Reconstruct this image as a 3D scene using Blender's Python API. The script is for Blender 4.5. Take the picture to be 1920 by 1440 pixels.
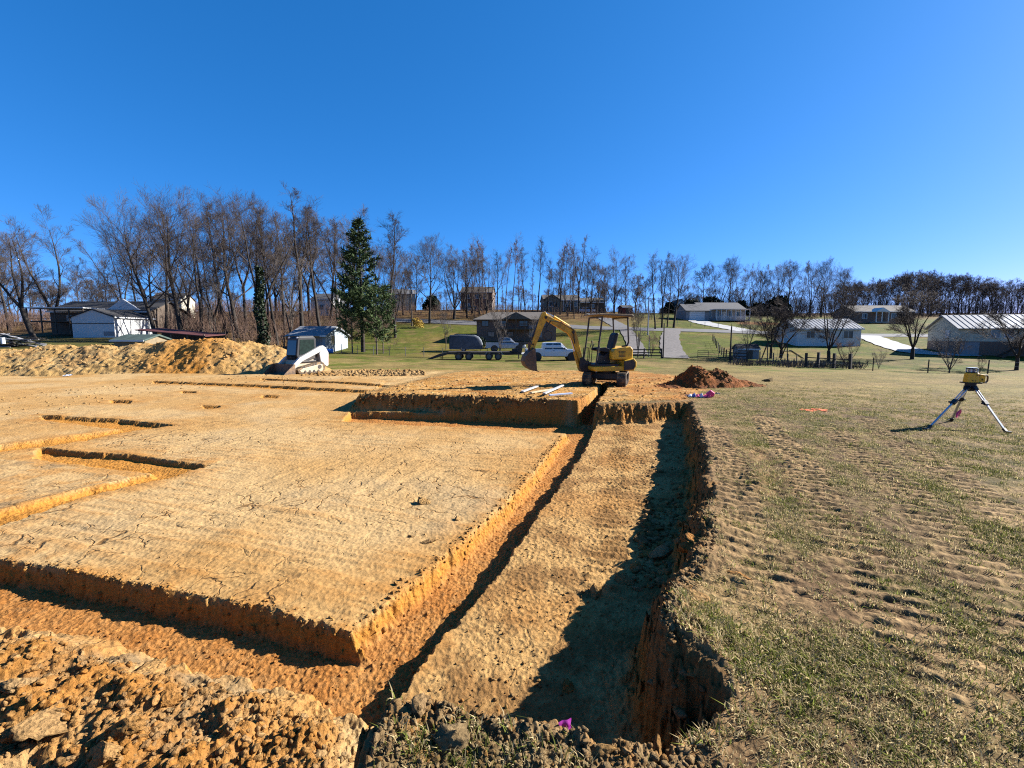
import bpy, bmesh, math, random
import numpy as np
from mathutils import Vector, Matrix, Euler

for _o in list(bpy.data.objects):
    bpy.data.objects.remove(_o)
SC = bpy.context.scene
COL = SC.collection
R = math.radians

# ------------------------------------------------------------------ camera
EYE = 1.65
FPX = 870.0                       # focal length in photo pixels (1920 wide)
PITCH = math.atan((720 - 628) / FPX)
cam_d = bpy.data.cameras.new('camera')
cam_d.sensor_width = 36.0
cam_d.lens = 36.0 * FPX / 1920.0
cam_d.clip_start = 0.05
cam_d.clip_end = 2000
cam = bpy.data.objects.new('camera', cam_d)
COL.objects.link(cam)
cam.location = (0, 0, EYE)
cam.rotation_euler = (math.pi / 2 - PITCH, 0, 0)
SC.camera = cam

# ------------------------------------------------------------------ sky and sun
SUN_AZ = R(72)                    # to the right of the view direction
SUN_EL = R(29)
world = bpy.data.worlds.new('World')
SC.world = world
world.use_nodes = True
nt = world.node_tree
nt.nodes.clear()
sky = nt.nodes.new('ShaderNodeTexSky')
sky.sky_type = 'NISHITA'
sky.sun_disc = False
sky.sun_elevation = SUN_EL
sky.sun_rotation = SUN_AZ
sky.altitude = 300
sky.air_density = 0.5
sky.dust_density = 0.4
sky.ozone_density = 6.0
# a deep, clear winter blue: each channel of the physical sky through one smooth response
sep = nt.nodes.new('ShaderNodeSeparateColor')
cmb = nt.nodes.new('ShaderNodeCombineColor')
nt.links.new(sky.outputs[0], sep.inputs[0])
for ch, (ref, out, g) in enumerate(((0.80, 0.35, 1.3), (1.67, 1.82, 0.72), (3.73, 5.15, 0.66))):
    pw = nt.nodes.new('ShaderNodeMath')
    pw.operation = 'POWER'
    pw.inputs[1].default_value = g
    ml = nt.nodes.new('ShaderNodeMath')
    ml.operation = 'MULTIPLY'
    ml.inputs[1].default_value = out / ref ** g
    nt.links.new(sep.outputs[ch], pw.inputs[0])
    nt.links.new(pw.outputs[0], ml.inputs[0])
    nt.links.new(ml.outputs[0], cmb.inputs[ch])
bg = nt.nodes.new('ShaderNodeBackground')
bg.inputs['Strength'].default_value = 0.0515
wo = nt.nodes.new('ShaderNodeOutputWorld')
nt.links.new(cmb.outputs[0], bg.inputs['Color'])
nt.links.new(bg.outputs[0], wo.inputs['Surface'])

sun_d = bpy.data.lights.new('sun', 'SUN')
sun_d.energy = 5.0
sun_d.angle = R(0.53)
sun_d.color = (1.0, 0.965, 0.91)
sun = bpy.data.objects.new('sun', sun_d)
COL.objects.link(sun)
SUNV = Vector((math.sin(SUN_AZ) * math.cos(SUN_EL), math.cos(SUN_AZ) * math.cos(SUN_EL), math.sin(SUN_EL)))
sun.rotation_euler = SUNV.to_track_quat('Z', 'Y').to_euler()

SC.view_settings.view_transform = 'Standard'
SC.view_settings.look = 'None'
SC.view_settings.exposure = 1.83
SC.view_settings.gamma = 1.0
SC.view_settings.use_curve_mapping = False
SC.render.engine = 'CYCLES'
SC.cycles.max_bounces = 5
SC.cycles.diffuse_bounces = 3
SC.cycles.transparent_max_bounces = 8
SC.cycles.use_denoising = False
SC.cycles.filter_width = 1.15

# ------------------------------------------------------------------ placing helpers
_cp, _sp = math.cos(PITCH), math.sin(PITCH)


def ray(px, py):
    dx = (px - 960.0) / FPX
    dy = -(py - 720.0) / FPX
    return (dx, _cp + dy * _sp, -_sp + dy * _cp)


def onz(px, py, z):
    """ground point at height z seen at that place of the photograph"""
    d = ray(px, py)
    t = (z - EYE) / d[2]
    return (d[0] * t, d[1] * t)


def atY(px, py, Y):
    d = ray(px, py)
    t = Y / d[1]
    return Vector((d[0] * t, Y, EYE + d[2] * t))


def xat(px, Y, py=628):
    d = ray(px, py)
    return d[0] * Y / d[1]


# ------------------------------------------------------------------ noise (numpy)
_GA = np.random.RandomState(7).rand(512) * 2 * np.pi
_GX, _GY = np.cos(_GA).astype(np.float32), np.sin(_GA).astype(np.float32)


def _hash(ix, iy, seed):
    h = (ix * 374761393 + iy * 668265263 + seed * 144269504) & 0xffffffff
    h = ((h ^ (h >> 13)) * 1274126177) & 0xffffffff
    return (h ^ (h >> 16))


def pn(x, y, seed=0):
    """gradient noise, about -1..1"""
    x = np.asarray(x, np.float64)
    y = np.asarray(y, np.float64)
    fx, fy = np.floor(x), np.floor(y)
    ix, iy = fx.astype(np.int64), fy.astype(np.int64)
    tx, ty = (x - fx).astype(np.float32), (y - fy).astype(np.float32)
    ux = tx * tx * tx * (tx * (tx * 6 - 15) + 10)
    uy = ty * ty * ty * (ty * (ty * 6 - 15) + 10)

    def g(a, b):
        h = _hash(ix + a, iy + b, seed) & 511
        return _GX[h] * (tx - a) + _GY[h] * (ty - b)
    n0 = g(0, 0) * (1 - ux) + g(1, 0) * ux
    n1 = g(0, 1) * (1 - ux) + g(1, 1) * ux
    return (n0 * (1 - uy) + n1 * uy) * 1.45


def fbm(x, y, oc=4, seed=0, gain=0.5):
    s = 0
    a = 1.0
    for i in range(oc):
        s = s + a * pn(x * 2 ** i, y * 2 ** i, seed + i * 17)
        a *= gain
    return s


def sst(a, b, x):
    t = np.clip((x - a) / (b - a), 0, 1)
    return t * t * (3 - 2 * t)


def polysd(P, X, Y):
    """signed distance to polygon, negative inside"""
    P = np.asarray(P, np.float64)
    d2 = np.full(X.shape, 1e18)
    inside = np.zeros(X.shape, bool)
    n = len(P)
    for i in range(n):
        ax, ay = P[i]
        bx, by = P[(i + 1) % n]
        ex, ey = bx - ax, by - ay
        wx, wy = X - ax, Y - ay
        t = np.clip((wx * ex + wy * ey) / (ex * ex + ey * ey + 1e-12), 0, 1)
        dd = (wx - ex * t) ** 2 + (wy - ey * t) ** 2
        np.minimum(d2, dd, out=d2)
        c = (ay <= Y) != (by <= Y)
        xi = ax + (Y - ay) / (ey if abs(ey) > 1e-12 else 1e-12) * ex
        inside ^= c & (X < xi)
    d = np.sqrt(d2)
    return np.where(inside, -d, d)


def linesd(L, X, Y):
    """distance to a polyline and arc length along it"""
    best = np.full(X.shape, 1e18)
    arc = np.zeros(X.shape)
    s0 = 0.0
    for (ax, ay), (bx, by) in zip(L[:-1], L[1:]):
        ex, ey = bx - ax, by - ay
        ln = math.hypot(ex, ey)
        wx, wy = X - ax, Y - ay
        t = np.clip((wx * ex + wy * ey) / (ln * ln), 0, 1)
        dd = (wx - ex * t) ** 2 + (wy - ey * t) ** 2
        m = dd < best
        best = np.where(m, dd, best)
        arc = np.where(m, s0 + t * ln, arc)
        s0 += ln
    return np.sqrt(best), arc
# ------------------------------------------------------------------ materials
def principled(name):
    m = bpy.data.materials.new(name)
    m.use_nodes = True
    n = m.node_tree
    b = n.nodes['Principled BSDF']
    return m, n, b


def L(n, a, b):
    n.links.new(a, b)


_MC = {}


def M(name, col, rough=0.6, metal=0.0, var=0.18, scale=6.0, bump=0.0, spec=0.35, dirt=None, dirt_amt=0.0):
    """painted, plastic, wood or metal surface with uneven tone, optional dirt and fine relief"""
    if name in _MC:
        return _MC[name]
    m, n, b = principled(name)
    b.inputs['Roughness'].default_value = rough
    b.inputs['Metallic'].default_value = metal
    b.inputs['Specular IOR Level'].default_value = spec
    tc = n.nodes.new('ShaderNodeTexCoord')
    nz = n.nodes.new('ShaderNodeTexNoise')
    nz.inputs['Scale'].default_value = scale
    nz.inputs['Detail'].default_value = 5
    L(n, tc.outputs['Object'], nz.inputs['Vector'])
    mr = n.nodes.new('ShaderNodeMapRange')
    mr.inputs['From Min'].default_value = 0.3
    mr.inputs['From Max'].default_value = 0.7
    mr.inputs['To Min'].default_value = 1 - var
    mr.inputs['To Max'].default_value = 1 + var
    L(n, nz.outputs['Fac'], mr.inputs['Value'])
    mx = n.nodes.new('ShaderNodeMix')
    mx.data_type = 'RGBA'
    mx.blend_type = 'MULTIPLY'
    mx.inputs['Factor'].default_value = 1
    mx.inputs['A'].default_value = (col[0] * .82, col[1] * .82, col[2] * .82, 1)
    L(n, mr.outputs[0], mx.inputs['B'])
    out = mx.outputs['Result']
    if dirt:
        n2 = n.nodes.new('ShaderNodeTexNoise')
        n2.inputs['Scale'].default_value = scale * 0.45
        n2.inputs['Detail'].default_value = 7
        n2.inputs['Roughness'].default_value = 0.7
        L(n, tc.outputs['Object'], n2.inputs['Vector'])
        m2 = n.nodes.new('ShaderNodeMapRange')
        m2.inputs['From Min'].default_value = 0.42
        m2.inputs['From Max'].default_value = 0.66
        m2.inputs['To Max'].default_value = dirt_amt
        L(n, n2.outputs['Fac'], m2.inputs['Value'])
        x2 = n.nodes.new('ShaderNodeMix')
        x2.data_type = 'RGBA'
        L(n, m2.outputs[0], x2.inputs['Factor'])
        L(n, out, x2.inputs['A'])
        x2.inputs['B'].default_value = (*dirt, 1)
        out = x2.outputs['Result']
    L(n, out, b.inputs['Base Color'])
    if bump:
        bp = n.nodes.new('ShaderNodeBump')
        bp.inputs['Strength'].default_value = bump
        bp.inputs['Distance'].default_value = 0.02
        L(n, nz.outputs['Fac'], bp.inputs['Height'])
        L(n, bp.outputs[0], b.inputs['Normal'])
    _MC[name] = m
    return m


def ground_mat(name, cracks=False, fine=38.0, fine_amt=0.34, bump=0.5, pits=0.6, broad=False):
    """soil / turf: colour comes from the surface's own colour layer, with grains and crumbs on top"""
    m, n, b = principled(name)
    b.inputs['Roughness'].default_value = 0.95
    b.inputs['Specular IOR Level'].default_value = 0.08
    at = n.nodes.new('ShaderNodeAttribute')
    at.attribute_name = 'soil'
    geo = n.nodes.new('ShaderNodeNewGeometry')
    n1 = n.nodes.new('ShaderNodeTexNoise')
    n1.inputs['Scale'].default_value = fine
    n1.inputs['Detail'].default_value = 6
    n1.inputs['Roughness'].default_value = 0.72
    L(n, geo.outputs['Position'], n1.inputs['Vector'])
    v1 = n.nodes.new('ShaderNodeTexVoronoi')
    v1.inputs['Scale'].default_value = fine * 0.7
    L(n, geo.outputs['Position'], v1.inputs['Vector'])
    mr = n.nodes.new('ShaderNodeMapRange')
    mr.inputs['From Min'].default_value = 0.28
    mr.inputs['From Max'].default_value = 0.72
    mr.inputs['To Min'].default_value = 1 - fine_amt
    mr.inputs['To Max'].default_value = 1 + fine_amt * 0.8
    L(n, n1.outputs['Fac'], mr.inputs['Value'])
    mx = n.nodes.new('ShaderNodeMix')
    mx.data_type = 'RGBA'
    mx.blend_type = 'MULTIPLY'
    mx.inputs['Factor'].default_value = 1
    L(n, at.outputs['Color'], mx.inputs['A'])
    L(n, mr.outputs[0], mx.inputs['B'])
    out = mx.outputs['Result']
    if broad:
        for sc_, am_ in ((1.6, .30), (.35, .25)):
            nb = n.nodes.new('ShaderNodeTexNoise')
            nb.inputs['Scale'].default_value = sc_
            nb.inputs['Detail'].default_value = 6
            nb.inputs['Roughness'].default_value = .65
            L(n, geo.outputs['Position'], nb.inputs['Vector'])
            rb = n.nodes.new('ShaderNodeMapRange')
            rb.inputs['From Min'].default_value = .3
            rb.inputs['From Max'].default_value = .7
            rb.inputs['To Min'].default_value = 1 - am_
            rb.inputs['To Max'].default_value = 1 + am_
            L(n, nb.outputs['Fac'], rb.inputs['Value'])
            xb = n.nodes.new('ShaderNodeMix')
            xb.data_type = 'RGBA'
            xb.blend_type = 'MULTIPLY'
            xb.inputs['Factor'].default_value = 1
            L(n, out, xb.inputs['A'])
            L(n, rb.outputs[0], xb.inputs['B'])
            out = xb.outputs['Result']
    pit = n.nodes.new('ShaderNodeTexNoise')
    pit.inputs['Scale'].default_value = fine * 0.62
    pit.inputs['Detail'].default_value = 3
    pit.inputs['Roughness'].default_value = 0.6
    L(n, geo.outputs['Position'], pit.inputs['Vector'])
    pr = n.nodes.new('ShaderNodeMapRange')
    pr.inputs['From Min'].default_value = 0.60
    pr.inputs['From Max'].default_value = 0.70
    pr.inputs['To Max'].default_value = pits
    L(n, pit.outputs['Fac'], pr.inputs['Value'])
    pm = n.nodes.new('ShaderNodeMix')
    pm.data_type = 'RGBA'
    pm.blend_type = 'MULTIPLY'
    L(n, pr.outputs[0], pm.inputs['Factor'])
    L(n, out, pm.inputs['A'])
    pm.inputs['B'].default_value = (0.5, 0.40, 0.30, 1)
    out = pm.outputs['Result']
    hgt = n.nodes.new('ShaderNodeMath')
    hgt.operation = 'ADD'
    L(n, n1.outputs['Fac'], hgt.inputs[0])
    L(n, v1.outputs['Distance'], hgt.inputs[1])
    hout = hgt.outputs[0]
    if cracks:
        dn = n.nodes.new('ShaderNodeTexNoise')
        dn.inputs['Scale'].default_value = 2.4
        dn.inputs['Detail'].default_value = 4
        L(n, geo.outputs['Position'], dn.inputs['Vector'])
        va = n.nodes.new('ShaderNodeVectorMath')
        va.operation = 'MULTIPLY_ADD'
        L(n, dn.outputs['Color'], va.inputs[0])
        va.inputs[1].default_value = (0.5, 0.5, 0.0)
        L(n, geo.outputs['Position'], va.inputs[2])
        vm = n.nodes.new('ShaderNodeVectorMath')
        vm.operation = 'MULTIPLY'
        L(n, va.outputs[0], vm.inputs[0])
        vm.inputs[1].default_value = (1, 1, 0)
        vc = n.nodes.new('ShaderNodeTexVoronoi')
        vc.feature = 'DISTANCE_TO_EDGE'
        vc.inputs['Scale'].default_value = 3.1
        L(n, vm.outputs[0], vc.inputs['Vector'])
        cr = n.nodes.new('ShaderNodeMapRange')
        cr.inputs['From Min'].default_value = 0.006
        cr.inputs['From Max'].default_value = 0.034
        cr.inputs['To Min'].default_value = 1
        cr.inputs['To Max'].default_value = 0
        L(n, vc.outputs['Distance'], cr.inputs['Value'])
        ca = n.nodes.new('ShaderNodeAttribute')
        ca.attribute_name = 'crack'
        n3 = n.nodes.new('ShaderNodeTexNoise')
        n3.inputs['Scale'].default_value = 2.2
        n3.inputs['Detail'].default_value = 3
        L(n, geo.outputs['Position'], n3.inputs['Vector'])
        g3 = n.nodes.new('ShaderNodeMapRange')
        g3.inputs['From Min'].default_value = 0.43
        g3.inputs['From Max'].default_value = 0.56
        L(n, n3.outputs['Fac'], g3.inputs['Value'])
        k1 = n.nodes.new('ShaderNodeMath')
        k1.operation = 'MULTIPLY'
        L(n, cr.outputs[0], k1.inputs[0])
        L(n, ca.outputs['Fac'], k1.inputs[1])
        k2 = n.nodes.new('ShaderNodeMath')
        k2.operation = 'MULTIPLY'
        L(n, k1.outputs[0], k2.inputs[0])
        L(n, g3.outputs[0], k2.inputs[1])
        mc = n.nodes.new('ShaderNodeMix')
        mc.data_type = 'RGBA'
        L(n, k2.outputs[0], mc.inputs['Factor'])
        L(n, out, mc.inputs['A'])
        mc.inputs['B'].default_value = (0.135, 0.072, 0.026, 1)
        out = mc.outputs['Result']
        sb = n.nodes.new('ShaderNodeMath')
        sb.operation = 'MULTIPLY_ADD'
        L(n, k2.outputs[0], sb.inputs[0])
        sb.inputs[1].default_value = -2.5
        L(n, hout, sb.inputs[2])
        hout = sb.outputs[0]
    L(n, out, b.inputs['Base Color'])
    bp = n.nodes.new('ShaderNodeBump')
    bp.inputs['Strength'].default_value = bump
    bp.inputs['Distance'].default_value = 0.022
    if cracks:
        ra = n.nodes.new('ShaderNodeAttribute')
        ra.attribute_name = 'rough'
        L(n, ra.outputs['Fac'], bp.inputs['Strength'])
    L(n, hout, bp.inputs['Height'])
    L(n, bp.outputs[0], b.inputs['Normal'])
    return m


MAT_SOIL = ground_mat('dug_clay', cracks=True, fine=30, fine_amt=0.26, bump=0.42, pits=.75)
MAT_CLAY = ground_mat('damp_clay', fine=34, fine_amt=0.42, bump=0.8)
MAT_TURF = ground_mat('winter_turf', fine=26, fine_amt=0.42, bump=0.6, broad=True)
MAT_CLOD = ground_mat('clods', fine=60, fine_amt=0.40, bump=1.0)

TONE = (.60, .515, .385)          # overall albedo of the local soils and turf

# ------------------------------------------------------------------ the lie of the land (metres)
PAD = -0.60
UPPER = -0.15
_tc = [-900, 0, 300, 700, 960, 1250, 1500, 1900, 2900]
_tY = [24, 30, 45, 60, 75, 95, 120, 150, 220, 450, 900]
_tz = np.array([
    [-.65, -.65, -.62, -.55, -.30, -.30, -.45, -.70, -.80],
    [-.75, -.80, -.70, -.70, -.60, -.60, -.85, -1.2, -1.3],
    [.30, .40, .10, -.80, -1.15, -1.0, -1.6, -2.2, -2.3],
    [1.0, 1.0, .70, -1.0, -1.2, -.60, -1.0, -.50, -.5],
    [1.4, 1.4, 2.0, .40, -.30, 1.2, .60, .90, 1.0],
    [2.2, 2.4, 4.5, 3.5, 3.4, 3.6, 3.0, 2.6, 2.6],
    [3.5, 4.0, 7.0, 7.5, 8.0, 6.3, 5.0, 4.2, 4.0],
    [4.5, 5.0, 9.0, 9.5, 10, 8.5, 7.5, 6.5, 6.0],
    [6.0, 7.0, 11, 11, 12, 11, 12, 12, 11],
    [8.0, 9.0, 12, 12, 14, 14, 16, 16, 16],
    [8.0, 9.0, 12, 12, 14, 14, 16, 16, 16]])
_ly = np.linspace(math.log(20), math.log(900), 160)
_lc = np.linspace(-900, 2900, 96)
_t1 = np.array([np.interp(_ly, np.log(_tY), _tz[:, j]) for j in range(len(_tc))]).T
_T = np.array([np.interp(_lc, _tc, _t1[i]) for i in range(len(_ly))])
_k = np.array([1, 4, 6, 4, 1]) / 16.0
for _ in range(3):
    _T = np.apply_along_axis(lambda a: np.convolve(np.pad(a, 2, mode='edge'), _k, 'valid'), 0, _T)
    _T = np.apply_along_axis(lambda a: np.convolve(np.pad(a, 2, mode='edge'), _k, 'valid'), 1, _T)


def far_z(X, Yd):
    Yc = np.maximum(Yd, 0.35 * np.abs(X) + 1e-3)
    Yc = np.clip(Yc, 20.01, 899)
    px = np.clip(960 + 870 * X / np.maximum(Yd, np.abs(X) * 0.35 + 1e-3), -899, 2899)
    a = (np.log(Yc) - _ly[0]) / (_ly[1] - _ly[0])
    c = (px - _lc[0]) / (_lc[1] - _lc[0])
    i = np.clip(np.floor(a).astype(int), 0, len(_ly) - 2)
    j = np.clip(np.floor(c).astype(int), 0, len(_lc) - 2)
    a = a - i
    c = c - j
    return (_T[i, j] * (1 - a) + _T[i + 1, j] * a) * (1 - c) + (_T[i, j + 1] * (1 - a) + _T[i + 1, j + 1] * a) * c


def terr(X, Yd):
    """natural ground without the diggings"""
    X = np.asarray(X, float)
    Yd = np.asarray(Yd, float)
    near = -0.009 * np.clip(Yd, 0, 30)
    xl = -4.3 + (Yd - 14.4) * 0.16
    ramp = 1 - sst(-2.4, 0.2, X - xl)
    near = near - ramp * 0.46
    w = sst(20, 31, Yd)
    return near * (1 - w) + far_z(X, Yd) * w


def tz(x, y):
    return float(terr(np.array([x]), np.array([y]))[0])


# ------------------------------------------------------------------ outlines of the diggings
def zz(z, *pts):
    return [onz(px, py, z) for px, py in pts]


PIT = (zz(-.12, (1102, 757), (1118, 758), (1200, 757), (1296, 752)) +
       zz(-.05, (1316, 800), (1328, 860), (1338, 930), (1320, 985), (1326, 1020), (1298, 1080), (1266, 1120),
          (1246, 1180), (1250, 1228), (1310, 1258), (1366, 1290), (1370, 1330), (1330, 1372)) +
       zz(0, (1245, 1402), (1150, 1386), (1060, 1374), (970, 1350), (880, 1330), (800, 1312), (745, 1318), (716, 1348),
          (690, 1420)) +
       [(-0.62, 1.0), (-1.2, 0.2), (-4, -0.6), (-14, -1.0), (-34, 6), (-34, 27)] +
       [(-20, 27.5), (-9.5, 26.5), (-6.2, 23), (-5.4, 18)] +
       zz(-.18, (676, 741), (760, 742), (900, 747), (1040, 754)))
TR_AB = [
    zz(PAD, (-500, 962), (0, 1047), (160, 1073), (320, 1107), (500, 1140), (655, 1182), (800, 1200), (776, 1270), (716, 1362),
       (640, 1332), (560, 1300), (430, 1262), (250, 1215), (0, 1165), (-500, 1060)),
    zz(PAD, (655, 1182), (760, 1098), (860, 1018), (940, 950), (1005, 880), (1052, 818), (1084, 800), (1100, 772), (1119, 772),
       (1117, 796), (1095, 850), (1040, 930), (985, 1005), (915, 1105), (850, 1175), (790, 1250), (760, 1300)),
    zz(PAD, (640, 789), (860, 801), (1082, 813), (1112, 792), (1090, 785), (900, 777), (655, 771)),
]
TR_D = [
    zz(PAD, (70, 838), (113, 842), (250, 853), (395, 872), (332, 894), (118, 869), (60, 860)),
    zz(PAD, (395, 872), (332, 894), (180, 927), (0, 985), (-260, 1075), (-260, 1035), (0, 958), (150, 917), (290, 886)),
    zz(PAD, (75, 779), (230, 786), (335, 797), (250, 807), (75, 788)),
    zz(PAD, (335, 797), (250, 808), (120, 833), (0, 850), (-200, 885), (-200, 868), (0, 834), (150, 814), (220, 804)),
    zz(PAD, (205, 750), (248, 751), (244, 756), (208, 756)),
    zz(PAD, (340, 733), (370, 734), (366, 738), (338, 737)),
    zz(PAD, (376, 760), (414, 761), (408, 766), (380, 766)),
    zz(PAD, (490, 740), (524, 741), (520, 746), (488, 745)),
    zz(PAD, (285, 714), (480, 721), (690, 732), (684, 737), (480, 727), (286, 719)),
    zz(PAD, (488, 709), (620, 715), (755, 722), (748, 726), (620, 719), (488, 712)),
]
# the footing carries on through the upper level towards the excavator
TR_UP = zz(UPPER, (1076, 758), (1100, 745), (1118, 728), (1128, 718), (1143, 718), (1138, 732), (1126, 748), (1122, 758), (1118, 770), (1088, 770))
UP_N = len(TR_UP)

_bd = math.hypot(275, 870)
BX, BY = 275 / _bd, 870 / _bd          # direction of the long footing
AX, AY = -BY, BX


def near_surface(X, Y):
    """height, colour and masks of the ground within 35 m"""
    z = terr(X, Y)
    rr = np.hypot(X, Y)
    w1 = fbm(X * 2.1, Y * 2.1, 4, 11)
    w2 = fbm(X * 7.0, Y * 7.0, 3, 23)
    w3 = fbm(X * 19.0, Y * 19.0, 2, 31)
    w4 = pn(X * 52, Y * 52, 41)
    big = fbm(X * 0.45, Y * 0.45, 4, 5)
    lump = np.abs(pn(X * 5.5, Y * 5.5, 61)) + 0.5 * np.abs(pn(X * 12, Y * 12, 62)) + 0.28 * np.abs(pn(X * 27, Y * 27, 63))
    crumb = np.abs(pn(X * 21, Y * 21, 65)) + 0.5 * np.abs(pn(X * 45, Y * 45, 66))
    sp = polysd(PIT, X, Y)
    spw = sp + 0.06 * w1 + 0.045 * w2 + 0.024 * w3 + .010 * w4
    u = X * AX + Y * AY
    v = X * BX + Y * BY

    # ---- banks of the pit
    step = (Y > 10.5) & (X < 3.6)
    slope = 0.5 + 0.5 * pn(X * .9, Y * .9, 55) + .35 * pn(X * 2.7, Y * 2.7, 56)
    wall = np.where(step, 0.16, 0.13) + np.where(step, .42, .20) * np.clip(slope, 0, 1.2)
    inpit = 1 - sst(-wall, 0.0, spw)
    rub_line = zz(PAD, (-700, 1010), (-300, 1085), (0, 1165), (250, 1215), (430, 1262), (560, 1300), (640, 1332), (700, 1362))
    RUB = rub_line + [(-0.55, 1.0), (-1.2, 0.1), (-4, -0.8), (-14, -1.2)]
    srub = polysd(RUB, X, Y)
    rub = 1 - sst(-0.12, 0.10, srub + 0.06 * w1 + .03 * w2)
    floor = np.full(X.shape, PAD)
    # pad relief: dozer passes, pivot scrapes, crumbs
    scr = pn(u * 0.55 + w1 * .15, v * 7.5, 71) + 0.75 * pn(u * 0.8, v * 15 + w1 * .3, 72)
    scr2 = pn(v * 0.6, u * 8.0 + w1 * .2, 73)
    s_amt = sst(-0.1, 0.5, pn(X * 0.33, Y * 0.33, 81) + 0.35)
    right_strip = (u < onz(1110, 800, PAD)[0] * AX + onz(1110, 800, PAD)[1] * AY) & (Y < 13)
    rs = 1 - sst(-0.1, 0.15, u - (onz(985, 1005, PAD)[0] * AX + onz(985, 1005, PAD)[1] * AY))
    rs = rs * (sp < 0)
    floor = floor + 0.009 * scr * s_amt * (1 - rs) + 0.008 * scr2 * (1 - s_amt) + 0.012 * w1 + 0.005 * w2 * (0.5 + rs) + 0.0025 * w3 * (1 + rs) + .0015 * w4
    floor = floor + 0.02 * big
    floor += rs * (-.006 * w1 - .003 * w2 + .004 * crumb + .002 * w4)
    # loose spill at the foot of the right bank
    foot = np.exp(-np.clip(-spw - 0.10, 0, 9) / 0.16) * (sp < 0) * (X > 0.6) * (1 - rub)
    spill = np.exp(-((Y - 5.6) / 1.5) ** 2) + 0.4
    floor += foot * (0.10 + 0.14 * lump * spill)
    # rubble in the near corner: heaps of clods at about half the depth
    rubz = -0.50 + 0.10 * big + 0.08 * w1 + 0.036 * (lump - 0.35) + .022 * w2 + 0.014 * w3 + .009 * w4
    rubz -= 0.12 * sst(-0.35, 0, srub)
    floor = floor * (1 - rub) + rubz * rub
    zp = z * (1 - inpit) + floor * inpit
    zp = zp + 4 * inpit * (1 - inpit) * (.035 * w3 + .03 * w4 + .05 * (lump - .4) + .04 * (crumb - .35))

    # ---- footing trenches
    st = np.full(X.shape, 9.0)
    for P in TR_AB:
        st = np.minimum(st, polysd(P, X, Y))
    sd = np.full(X.shape, 9.0)
    for P in TR_D:
        sd = np.minimum(sd, polysd(P, X, Y))
    su = polysd(TR_UP, X, Y)
    jag = 0.03 * w1 + 0.022 * w2 + 0.012 * w3
    dep = 0.21
    kA = 1 - sst(-0.085, 0.0, st + jag)
    kD = 1 - sst(-0.09, 0.0, sd + jag * 0.8)
    kU = 1 - sst(-0.12, 0.0, su + jag * 1.3)
    k = np.maximum(kA, kD * 0.62)
    tfl = 0.014 * w1 + 0.012 * crumb + 0.006 * w3
    zt = zp * (1 - k) + (PAD - dep + tfl) * kA * (kA >= kD * .62) + (zp * k - 0.17 * k + tfl * k) * (kA < kD * .62) + \
        np.where(kA >= kD * .62, zp * (k - kA), 0)
    zt = np.where((kU > 0) & (kU > k), zp * (1 - kU) + (PAD - 0.2 + tfl) * kU, zt)
    k = np.maximum(k, kU)

    # rounded crumbling lip along cut edges
    outside = sst(-0.01, 0.02, sp)
    lip = np.exp(-np.abs(sp) / 0.16) * outside * (X > -1.2) * (Y < 14)
    berm = np.exp(-((sp - 0.12) / 0.2) ** 2) * outside
    front = sst(.78, .5, X) * sst(2.6, 2.2, Y) * outside * (Y > 0)
    rimfront = np.exp(-np.clip(sp, 0, 9) / 0.32) * front
    zt = zt + lip * (0.016 * lump + .006 * crumb + .006 * w4 + 0.004) + rimfront * (0.02 + 0.020 * (lump - .3) + .010 * (crumb - .3) + .006 * w4) + front * (.012 * (lump - .3) + .004 * w3 + .005 * w4)
    # heaps on the right rim
    for hx, hy, hh, hr in ((1318, 985, .16, .30), (1300, 1040, .13, .28), (1262, 1160, .16, .32), (1255, 1215, .14, .3), (1325, 905, .05, .3), (1330, 850, .04, .3)):
        cx, cy = onz(hx, hy, 0)
        g = np.exp(-(((X - cx) ** 2 + (Y - cy) ** 2) / hr ** 2))
        zt = zt + g * (hh * .6 + hh * 0.16 * lump + hh * .16 * crumb) * np.where(sp < -.1, .3, 1)

    # upper level beyond the step, clay spread by the tracks
    upl = sst(0.0, 0.4, -polysd(zz(UPPER, (640, 745), (800, 702), (870, 689), (1000, 689), (1180, 692), (1300, 706), (1320, 735), (1290, 752), (1100, 757), (690, 740)), X, Y) + 0.35 * w1 + .1 * w2 + .25)
    upl = upl * outside
    zt = zt + upl * (0.012 * scr + 0.05 * (lump - .35) * sst(-.2, .6, w1) + .012 * w3)

    # ---- turf
    turf = outside * (1 - upl)
    zt = zt + turf * (0.010 * w1 + 0.006 * w2 + 0.006 * w3)
    tread = np.zeros(X.shape)
    dist = np.zeros(X.shape)
    strips = [zz(-.05, (1450, 1130), (1405, 1020), (1378, 945), (1388, 900), (1352, 850), (1332, 800)),
              zz(-.05, (1800, 1330), (1660, 1120), (1590, 1020), (1546, 957), (1500, 867), (1452, 813), (1428, 778)),
              zz(-.05, (2050, 1330), (1900, 1170), (1780, 1010), (1680, 905), (1600, 838), (1560, 800)),
              zz(-.05, (1900, 980), (1760, 880), (1660, 810), (1630, 782)),
              zz(-.05, (1480, 1300), (1430, 1180), (1420, 1100))]
    fades = (1, 1, .8, .6, .7)
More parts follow.
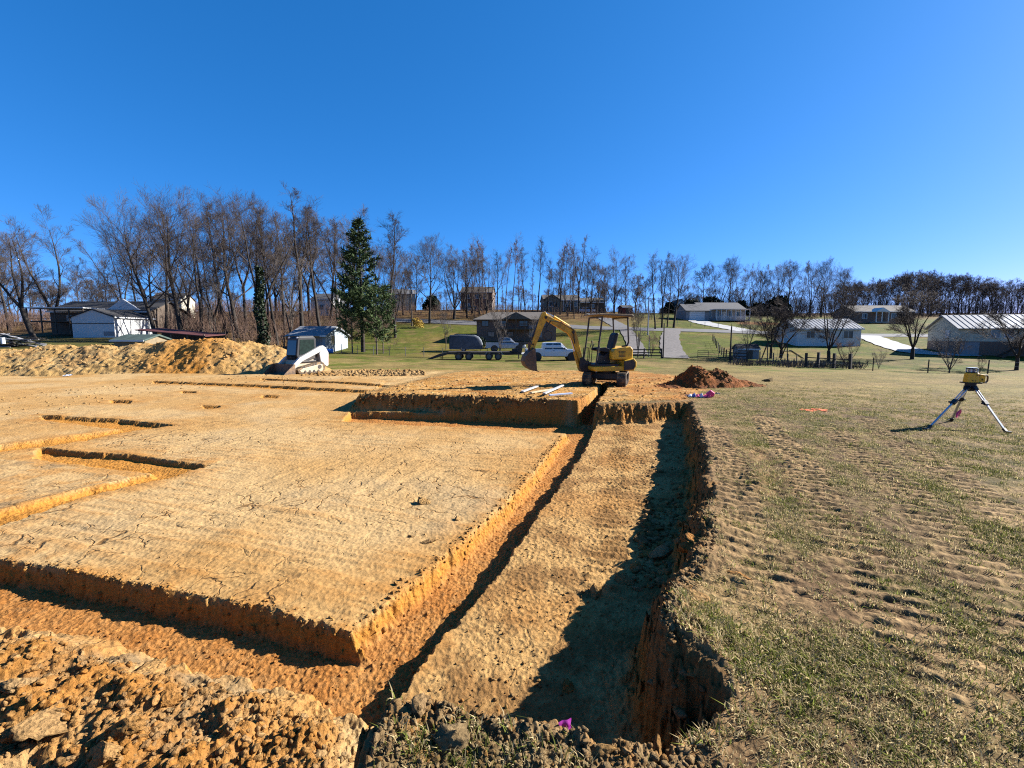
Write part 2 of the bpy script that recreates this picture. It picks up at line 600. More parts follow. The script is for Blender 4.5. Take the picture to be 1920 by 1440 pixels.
    for S, fd in zip(strips, fades):
        dd, arc = linesd(S, X + 0.03 * w1, Y + 0.03 * w1)
        m = (1 - sst(0.19, 0.26, dd)) * fd * sst(-.8, -.2, w1 + .45)
        bar = sst(-.25, .35, np.sin(arc * 2 * np.pi / 0.155 + dd * 1.2))
        zt = zt + turf * m * (bar * 0.040 - 0.024) * (.7 + .5 * sst(-.4, .5, w2)) * np.clip(rr / 7.5, .3, 1)
        tread = np.maximum(tread, m * bar * np.clip(rr / 6, .45, 1))
        dist = np.maximum(dist, m * np.clip(rr / 6, .35, 1))
    # tread prints on the strip of pad below the right bank and on the upper level
    for S, fd, pitch in ((zz(PAD, (1130, 1120), (1150, 1000), (1160, 900), (1168, 800)), .9, .15), (zz(PAD, (1190, 1000), (1205, 880), (1200, 790)), .7, .15),
                         (zz(UPPER, (700, 728), (850, 715), (1000, 700), (1120, 697)), .9, .3), (zz(UPPER, (800, 712), (950, 698), (1080, 693)), .9, .3), (zz(UPPER, (1180, 712), (1290, 715), (1330, 722)), .8, .3)):
        dd, arc = linesd(S, X, Y)
        m = (1 - sst(0.16, 0.26, dd)) * fd * sst(-.6, .1, w1 + .2)
        bar = sst(-.2, .4, np.sin(arc * 2 * np.pi / pitch))
        zt = zt + m * (1 - k) * (bar * 0.026 - 0.012)
    # rut beside the first print
    dd, arc = linesd(zz(-.05, (1448, 930), (1452, 880), (1430, 850), (1398, 838)), X, Y)
    zt = zt - turf * 0.02 * np.exp(-(dd / .09) ** 2) + turf * .01 * np.exp(-((dd - .2) / .1) ** 2) * (.6 + lump)
    rut = .6 * np.exp(-(dd / .22) ** 2) * sst(-.5, .3, w2 + w1)

    # ================= colour of the soil itself
    def c(*a):
        return np.array(a, float)[None, :]
    pale, tan, orange, deep = c(.545, .415, .245), c(.50, .34, .165), c(.46, .235, .07), c(.38, .165, .045)
    top, greytan, brown = c(.205, .135, .072), c(.36, .275, .175), c(.30, .185, .085)

    def mix(a, b, t):
        t = np.clip(t, 0, 1)[:, None]
        return a * (1 - t) + b * t
    N = X.shape[0]
    cm = np.zeros(X.shape)
    # pad
    edge = np.exp(-np.clip(np.minimum(st, sd), 0, 9) / 0.45)
    palem = sst(-0.35, 0.45, fbm(X * .28, Y * .28, 3, 91) + 0.10 - edge * 0.8)
    padc = mix(np.repeat(tan, N, 0), pale, palem)
    padc = mix(padc, orange, edge * 0.6 * sst(-.3, .5, w1 + .2) + 0.28 * sst(.1, .6, scr * s_amt))
    padc = mix(padc, c(.40, .33, .235), 0.45 * sst(.2, .7, fbm(X * .7, Y * .7, 3, 95)) * palem)
    padc = mix(padc, brown, 0.35 * sst(.25, .8, w2) * (1 - palem * .6))
    stripc = mix(np.repeat(tan, N, 0), brown, sst(-.3, .5, w1 + .5 * w2))
    stripc = mix(stripc, c(.43, .235, .085), .5 * sst(0, .6, fbm(X * .9, Y * .9, 3, 97)))
    padc = mix(padc, stripc, rs)
    padc = mix(padc, brown, foot * .7)
    # rubble: greyish crusts, orange clay, tan crumbs
    rc = mix(np.repeat(c(.52, .32, .14), N, 0), c(.55, .42, .25), sst(-.4, .3, fbm(X * 1.9, Y * 1.9, 3, 101)))
    rc = mix(rc, greytan, .85 * sst(.05, .35, fbm(X * 1.3 + 7, Y * 1.3, 4, 103)))
    rc = mix(rc, c(.25, .205, .15), .6 * sst(.25, .5, fbm(X * 3.1, Y * 3.1, 3, 104)) * sst(0, .3, fbm(X * 1.3 + 7, Y * 1.3, 4, 103)))
    isl = np.exp(-np.clip(np.abs(polysd(zz(PAD, (-200, 850), (120, 870), (250, 895), (140, 920), (0, 955), (-200, 1010)), X, Y)) - 0, 0, 9) / .01)
    isl = (polysd(zz(PAD, (-300, 860), (0, 862), (115, 872), (250, 897), (140, 917), (0, 955), (-300, 1030)), X, Y) < 0) * 1.0
    padc = mix(padc, rc, np.maximum(rub, isl * .8))
    # clay faces: orange in the trenches, browner with topsoil near the turf
    bank = mix(np.repeat(orange, N, 0), brown, sst(-.42, -.12, zt + .08 * w1))
    inner = mix(bank, padc, sst(-0.62 + .20, -0.62 + .03, zt) * (sp < -.02))
    colr = inner
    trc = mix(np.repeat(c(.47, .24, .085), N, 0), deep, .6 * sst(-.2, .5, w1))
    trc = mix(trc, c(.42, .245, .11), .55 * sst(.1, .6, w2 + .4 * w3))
    ochre = mix(trc, c(.52, .265, .06), sst(PAD - .19, PAD - .12, zt) * .8)  # trench walls above the floor turn a stronger orange
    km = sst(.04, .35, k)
    colr = mix(colr, ochre, km)
    # outside
    upc = mix(np.repeat(c(.45, .26, .085), N, 0), tan, sst(-.2, .4, w1 + scr * .4))
    upc = mix(upc, deep, .65 * sst(.0, .5, fbm(X * .8, Y * .8, 3, 111) + .6 * sst(2.0, 5.0, X) - .2))
    upc = mix(upc, brown, .5 * sst(.2, .7, w2))
    green, straw, mud, sand = c(.095, .098, .034), c(.26, .205, .115), c(.155, .108, .068), c(.40, .30, .185)
    gn = fbm(X * .9, Y * .9, 4, 121) + .55 * w2
    tc_ = mix(np.repeat(mud, N, 0), straw, sst(-.45, .7, gn + .5 * w3 + .5 * w4))
    tc_ = mix(tc_, green, .8 * sst(.0, .6, fbm(X * 1.6, Y * 1.6, 4, 125) + .3 * w3 + .35 * sst(5, 12, rr)))
    tc_ = mix(tc_, sand, np.clip(tread * .85 + .30 * sst(.15, .7, fbm(X * 1.1, Y * 1.1, 3, 131) + .3 * w3), 0, 1))
    tc_ = mix(tc_, brown, .8 * rut)
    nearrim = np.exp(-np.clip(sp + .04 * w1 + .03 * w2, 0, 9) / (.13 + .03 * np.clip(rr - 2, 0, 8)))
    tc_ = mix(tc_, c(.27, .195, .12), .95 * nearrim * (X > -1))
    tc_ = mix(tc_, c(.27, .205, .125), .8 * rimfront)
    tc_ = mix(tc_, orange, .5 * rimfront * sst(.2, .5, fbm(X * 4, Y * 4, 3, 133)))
    farm = sst(12, 22, rr)
    tc_ = mix(tc_, c(.24, .215, .085), .75 * farm)
    tc_ = mix(tc_, c(.30, .235, .125), .6 * farm * sst(-.2, .5, fbm(X * .15, Y * .5, 3, 135)))
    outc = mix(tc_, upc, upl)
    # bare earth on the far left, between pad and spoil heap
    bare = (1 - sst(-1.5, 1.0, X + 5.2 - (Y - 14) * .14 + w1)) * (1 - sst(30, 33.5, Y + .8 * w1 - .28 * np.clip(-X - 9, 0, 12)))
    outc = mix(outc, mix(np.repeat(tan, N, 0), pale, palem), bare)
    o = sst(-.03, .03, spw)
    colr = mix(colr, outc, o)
    # cracked where it has dried out
    cm = (1 - km) * (1 - rs * .8) * (1 - rub) * (sp < -.3) * sst(-.15, .25, fbm(X * .35, Y * .35, 3, 141) + .2) * (Y < 12)
    colr = colr * (1 + .10 * np.clip(w3, -1, 1) + .08 * np.clip(w4, -1, 1))[:, None]
    reg = np.where(k > .02, 2, np.where(sp < 0.0, 1, 0))
    gmask = (1 - .92 * sst(.02, .3, rimfront + .5 * front)) * turf * (1 - dist * .85) * (1 - nearrim * .85) * (1 - rut) * (1 - bare)
    global ROUGH
    ROUGH = np.clip(.40 + .75 * rub + .35 * rs + .5 * foot + 2 * inpit * (1 - inpit), 0, 1.2)
    return zt, colr, cm, reg, gmask


def far_colour(X, Y):
    N = X.shape[0]

    def c(*a):
        return np.array(a, float)[None, :]

    def mix(a, b, t):
        t = np.clip(t, 0, 1)[:, None]
        return a * (1 - t) + b * t
    px = 960 + 870 * X / np.maximum(Y, np.abs(X) * .3 + 1)
    n1 = fbm(X * .06, Y * .06, 4, 201)
    n2 = fbm(X * .35, Y * .35, 4, 205)
    n3 = fbm(X * .9, Y * 2.2, 3, 207)
    col = mix(np.repeat(c(.24, .21, .09), N, 0), c(.125, .165, .030), sst(-.25, .4, n2 + sst(40, 58, Y) * .7 - .2))
    col = mix(col, c(.28, .215, .11), .5 * sst(.0, .6, n1 + .3 * n3))
    bright = sst(52, 60, Y) * sst(110, 85, Y) * sst(700, 860, px)
    col = mix(col, c(.15, .195, .028), .8 * bright * sst(-.4, .3, n2))
    col = mix(col, c(.33, .255, .08), .4 * bright * sst(.0, .5, n1 + .3 * n3))
    bare2 = sst(-7.5, -9, X) * sst(32.5, 30.5, Y + .5 * n2)
    col = mix(col, mix(np.repeat(c(.465, .30, .13), N, 0), c(.545, .415, .245), sst(-.4, .4, n2)), bare2)
    # leaf litter under the woods, on the left and up the middle slope
    wood = np.maximum(sst(560, 640, 1200 - px) * sst(56, 64, Y), sst(90, 108, Y) * sst(1220, 1120, px))
    wood = np.maximum(wood, sst(140, 160, Y))
    col = mix(col, mix(np.repeat(c(.20, .115, .062), N, 0), c(.27, .185, .095), sst(-.3, .4, n2)), wood * .9)
    col = col * (1 - .22 * sst(40, 55, Y))[:, None]
    lawnl = sst(520, 380, px) * sst(36, 42, Y) * sst(74, 66, Y)
    col = mix(col, c(.10, .105, .035), lawnl * .85)
    redbank = sst(1370, 1390, px) * sst(1480, 1440, px) * sst(100, 104, Y) * sst(112, 108, Y)
    col = mix(col, c(.30, .14, .06), redbank * .8)
    return col


def build_ground():
    fine = np.radians(np.linspace(-58, 58, 1001))
    coarse = np.radians(np.linspace(58, 302, 62))[1:-1]
    ang = np.concatenate([fine, coarse])
    nA = len(ang)
    rs_ = [0.35, 0.7, 1.0]
    r = 1.22
    while r < 900:
        rs_.append(r)
        if r < 4:
            r += .0125
        elif r < 14:
            r += .030
        elif r < 30:
            r += .075
        elif r < 36:
            r += .25
        elif r < 140:
            r += .7
        else:
            r *= 1.09
    rad = np.array(rs_)
    nR = len(rad)
    RR, AA = np.meshgrid(rad, ang, indexing='ij')
    X = (RR * np.sin(AA)).ravel()
    Y = (RR * np.cos(AA)).ravel()
    N = X.size
    z = np.zeros(N)
    col = np.zeros((N, 3))
    crack = np.zeros(N)
    reg = np.zeros(N, int)
    rr = RR.ravel()
    near = rr < 36
    zn, cn, kn, rn, gn = near_surface(X[near], Y[near])
    z[near], col[near], crack[near], reg[near] = zn, cn, kn, rn
    rough = np.full(N, .6)
    rough[near] = ROUGH
    f = rr > 26
    fc = far_colour(X[f], Y[f])
    w = sst(26, 35, rr[f])[:, None]
    col[f] = col[f] * (1 - w) + fc * w
    fo = ~near
    z[fo] = terr(X[fo], Y[fo]) + 0.03 * fbm(X[fo] * .5, Y[fo] * .5, 3, 9)
    col = col * np.array(TONE)[None, :]
    # quads
    i = np.arange(nR - 1)[:, None]
    j = np.arange(nA)[None, :]
    j2 = (j + 1) % nA
    a = (i * nA + j).ravel()
    b = (i * nA + j2 + 0 * i).ravel()
    c_ = ((i + 1) * nA + j2).ravel()
    d = ((i + 1) * nA + j).ravel()
    quads = np.stack([a, d, c_, b], 1)
    fr = np.maximum.reduce([np.where(reg[quads] == 2, 2, 0).max(1), np.where((reg[quads] >= 1).sum(1) >= 3, 1, 0)])
    V = np.stack([X, Y, z], 1)
    out = []
    for code, nm, mat in ((0, 'ground', MAT_TURF), (1, 'building_pad', MAT_SOIL), (2, 'footing_trench', MAT_CLAY)):
        q = quads[fr == code]
        used, inv = np.unique(q, return_inverse=True)
        q2 = inv.reshape(q.shape)
        vv = V[used]
        cc = col[used]
        kk = crack[used]
        rk = rough[used]
        extra = 0
        faces_flat = q2.ravel()
        ls = np.arange(0, q2.size, 4)
        lt = np.full(len(q2), 4)
        if code == 0:      # close the disc under the viewer
            ctr = len(vv)
            vv = np.vstack([vv, [0, 0, 0]])
            cc = np.vstack([cc, cc[0]])
            kk = np.append(kk, 0)
            rk = np.append(rk, .6)
            ring = [int(np.searchsorted(used, t)) for t in range(nA)]
            ring = [t if used[t] == s else None for s, t in enumerate(ring)]
            tri = [(ctr, ring[(s + 1) % nA], ring[s]) for s in range(nA) if ring[s] is not None and ring[(s + 1) % nA] is not None]
            tf = np.array(tri).ravel()
            ls = np.concatenate([ls, len(faces_flat) + np.arange(0, len(tf), 3)])
            lt = np.concatenate([lt, np.full(len(tri), 3)])
            faces_flat = np.concatenate([faces_flat, tf])
        me = bpy.data.meshes.new(nm)
        me.vertices.add(len(vv))
        me.vertices.foreach_set('co', vv.astype(np.float32).ravel())
        me.loops.add(len(faces_flat))
        me.loops.foreach_set('vertex_index', faces_flat.astype(np.int32))
        me.polygons.add(len(ls))
        me.polygons.foreach_set('loop_start', ls.astype(np.int32))
        me.polygons.foreach_set('loop_total', lt.astype(np.int32))
        me.update(calc_edges=True)
        at = me.attributes.new('soil', 'FLOAT_COLOR', 'POINT')
        at.data.foreach_set('color', np.concatenate([np.clip(cc, .005, .9), np.ones((len(cc), 1))], 1).astype(np.float32).ravel())
        ck = me.attributes.new('crack', 'FLOAT', 'POINT')
        ck.data.foreach_set('value', kk.astype(np.float32))
        rq = me.attributes.new('rough', 'FLOAT', 'POINT')
        rq.data.foreach_set('value', rk.astype(np.float32))
        me.shade_smooth()
        me.materials.append(mat)
        o = bpy.data.objects.new(nm, me)
        COL.objects.link(o)
        o['kind'] = 'structure'
        out.append(o)
    out[0]['label'] = 'winter turf field with tracked mud and lawns rolling up to the houses'
    out[1]['label'] = 'graded tan clay building pad with cracks, scrapes and crumbled clods'
    out[2]['label'] = 'orange clay footing trenches cut into the building pad'
    return out


GROUND = build_ground()


def surf(pts):
    """height of the finished ground under a list of (x, y)"""
    P = np.array(pts, float)
    z = terr(P[:, 0], P[:, 1])
    n = np.hypot(P[:, 0], P[:, 1]) < 35
    if n.any():
        z[n] = near_surface(P[n, 0], P[n, 1])[0]
    return z
# ------------------------------------------------------------------ object helpers
def tag(o, label=None, cat=None, group=None, kind=None):
    if label:
        o['label'] = label
    if cat:
        o['category'] = cat
    if group:
        o['group'] = group
    if kind:
        o['kind'] = kind
    return o


def empty(name, loc=(0, 0, 0), rz=0.0, label=None, cat=None, group=None):
    o = bpy.data.objects.new(name, None)
    o.empty_display_size = 0.2
    COL.objects.link(o)
    o.location = loc
    o.rotation_euler = (0, 0, rz)
    return tag(o, label, cat, group)


def mesh_np(name, V, F, mats, smooth=False, col=None, parent=None):
    """V (n,3), F (m,3|4) arrays"""
    me = bpy.data.meshes.new(name)
    V = np.asarray(V, np.float32)
    F = np.asarray(F, np.int32)
    k = F.shape[1]
    me.vertices.add(len(V))
    me.vertices.foreach_set('co', V.ravel())
    me.loops.add(F.size)
    me.loops.foreach_set('vertex_index', F.ravel())
    me.polygons.add(len(F))
    me.polygons.foreach_set('loop_start', np.arange(0, F.size, k, dtype=np.int32))
    me.polygons.foreach_set('loop_total', np.full(len(F), k, np.int32))
    me.update(calc_edges=True)
    if col is not None:
        at = me.attributes.new('soil', 'FLOAT_COLOR', 'POINT')
        at.data.foreach_set('color', np.concatenate([col, np.ones((len(col), 1))], 1).astype(np.float32).ravel())
    if smooth:
        me.shade_smooth()
    for m in (mats if isinstance(mats, (list, tuple)) else [mats]):
        me.materials.append(m)
    return me


def obj(name, me, parent=None, loc=None):
    o = bpy.data.objects.new(name, me)
    COL.objects.link(o)
    if parent is not None:
        o.parent = parent
    if loc is not None:
        o.location = loc
    return o


# ------------------------------------------------------------------ clods
RNG = np.random.RandomState(11)


def ico(sub):
    bm = bmesh.new()
    bmesh.ops.create_icosphere(bm, subdivisions=sub, radius=1)
    V = np.array([v.co[:] for v in bm.verts])
    F = np.array([[v.index for v in f.verts] for f in bm.faces])
    bm.free()
    return V, F


_I1, _I2, _I3 = ico(1), ico(2), ico(3)


def clod_shapes(base, n, seed, rough=.28):
    V, F = base
    rs = np.random.RandomState(seed)
    out = []
    for i in range(n):
        d = np.ones(len(V))
        for f, a in ((1.3, .30), (2.7, .24), (5.5, .22)):
            o = rs.rand(3) * 50
            d = d + a * rough / .28 * pn(V[:, 0] * f + o[0] + V[:, 2] * 1.7 * f, V[:, 1] * f + o[1] - V[:, 2] * 1.1 * f, int(rs.randint(1e4)))
        # a few flat facets, as broken clay has
        P = V * d[:, None]
        for _ in range(6):
            nn = rs.randn(3)
            nn /= np.linalg.norm(nn)
            h = .38 + .32 * rs.rand()
            t = P @ nn
            P = P - np.clip(t - h, 0, None)[:, None] * nn[None, :] * .95
        out.append(P)
    return out, F


_C1, _F1 = clod_shapes(_I1, 14, 3, .35)
_C2, _F2 = clod_shapes(_I2, 14, 4)


def clods(name, xy, size, cols, label, z=None, sink=.42, big=.028, mat=None, flat=.75):
    """many loose clods on the ground as one mass"""
    n = len(xy)
    ns_ = near_surface(np.asarray(xy)[:, 0], np.asarray(xy)[:, 1])
    if z is None:
        z = ns_[0]
    gc = ns_[1] * np.array(TONE)[None, :]
    cols = .45 * cols + .55 * gc
    VV, FF, CC = [], [], []
    off = 0
    for i in range(n):
        s = size[i]
        dist = math.hypot(xy[i][0], xy[i][1])
        use2 = s / max(dist, 1.5) > big / 4.0
        P = (_C2 if use2 else _C1)[RNG.randint(14)]
        F = _F2 if use2 else _F1
        a, b, c_ = RNG.rand(3) * 6.283
        ca, sa = math.cos(a), math.sin(a)
        cb, sb = math.cos(b * .12), math.sin(b * .12)
        sc = np.array([1, .6 + .5 * RNG.rand(), (.5 + .4 * RNG.rand()) * flat / .75]) * s
        Q = P * sc
        Q = np.stack([Q[:, 0], Q[:, 1] * cb - Q[:, 2] * sb, Q[:, 1] * sb + Q[:, 2] * cb], 1)
        Q = np.stack([Q[:, 0] * ca - Q[:, 1] * sa, Q[:, 0] * sa + Q[:, 1] * ca, Q[:, 2]], 1)
        Q += np.array([xy[i][0], xy[i][1], z[i] + s * (.5 - sink)])
        VV.append(Q)
        FF.append(F + off)
        off += len(Q)
        CC.append(np.repeat(cols[i][None, :] * (.85 + .3 * RNG.rand()), len(Q), 0))
    me = mesh_np(name, np.vstack(VV), np.vstack(FF), mat or MAT_CLOD, smooth=False, col=np.clip(np.vstack(CC), .01, .9))
    return tag(obj(name, me), label, kind='stuff')


def pick(n, probs, palette):
    k = RNG.choice(len(palette), n, p=probs)
    return np.array(palette)[k] * np.array(TONE)[None, :]


def in_poly(P, n, z=None):
    P = np.array(P)
    lo, hi = P.min(0), P.max(0)
    out = np.zeros((0, 2))
    while len(out) < n:
        q = lo + RNG.rand(n * 3, 2) * (hi - lo)
        q = q[polysd(P, q[:, 0], q[:, 1]) < 0]
        # thin with distance so that the mass looks even
        keep = RNG.rand(len(q)) < np.clip(2.2 / np.hypot(q[:, 0], q[:, 1]), 0, 1)
        out = np.vstack([out, q[keep]])
    return out[:n]


def sizes(n, mn, mx, p=2.2):
    u = RNG.rand(n)
    return mn + (mx - mn) * u ** p


PALE, TAN, ORANGE, DEEP = (.50, .40, .26), (.47, .32, .16), (.46, .235, .07), (.34, .13, .04)
GREYT, BROWN, DARKB = (.39, .31, .21), (.29, .19, .10), (.17, .11, .06)

# rubble in the near corner
P = zz(-.5, (-60, 1175), (250, 1228), (430, 1272), (560, 1312), (690, 1362), (660, 1470), (300, 1560), (-160, 1560))
n = 4600
xy = in_poly(P, n)
clods('rubble', xy, sizes(n, .003, .036, 4.5), pick(n, [.24, .30, .34, .12], [GREYT, TAN, ORANGE, PALE]), 'broken grey and orange clay clods heaped in the near corner')
# crumbling front rim
P = zz(0, (705, 1345), (760, 1300), (860, 1305), (980, 1345), (1080, 1370), (1240, 1395), (1330, 1385), (1420, 1480), (1000, 1580), (640, 1580))
n = 4200
xy = in_poly(P, n)
clods('rubble', xy, sizes(n, .003, .022, 4.0), pick(n, [.52, .30, .08, .10], [GREYT, BROWN, ORANGE, PALE]), 'grey-brown topsoil crumbs along the near rim of the pit')
# spill below the right bank and heaps on its rim
P = zz(PAD, (1190, 1010), (1215, 940), (1290, 930), (1300, 1060), (1235, 1110), (1180, 1110))
n = 560
xy = in_poly(P, n)
clods('rubble', xy, sizes(n, .01, .065, 3.0), pick(n, [.3, .34, .26, .10], [GREYT, BROWN, ORANGE, TAN]), 'clods spilled down the bank onto the pad')
P = zz(0, (1290, 960), (1340, 960), (1345, 1030), (1310, 1100), (1275, 1160), (1275, 1250), (1330, 1262), (1300, 1300), (1225, 1235), (1240, 1160), (1262, 1110), (1300, 1030))
n = 760
xy = in_poly(P, n)
clods('rubble', xy, sizes(n, .005, .036, 3.4), pick(n, [.46, .34, .14, .06], [GREYT, BROWN, ORANGE, TAN]), 'crumbled earth heaped along the rim of the right bank')
P = zz(PAD, (1180, 1130), (1235, 1115), (1290, 900), (1300, 800), (1270, 780), (1225, 860), (1200, 960))
n = 420
xy = in_poly(P, n)
clods('rubble', xy, sizes(n, .006, .05, 3.0), pick(n, [.3, .5, .2], [GREYT, BROWN, DARKB]), 'dark crumbs along the foot of the shaded bank')
# crumbs on the strip of pad, on the pad and in the trenches
P = zz(PAD, (800, 1290), (1000, 1010), (1110, 830), (1230, 830), (1240, 960), (1200, 1130), (1060, 1290), (1030, 1360), (860, 1320))
n = 2800
xy = in_poly(P, n)
clods('gravel', xy, sizes(n, .003, .020, 4.0), pick(n, [.35, .35, .2, .1], [TAN, BROWN, ORANGE, PALE]), 'crumbs of clay strewn over the strip beside the long trench')
P = zz(PAD, (0, 1040), (640, 1170), (1030, 830), (640, 795), (330, 820), (400, 890), (0, 990))
n = 1100
xy = in_poly(P, n)
clods('gravel', xy, sizes(n, .003, .020, 4), pick(n, [.5, .3, .2], [TAN, ORANGE, BROWN]), 'small crumbs scattered over the cracked clay pad')
n = 1700
xy = np.vstack([in_poly(TR_AB[0], 1100), in_poly(TR_AB[1], 600)])
keep = polysd(TR_AB[0], xy[:, 0], xy[:, 1])
keep = np.minimum(keep, polysd(TR_AB[1], xy[:, 0], xy[:, 1])) < -.10
xy = xy[keep]
n = len(xy)
clods('gravel', xy, sizes(n, .004, .022, 3.0), pick(n, [.5, .3, .2], [(.45, .22, .07), DEEP, (.47, .30, .14)]), 'orange crumbs on the floor of the footing trench')
# crumbs along the top of the pad's cut edges
L1 = zz(PAD, (-60, 1040), (160, 1073), (320, 1107), (500, 1140), (655, 1182), (760, 1098), (860, 1018), (940, 950), (1005, 880), (1052, 818))
pts = []
for (a, b) in zip(L1[:-1], L1[1:]):
    k = int(120 * math.hypot(b[0] - a[0], b[1] - a[1]))
    for _ in range(k):
        t = RNG.rand()
        pts.append((a[0] + (b[0] - a[0]) * t + RNG.randn() * .05, a[1] + (b[1] - a[1]) * t + RNG.randn() * .05))
xy = np.array(pts)
n = len(xy)
clods('gravel', xy, sizes(n, .005, .032, 3.0), pick(n, [.4, .4, .2], [ORANGE, (.45, .28, .11), BROWN]), 'crumbs along the broken edges of the clay pad')
# loose ground on the upper level and along its edge
P = zz(UPPER, (690, 738), (800, 706), (1000, 700), (1300, 708), (1330, 738), (1290, 752), (1100, 757), (900, 747))
n = 900
xy = in_poly(P, n)
clods('rubble', xy, sizes(n, .012, .07, 3.2), pick(n, [.3, .3, .25, .15], [ORANGE, TAN, DEEP, BROWN]), 'loose clay clods on the upper level round the excavator')
L1 = zz(UPPER, (672, 740), (760, 741), (900, 746), (1050, 754))
xy = []
for _ in range(420):
    t = RNG.rand()
    i = int(t * 3)
    f = t * 3 - i
    a, b = L1[i], L1[min(i + 1, 3)]
    xy.append((a[0] + (b[0] - a[0]) * f + RNG.randn() * .08, a[1] + (b[1] - a[1]) * f + RNG.randn() * .12))
n = len(xy)
clods('rubble', np.array(xy), sizes(n, .015, .09, 2.5), pick(n, [.3, .4, .3], [ORANGE, TAN, BROWN]), 'crumbled clay along the edge of the upper level')
# row of clods beyond the far trench lines
P = zz(-.55, (560, 703), (640, 692), (700, 690), (790, 692), (800, 702), (700, 703))
n = 800
xy = in_poly(P, n)
clods('rubble', xy, sizes(n, .03, .17, 2.0), pick(n, [.15, .45, .4], [TAN, BROWN, DARKB]), 'row of brown clods thrown up beyond the far trenches', flat=1.0)
P = zz(PAD, (0, 745), (290, 712), (480, 704), (700, 712), (300, 735), (0, 790))
n = 500
xy = in_poly(P, n)
clods('rubble', xy, sizes(n, .015, .08, 3), pick(n, [.5, .3, .2], [TAN, PALE, BROWN]), 'crumbs along the far side of the pad')


# ------------------------------------------------------------------ single clods one can point to
def clod(px, py, z, size, col, label, flat=.7, seed=0, group=None, stretch=1.3):
    sh, F = clod_shapes(_I3, 1, 100 + seed, .42)
    x, y = onz(px, py, z)
    zg = float(surf([(x, y)])[0])
    P = sh[0] * np.array([stretch, 1, flat]) * size
    gc = near_surface(np.array([x]), np.array([y]))[1][0]
    cc = np.repeat(((np.array(col) * .6 + .4 * gc) * np.array(TONE))[None, :], len(P), 0)
    cc = cc * (1 + .25 * pn(P[:, 0] / size * 3, P[:, 1] / size * 3, seed))[:, None]
    o = obj('clay_clod', mesh_np('clay_clod', P, F, MAT_CLOD, smooth=True, col=np.clip(cc, .01, .9)))
    o.location = (x, y, zg + size * flat * .12)
    o.rotation_euler = (RNG.rand() * .3, RNG.rand() * .3, RNG.rand() * 6)
    return tag(o, label, 'clod', group)


clod(1375, 1082, -.03, .075, ORANGE, 'flat orange clay clod lying alone on the grass beside the bank', .38, 1)
clod(1308, 1003, .02, .13, (.50, .25, .075), 'bright orange clay lump perched on the rim of the bank', .7, 2)
clod(1240, 1030, -.5, .13, GREYT, 'large grey-brown clod in the heap spilled below the bank', .7, 3)
clod(1200, 1010, -.55, .085, BROWN, 'round brown clod at the left end of the heap below the bank', .9, 4)
clod(1226, 1025, -.5, .10, ORANGE, 'orange-tan slab in the heap below the bank', .4, 5, stretch=1.7)
clod(272, 1224, -.4, .085, (.46, .27, .10), 'flat tan slab overhanging a shadow at the trench edge', .35, 6, stretch=1.9)
clod(236, 1352, -.4, .075, (.50, .33, .16), 'big pointed tan clod among the near rubble', .9, 7)
clod(85, 1320, -.4, .14, (.44, .34, .21), 'broad grey crusted clod in the rubble on the left', .5, 8, stretch=1.5)
clod(30, 1270, -.4, .085, PALE, 'pale angular clod beside the broad grey one', .7, 9)
clod(310, 1287, -.4, .06, ORANGE, 'rounded orange clod in the middle of the rubble', .75, 10)
clod(200, 1400, -.4, .075, (.50, .36, .2), 'tan blocky clod throwing a black shadow at the bottom', .9, 11)
clod(840, 1395, .0, .062, GREYT, 'round grey-tan clod in the crumbling front rim', .9, 12)
clod(785, 1330, .0, .055, GREYT, 'lumpy grey clod at the front corner of the long trench', .9, 13)
clod(1128, 1405, .0, .05, TAN, 'tan clod in the front rim near the purple flag', .9, 14)
clod(1065, 1290, PAD, .045, ORANGE, 'orange stone-like clod on the strip near the big shadow', .7, 15)
clod(1115, 1113, PAD, .07, TAN, 'pale tan clod on the strip above the big shadow', .7, 16)
clod(1175, 1095, PAD, .08, BROWN, 'crumbled brown clod at the edge of the bank shadow', .5, 17)
clod(798, 940, PAD, .10, (.40, .25, .1), 'low brown clod on the clay pad, above its centre', .3, 18, stretch=1.6)
clod(800, 1015, PAD, .075, DARKB, 'dark clod on the pad next to the cracked patch', .35, 19)
clod(770, 1005, PAD, .035, DARKB, 'small dark clod left of the cracked patch edge', .6, 20)
clod(857, 1003, PAD - .2, .05, TAN, 'tan clod lying against the lit wall in the long trench', .8, 21)
clod(1297, 1143, .02, .075, TAN, 'tan wedge-shaped clod on the rim above the pit corner', .7, 22)
clod(1440, 719, -.25, .24, (.10, .085, .06), 'dark rounded stone lying alone on the far grass', .5, 23, stretch=1.4)

# ------------------------------------------------------------------ turf blades
_bc = bpy.data.collections.new('grass_tufts')


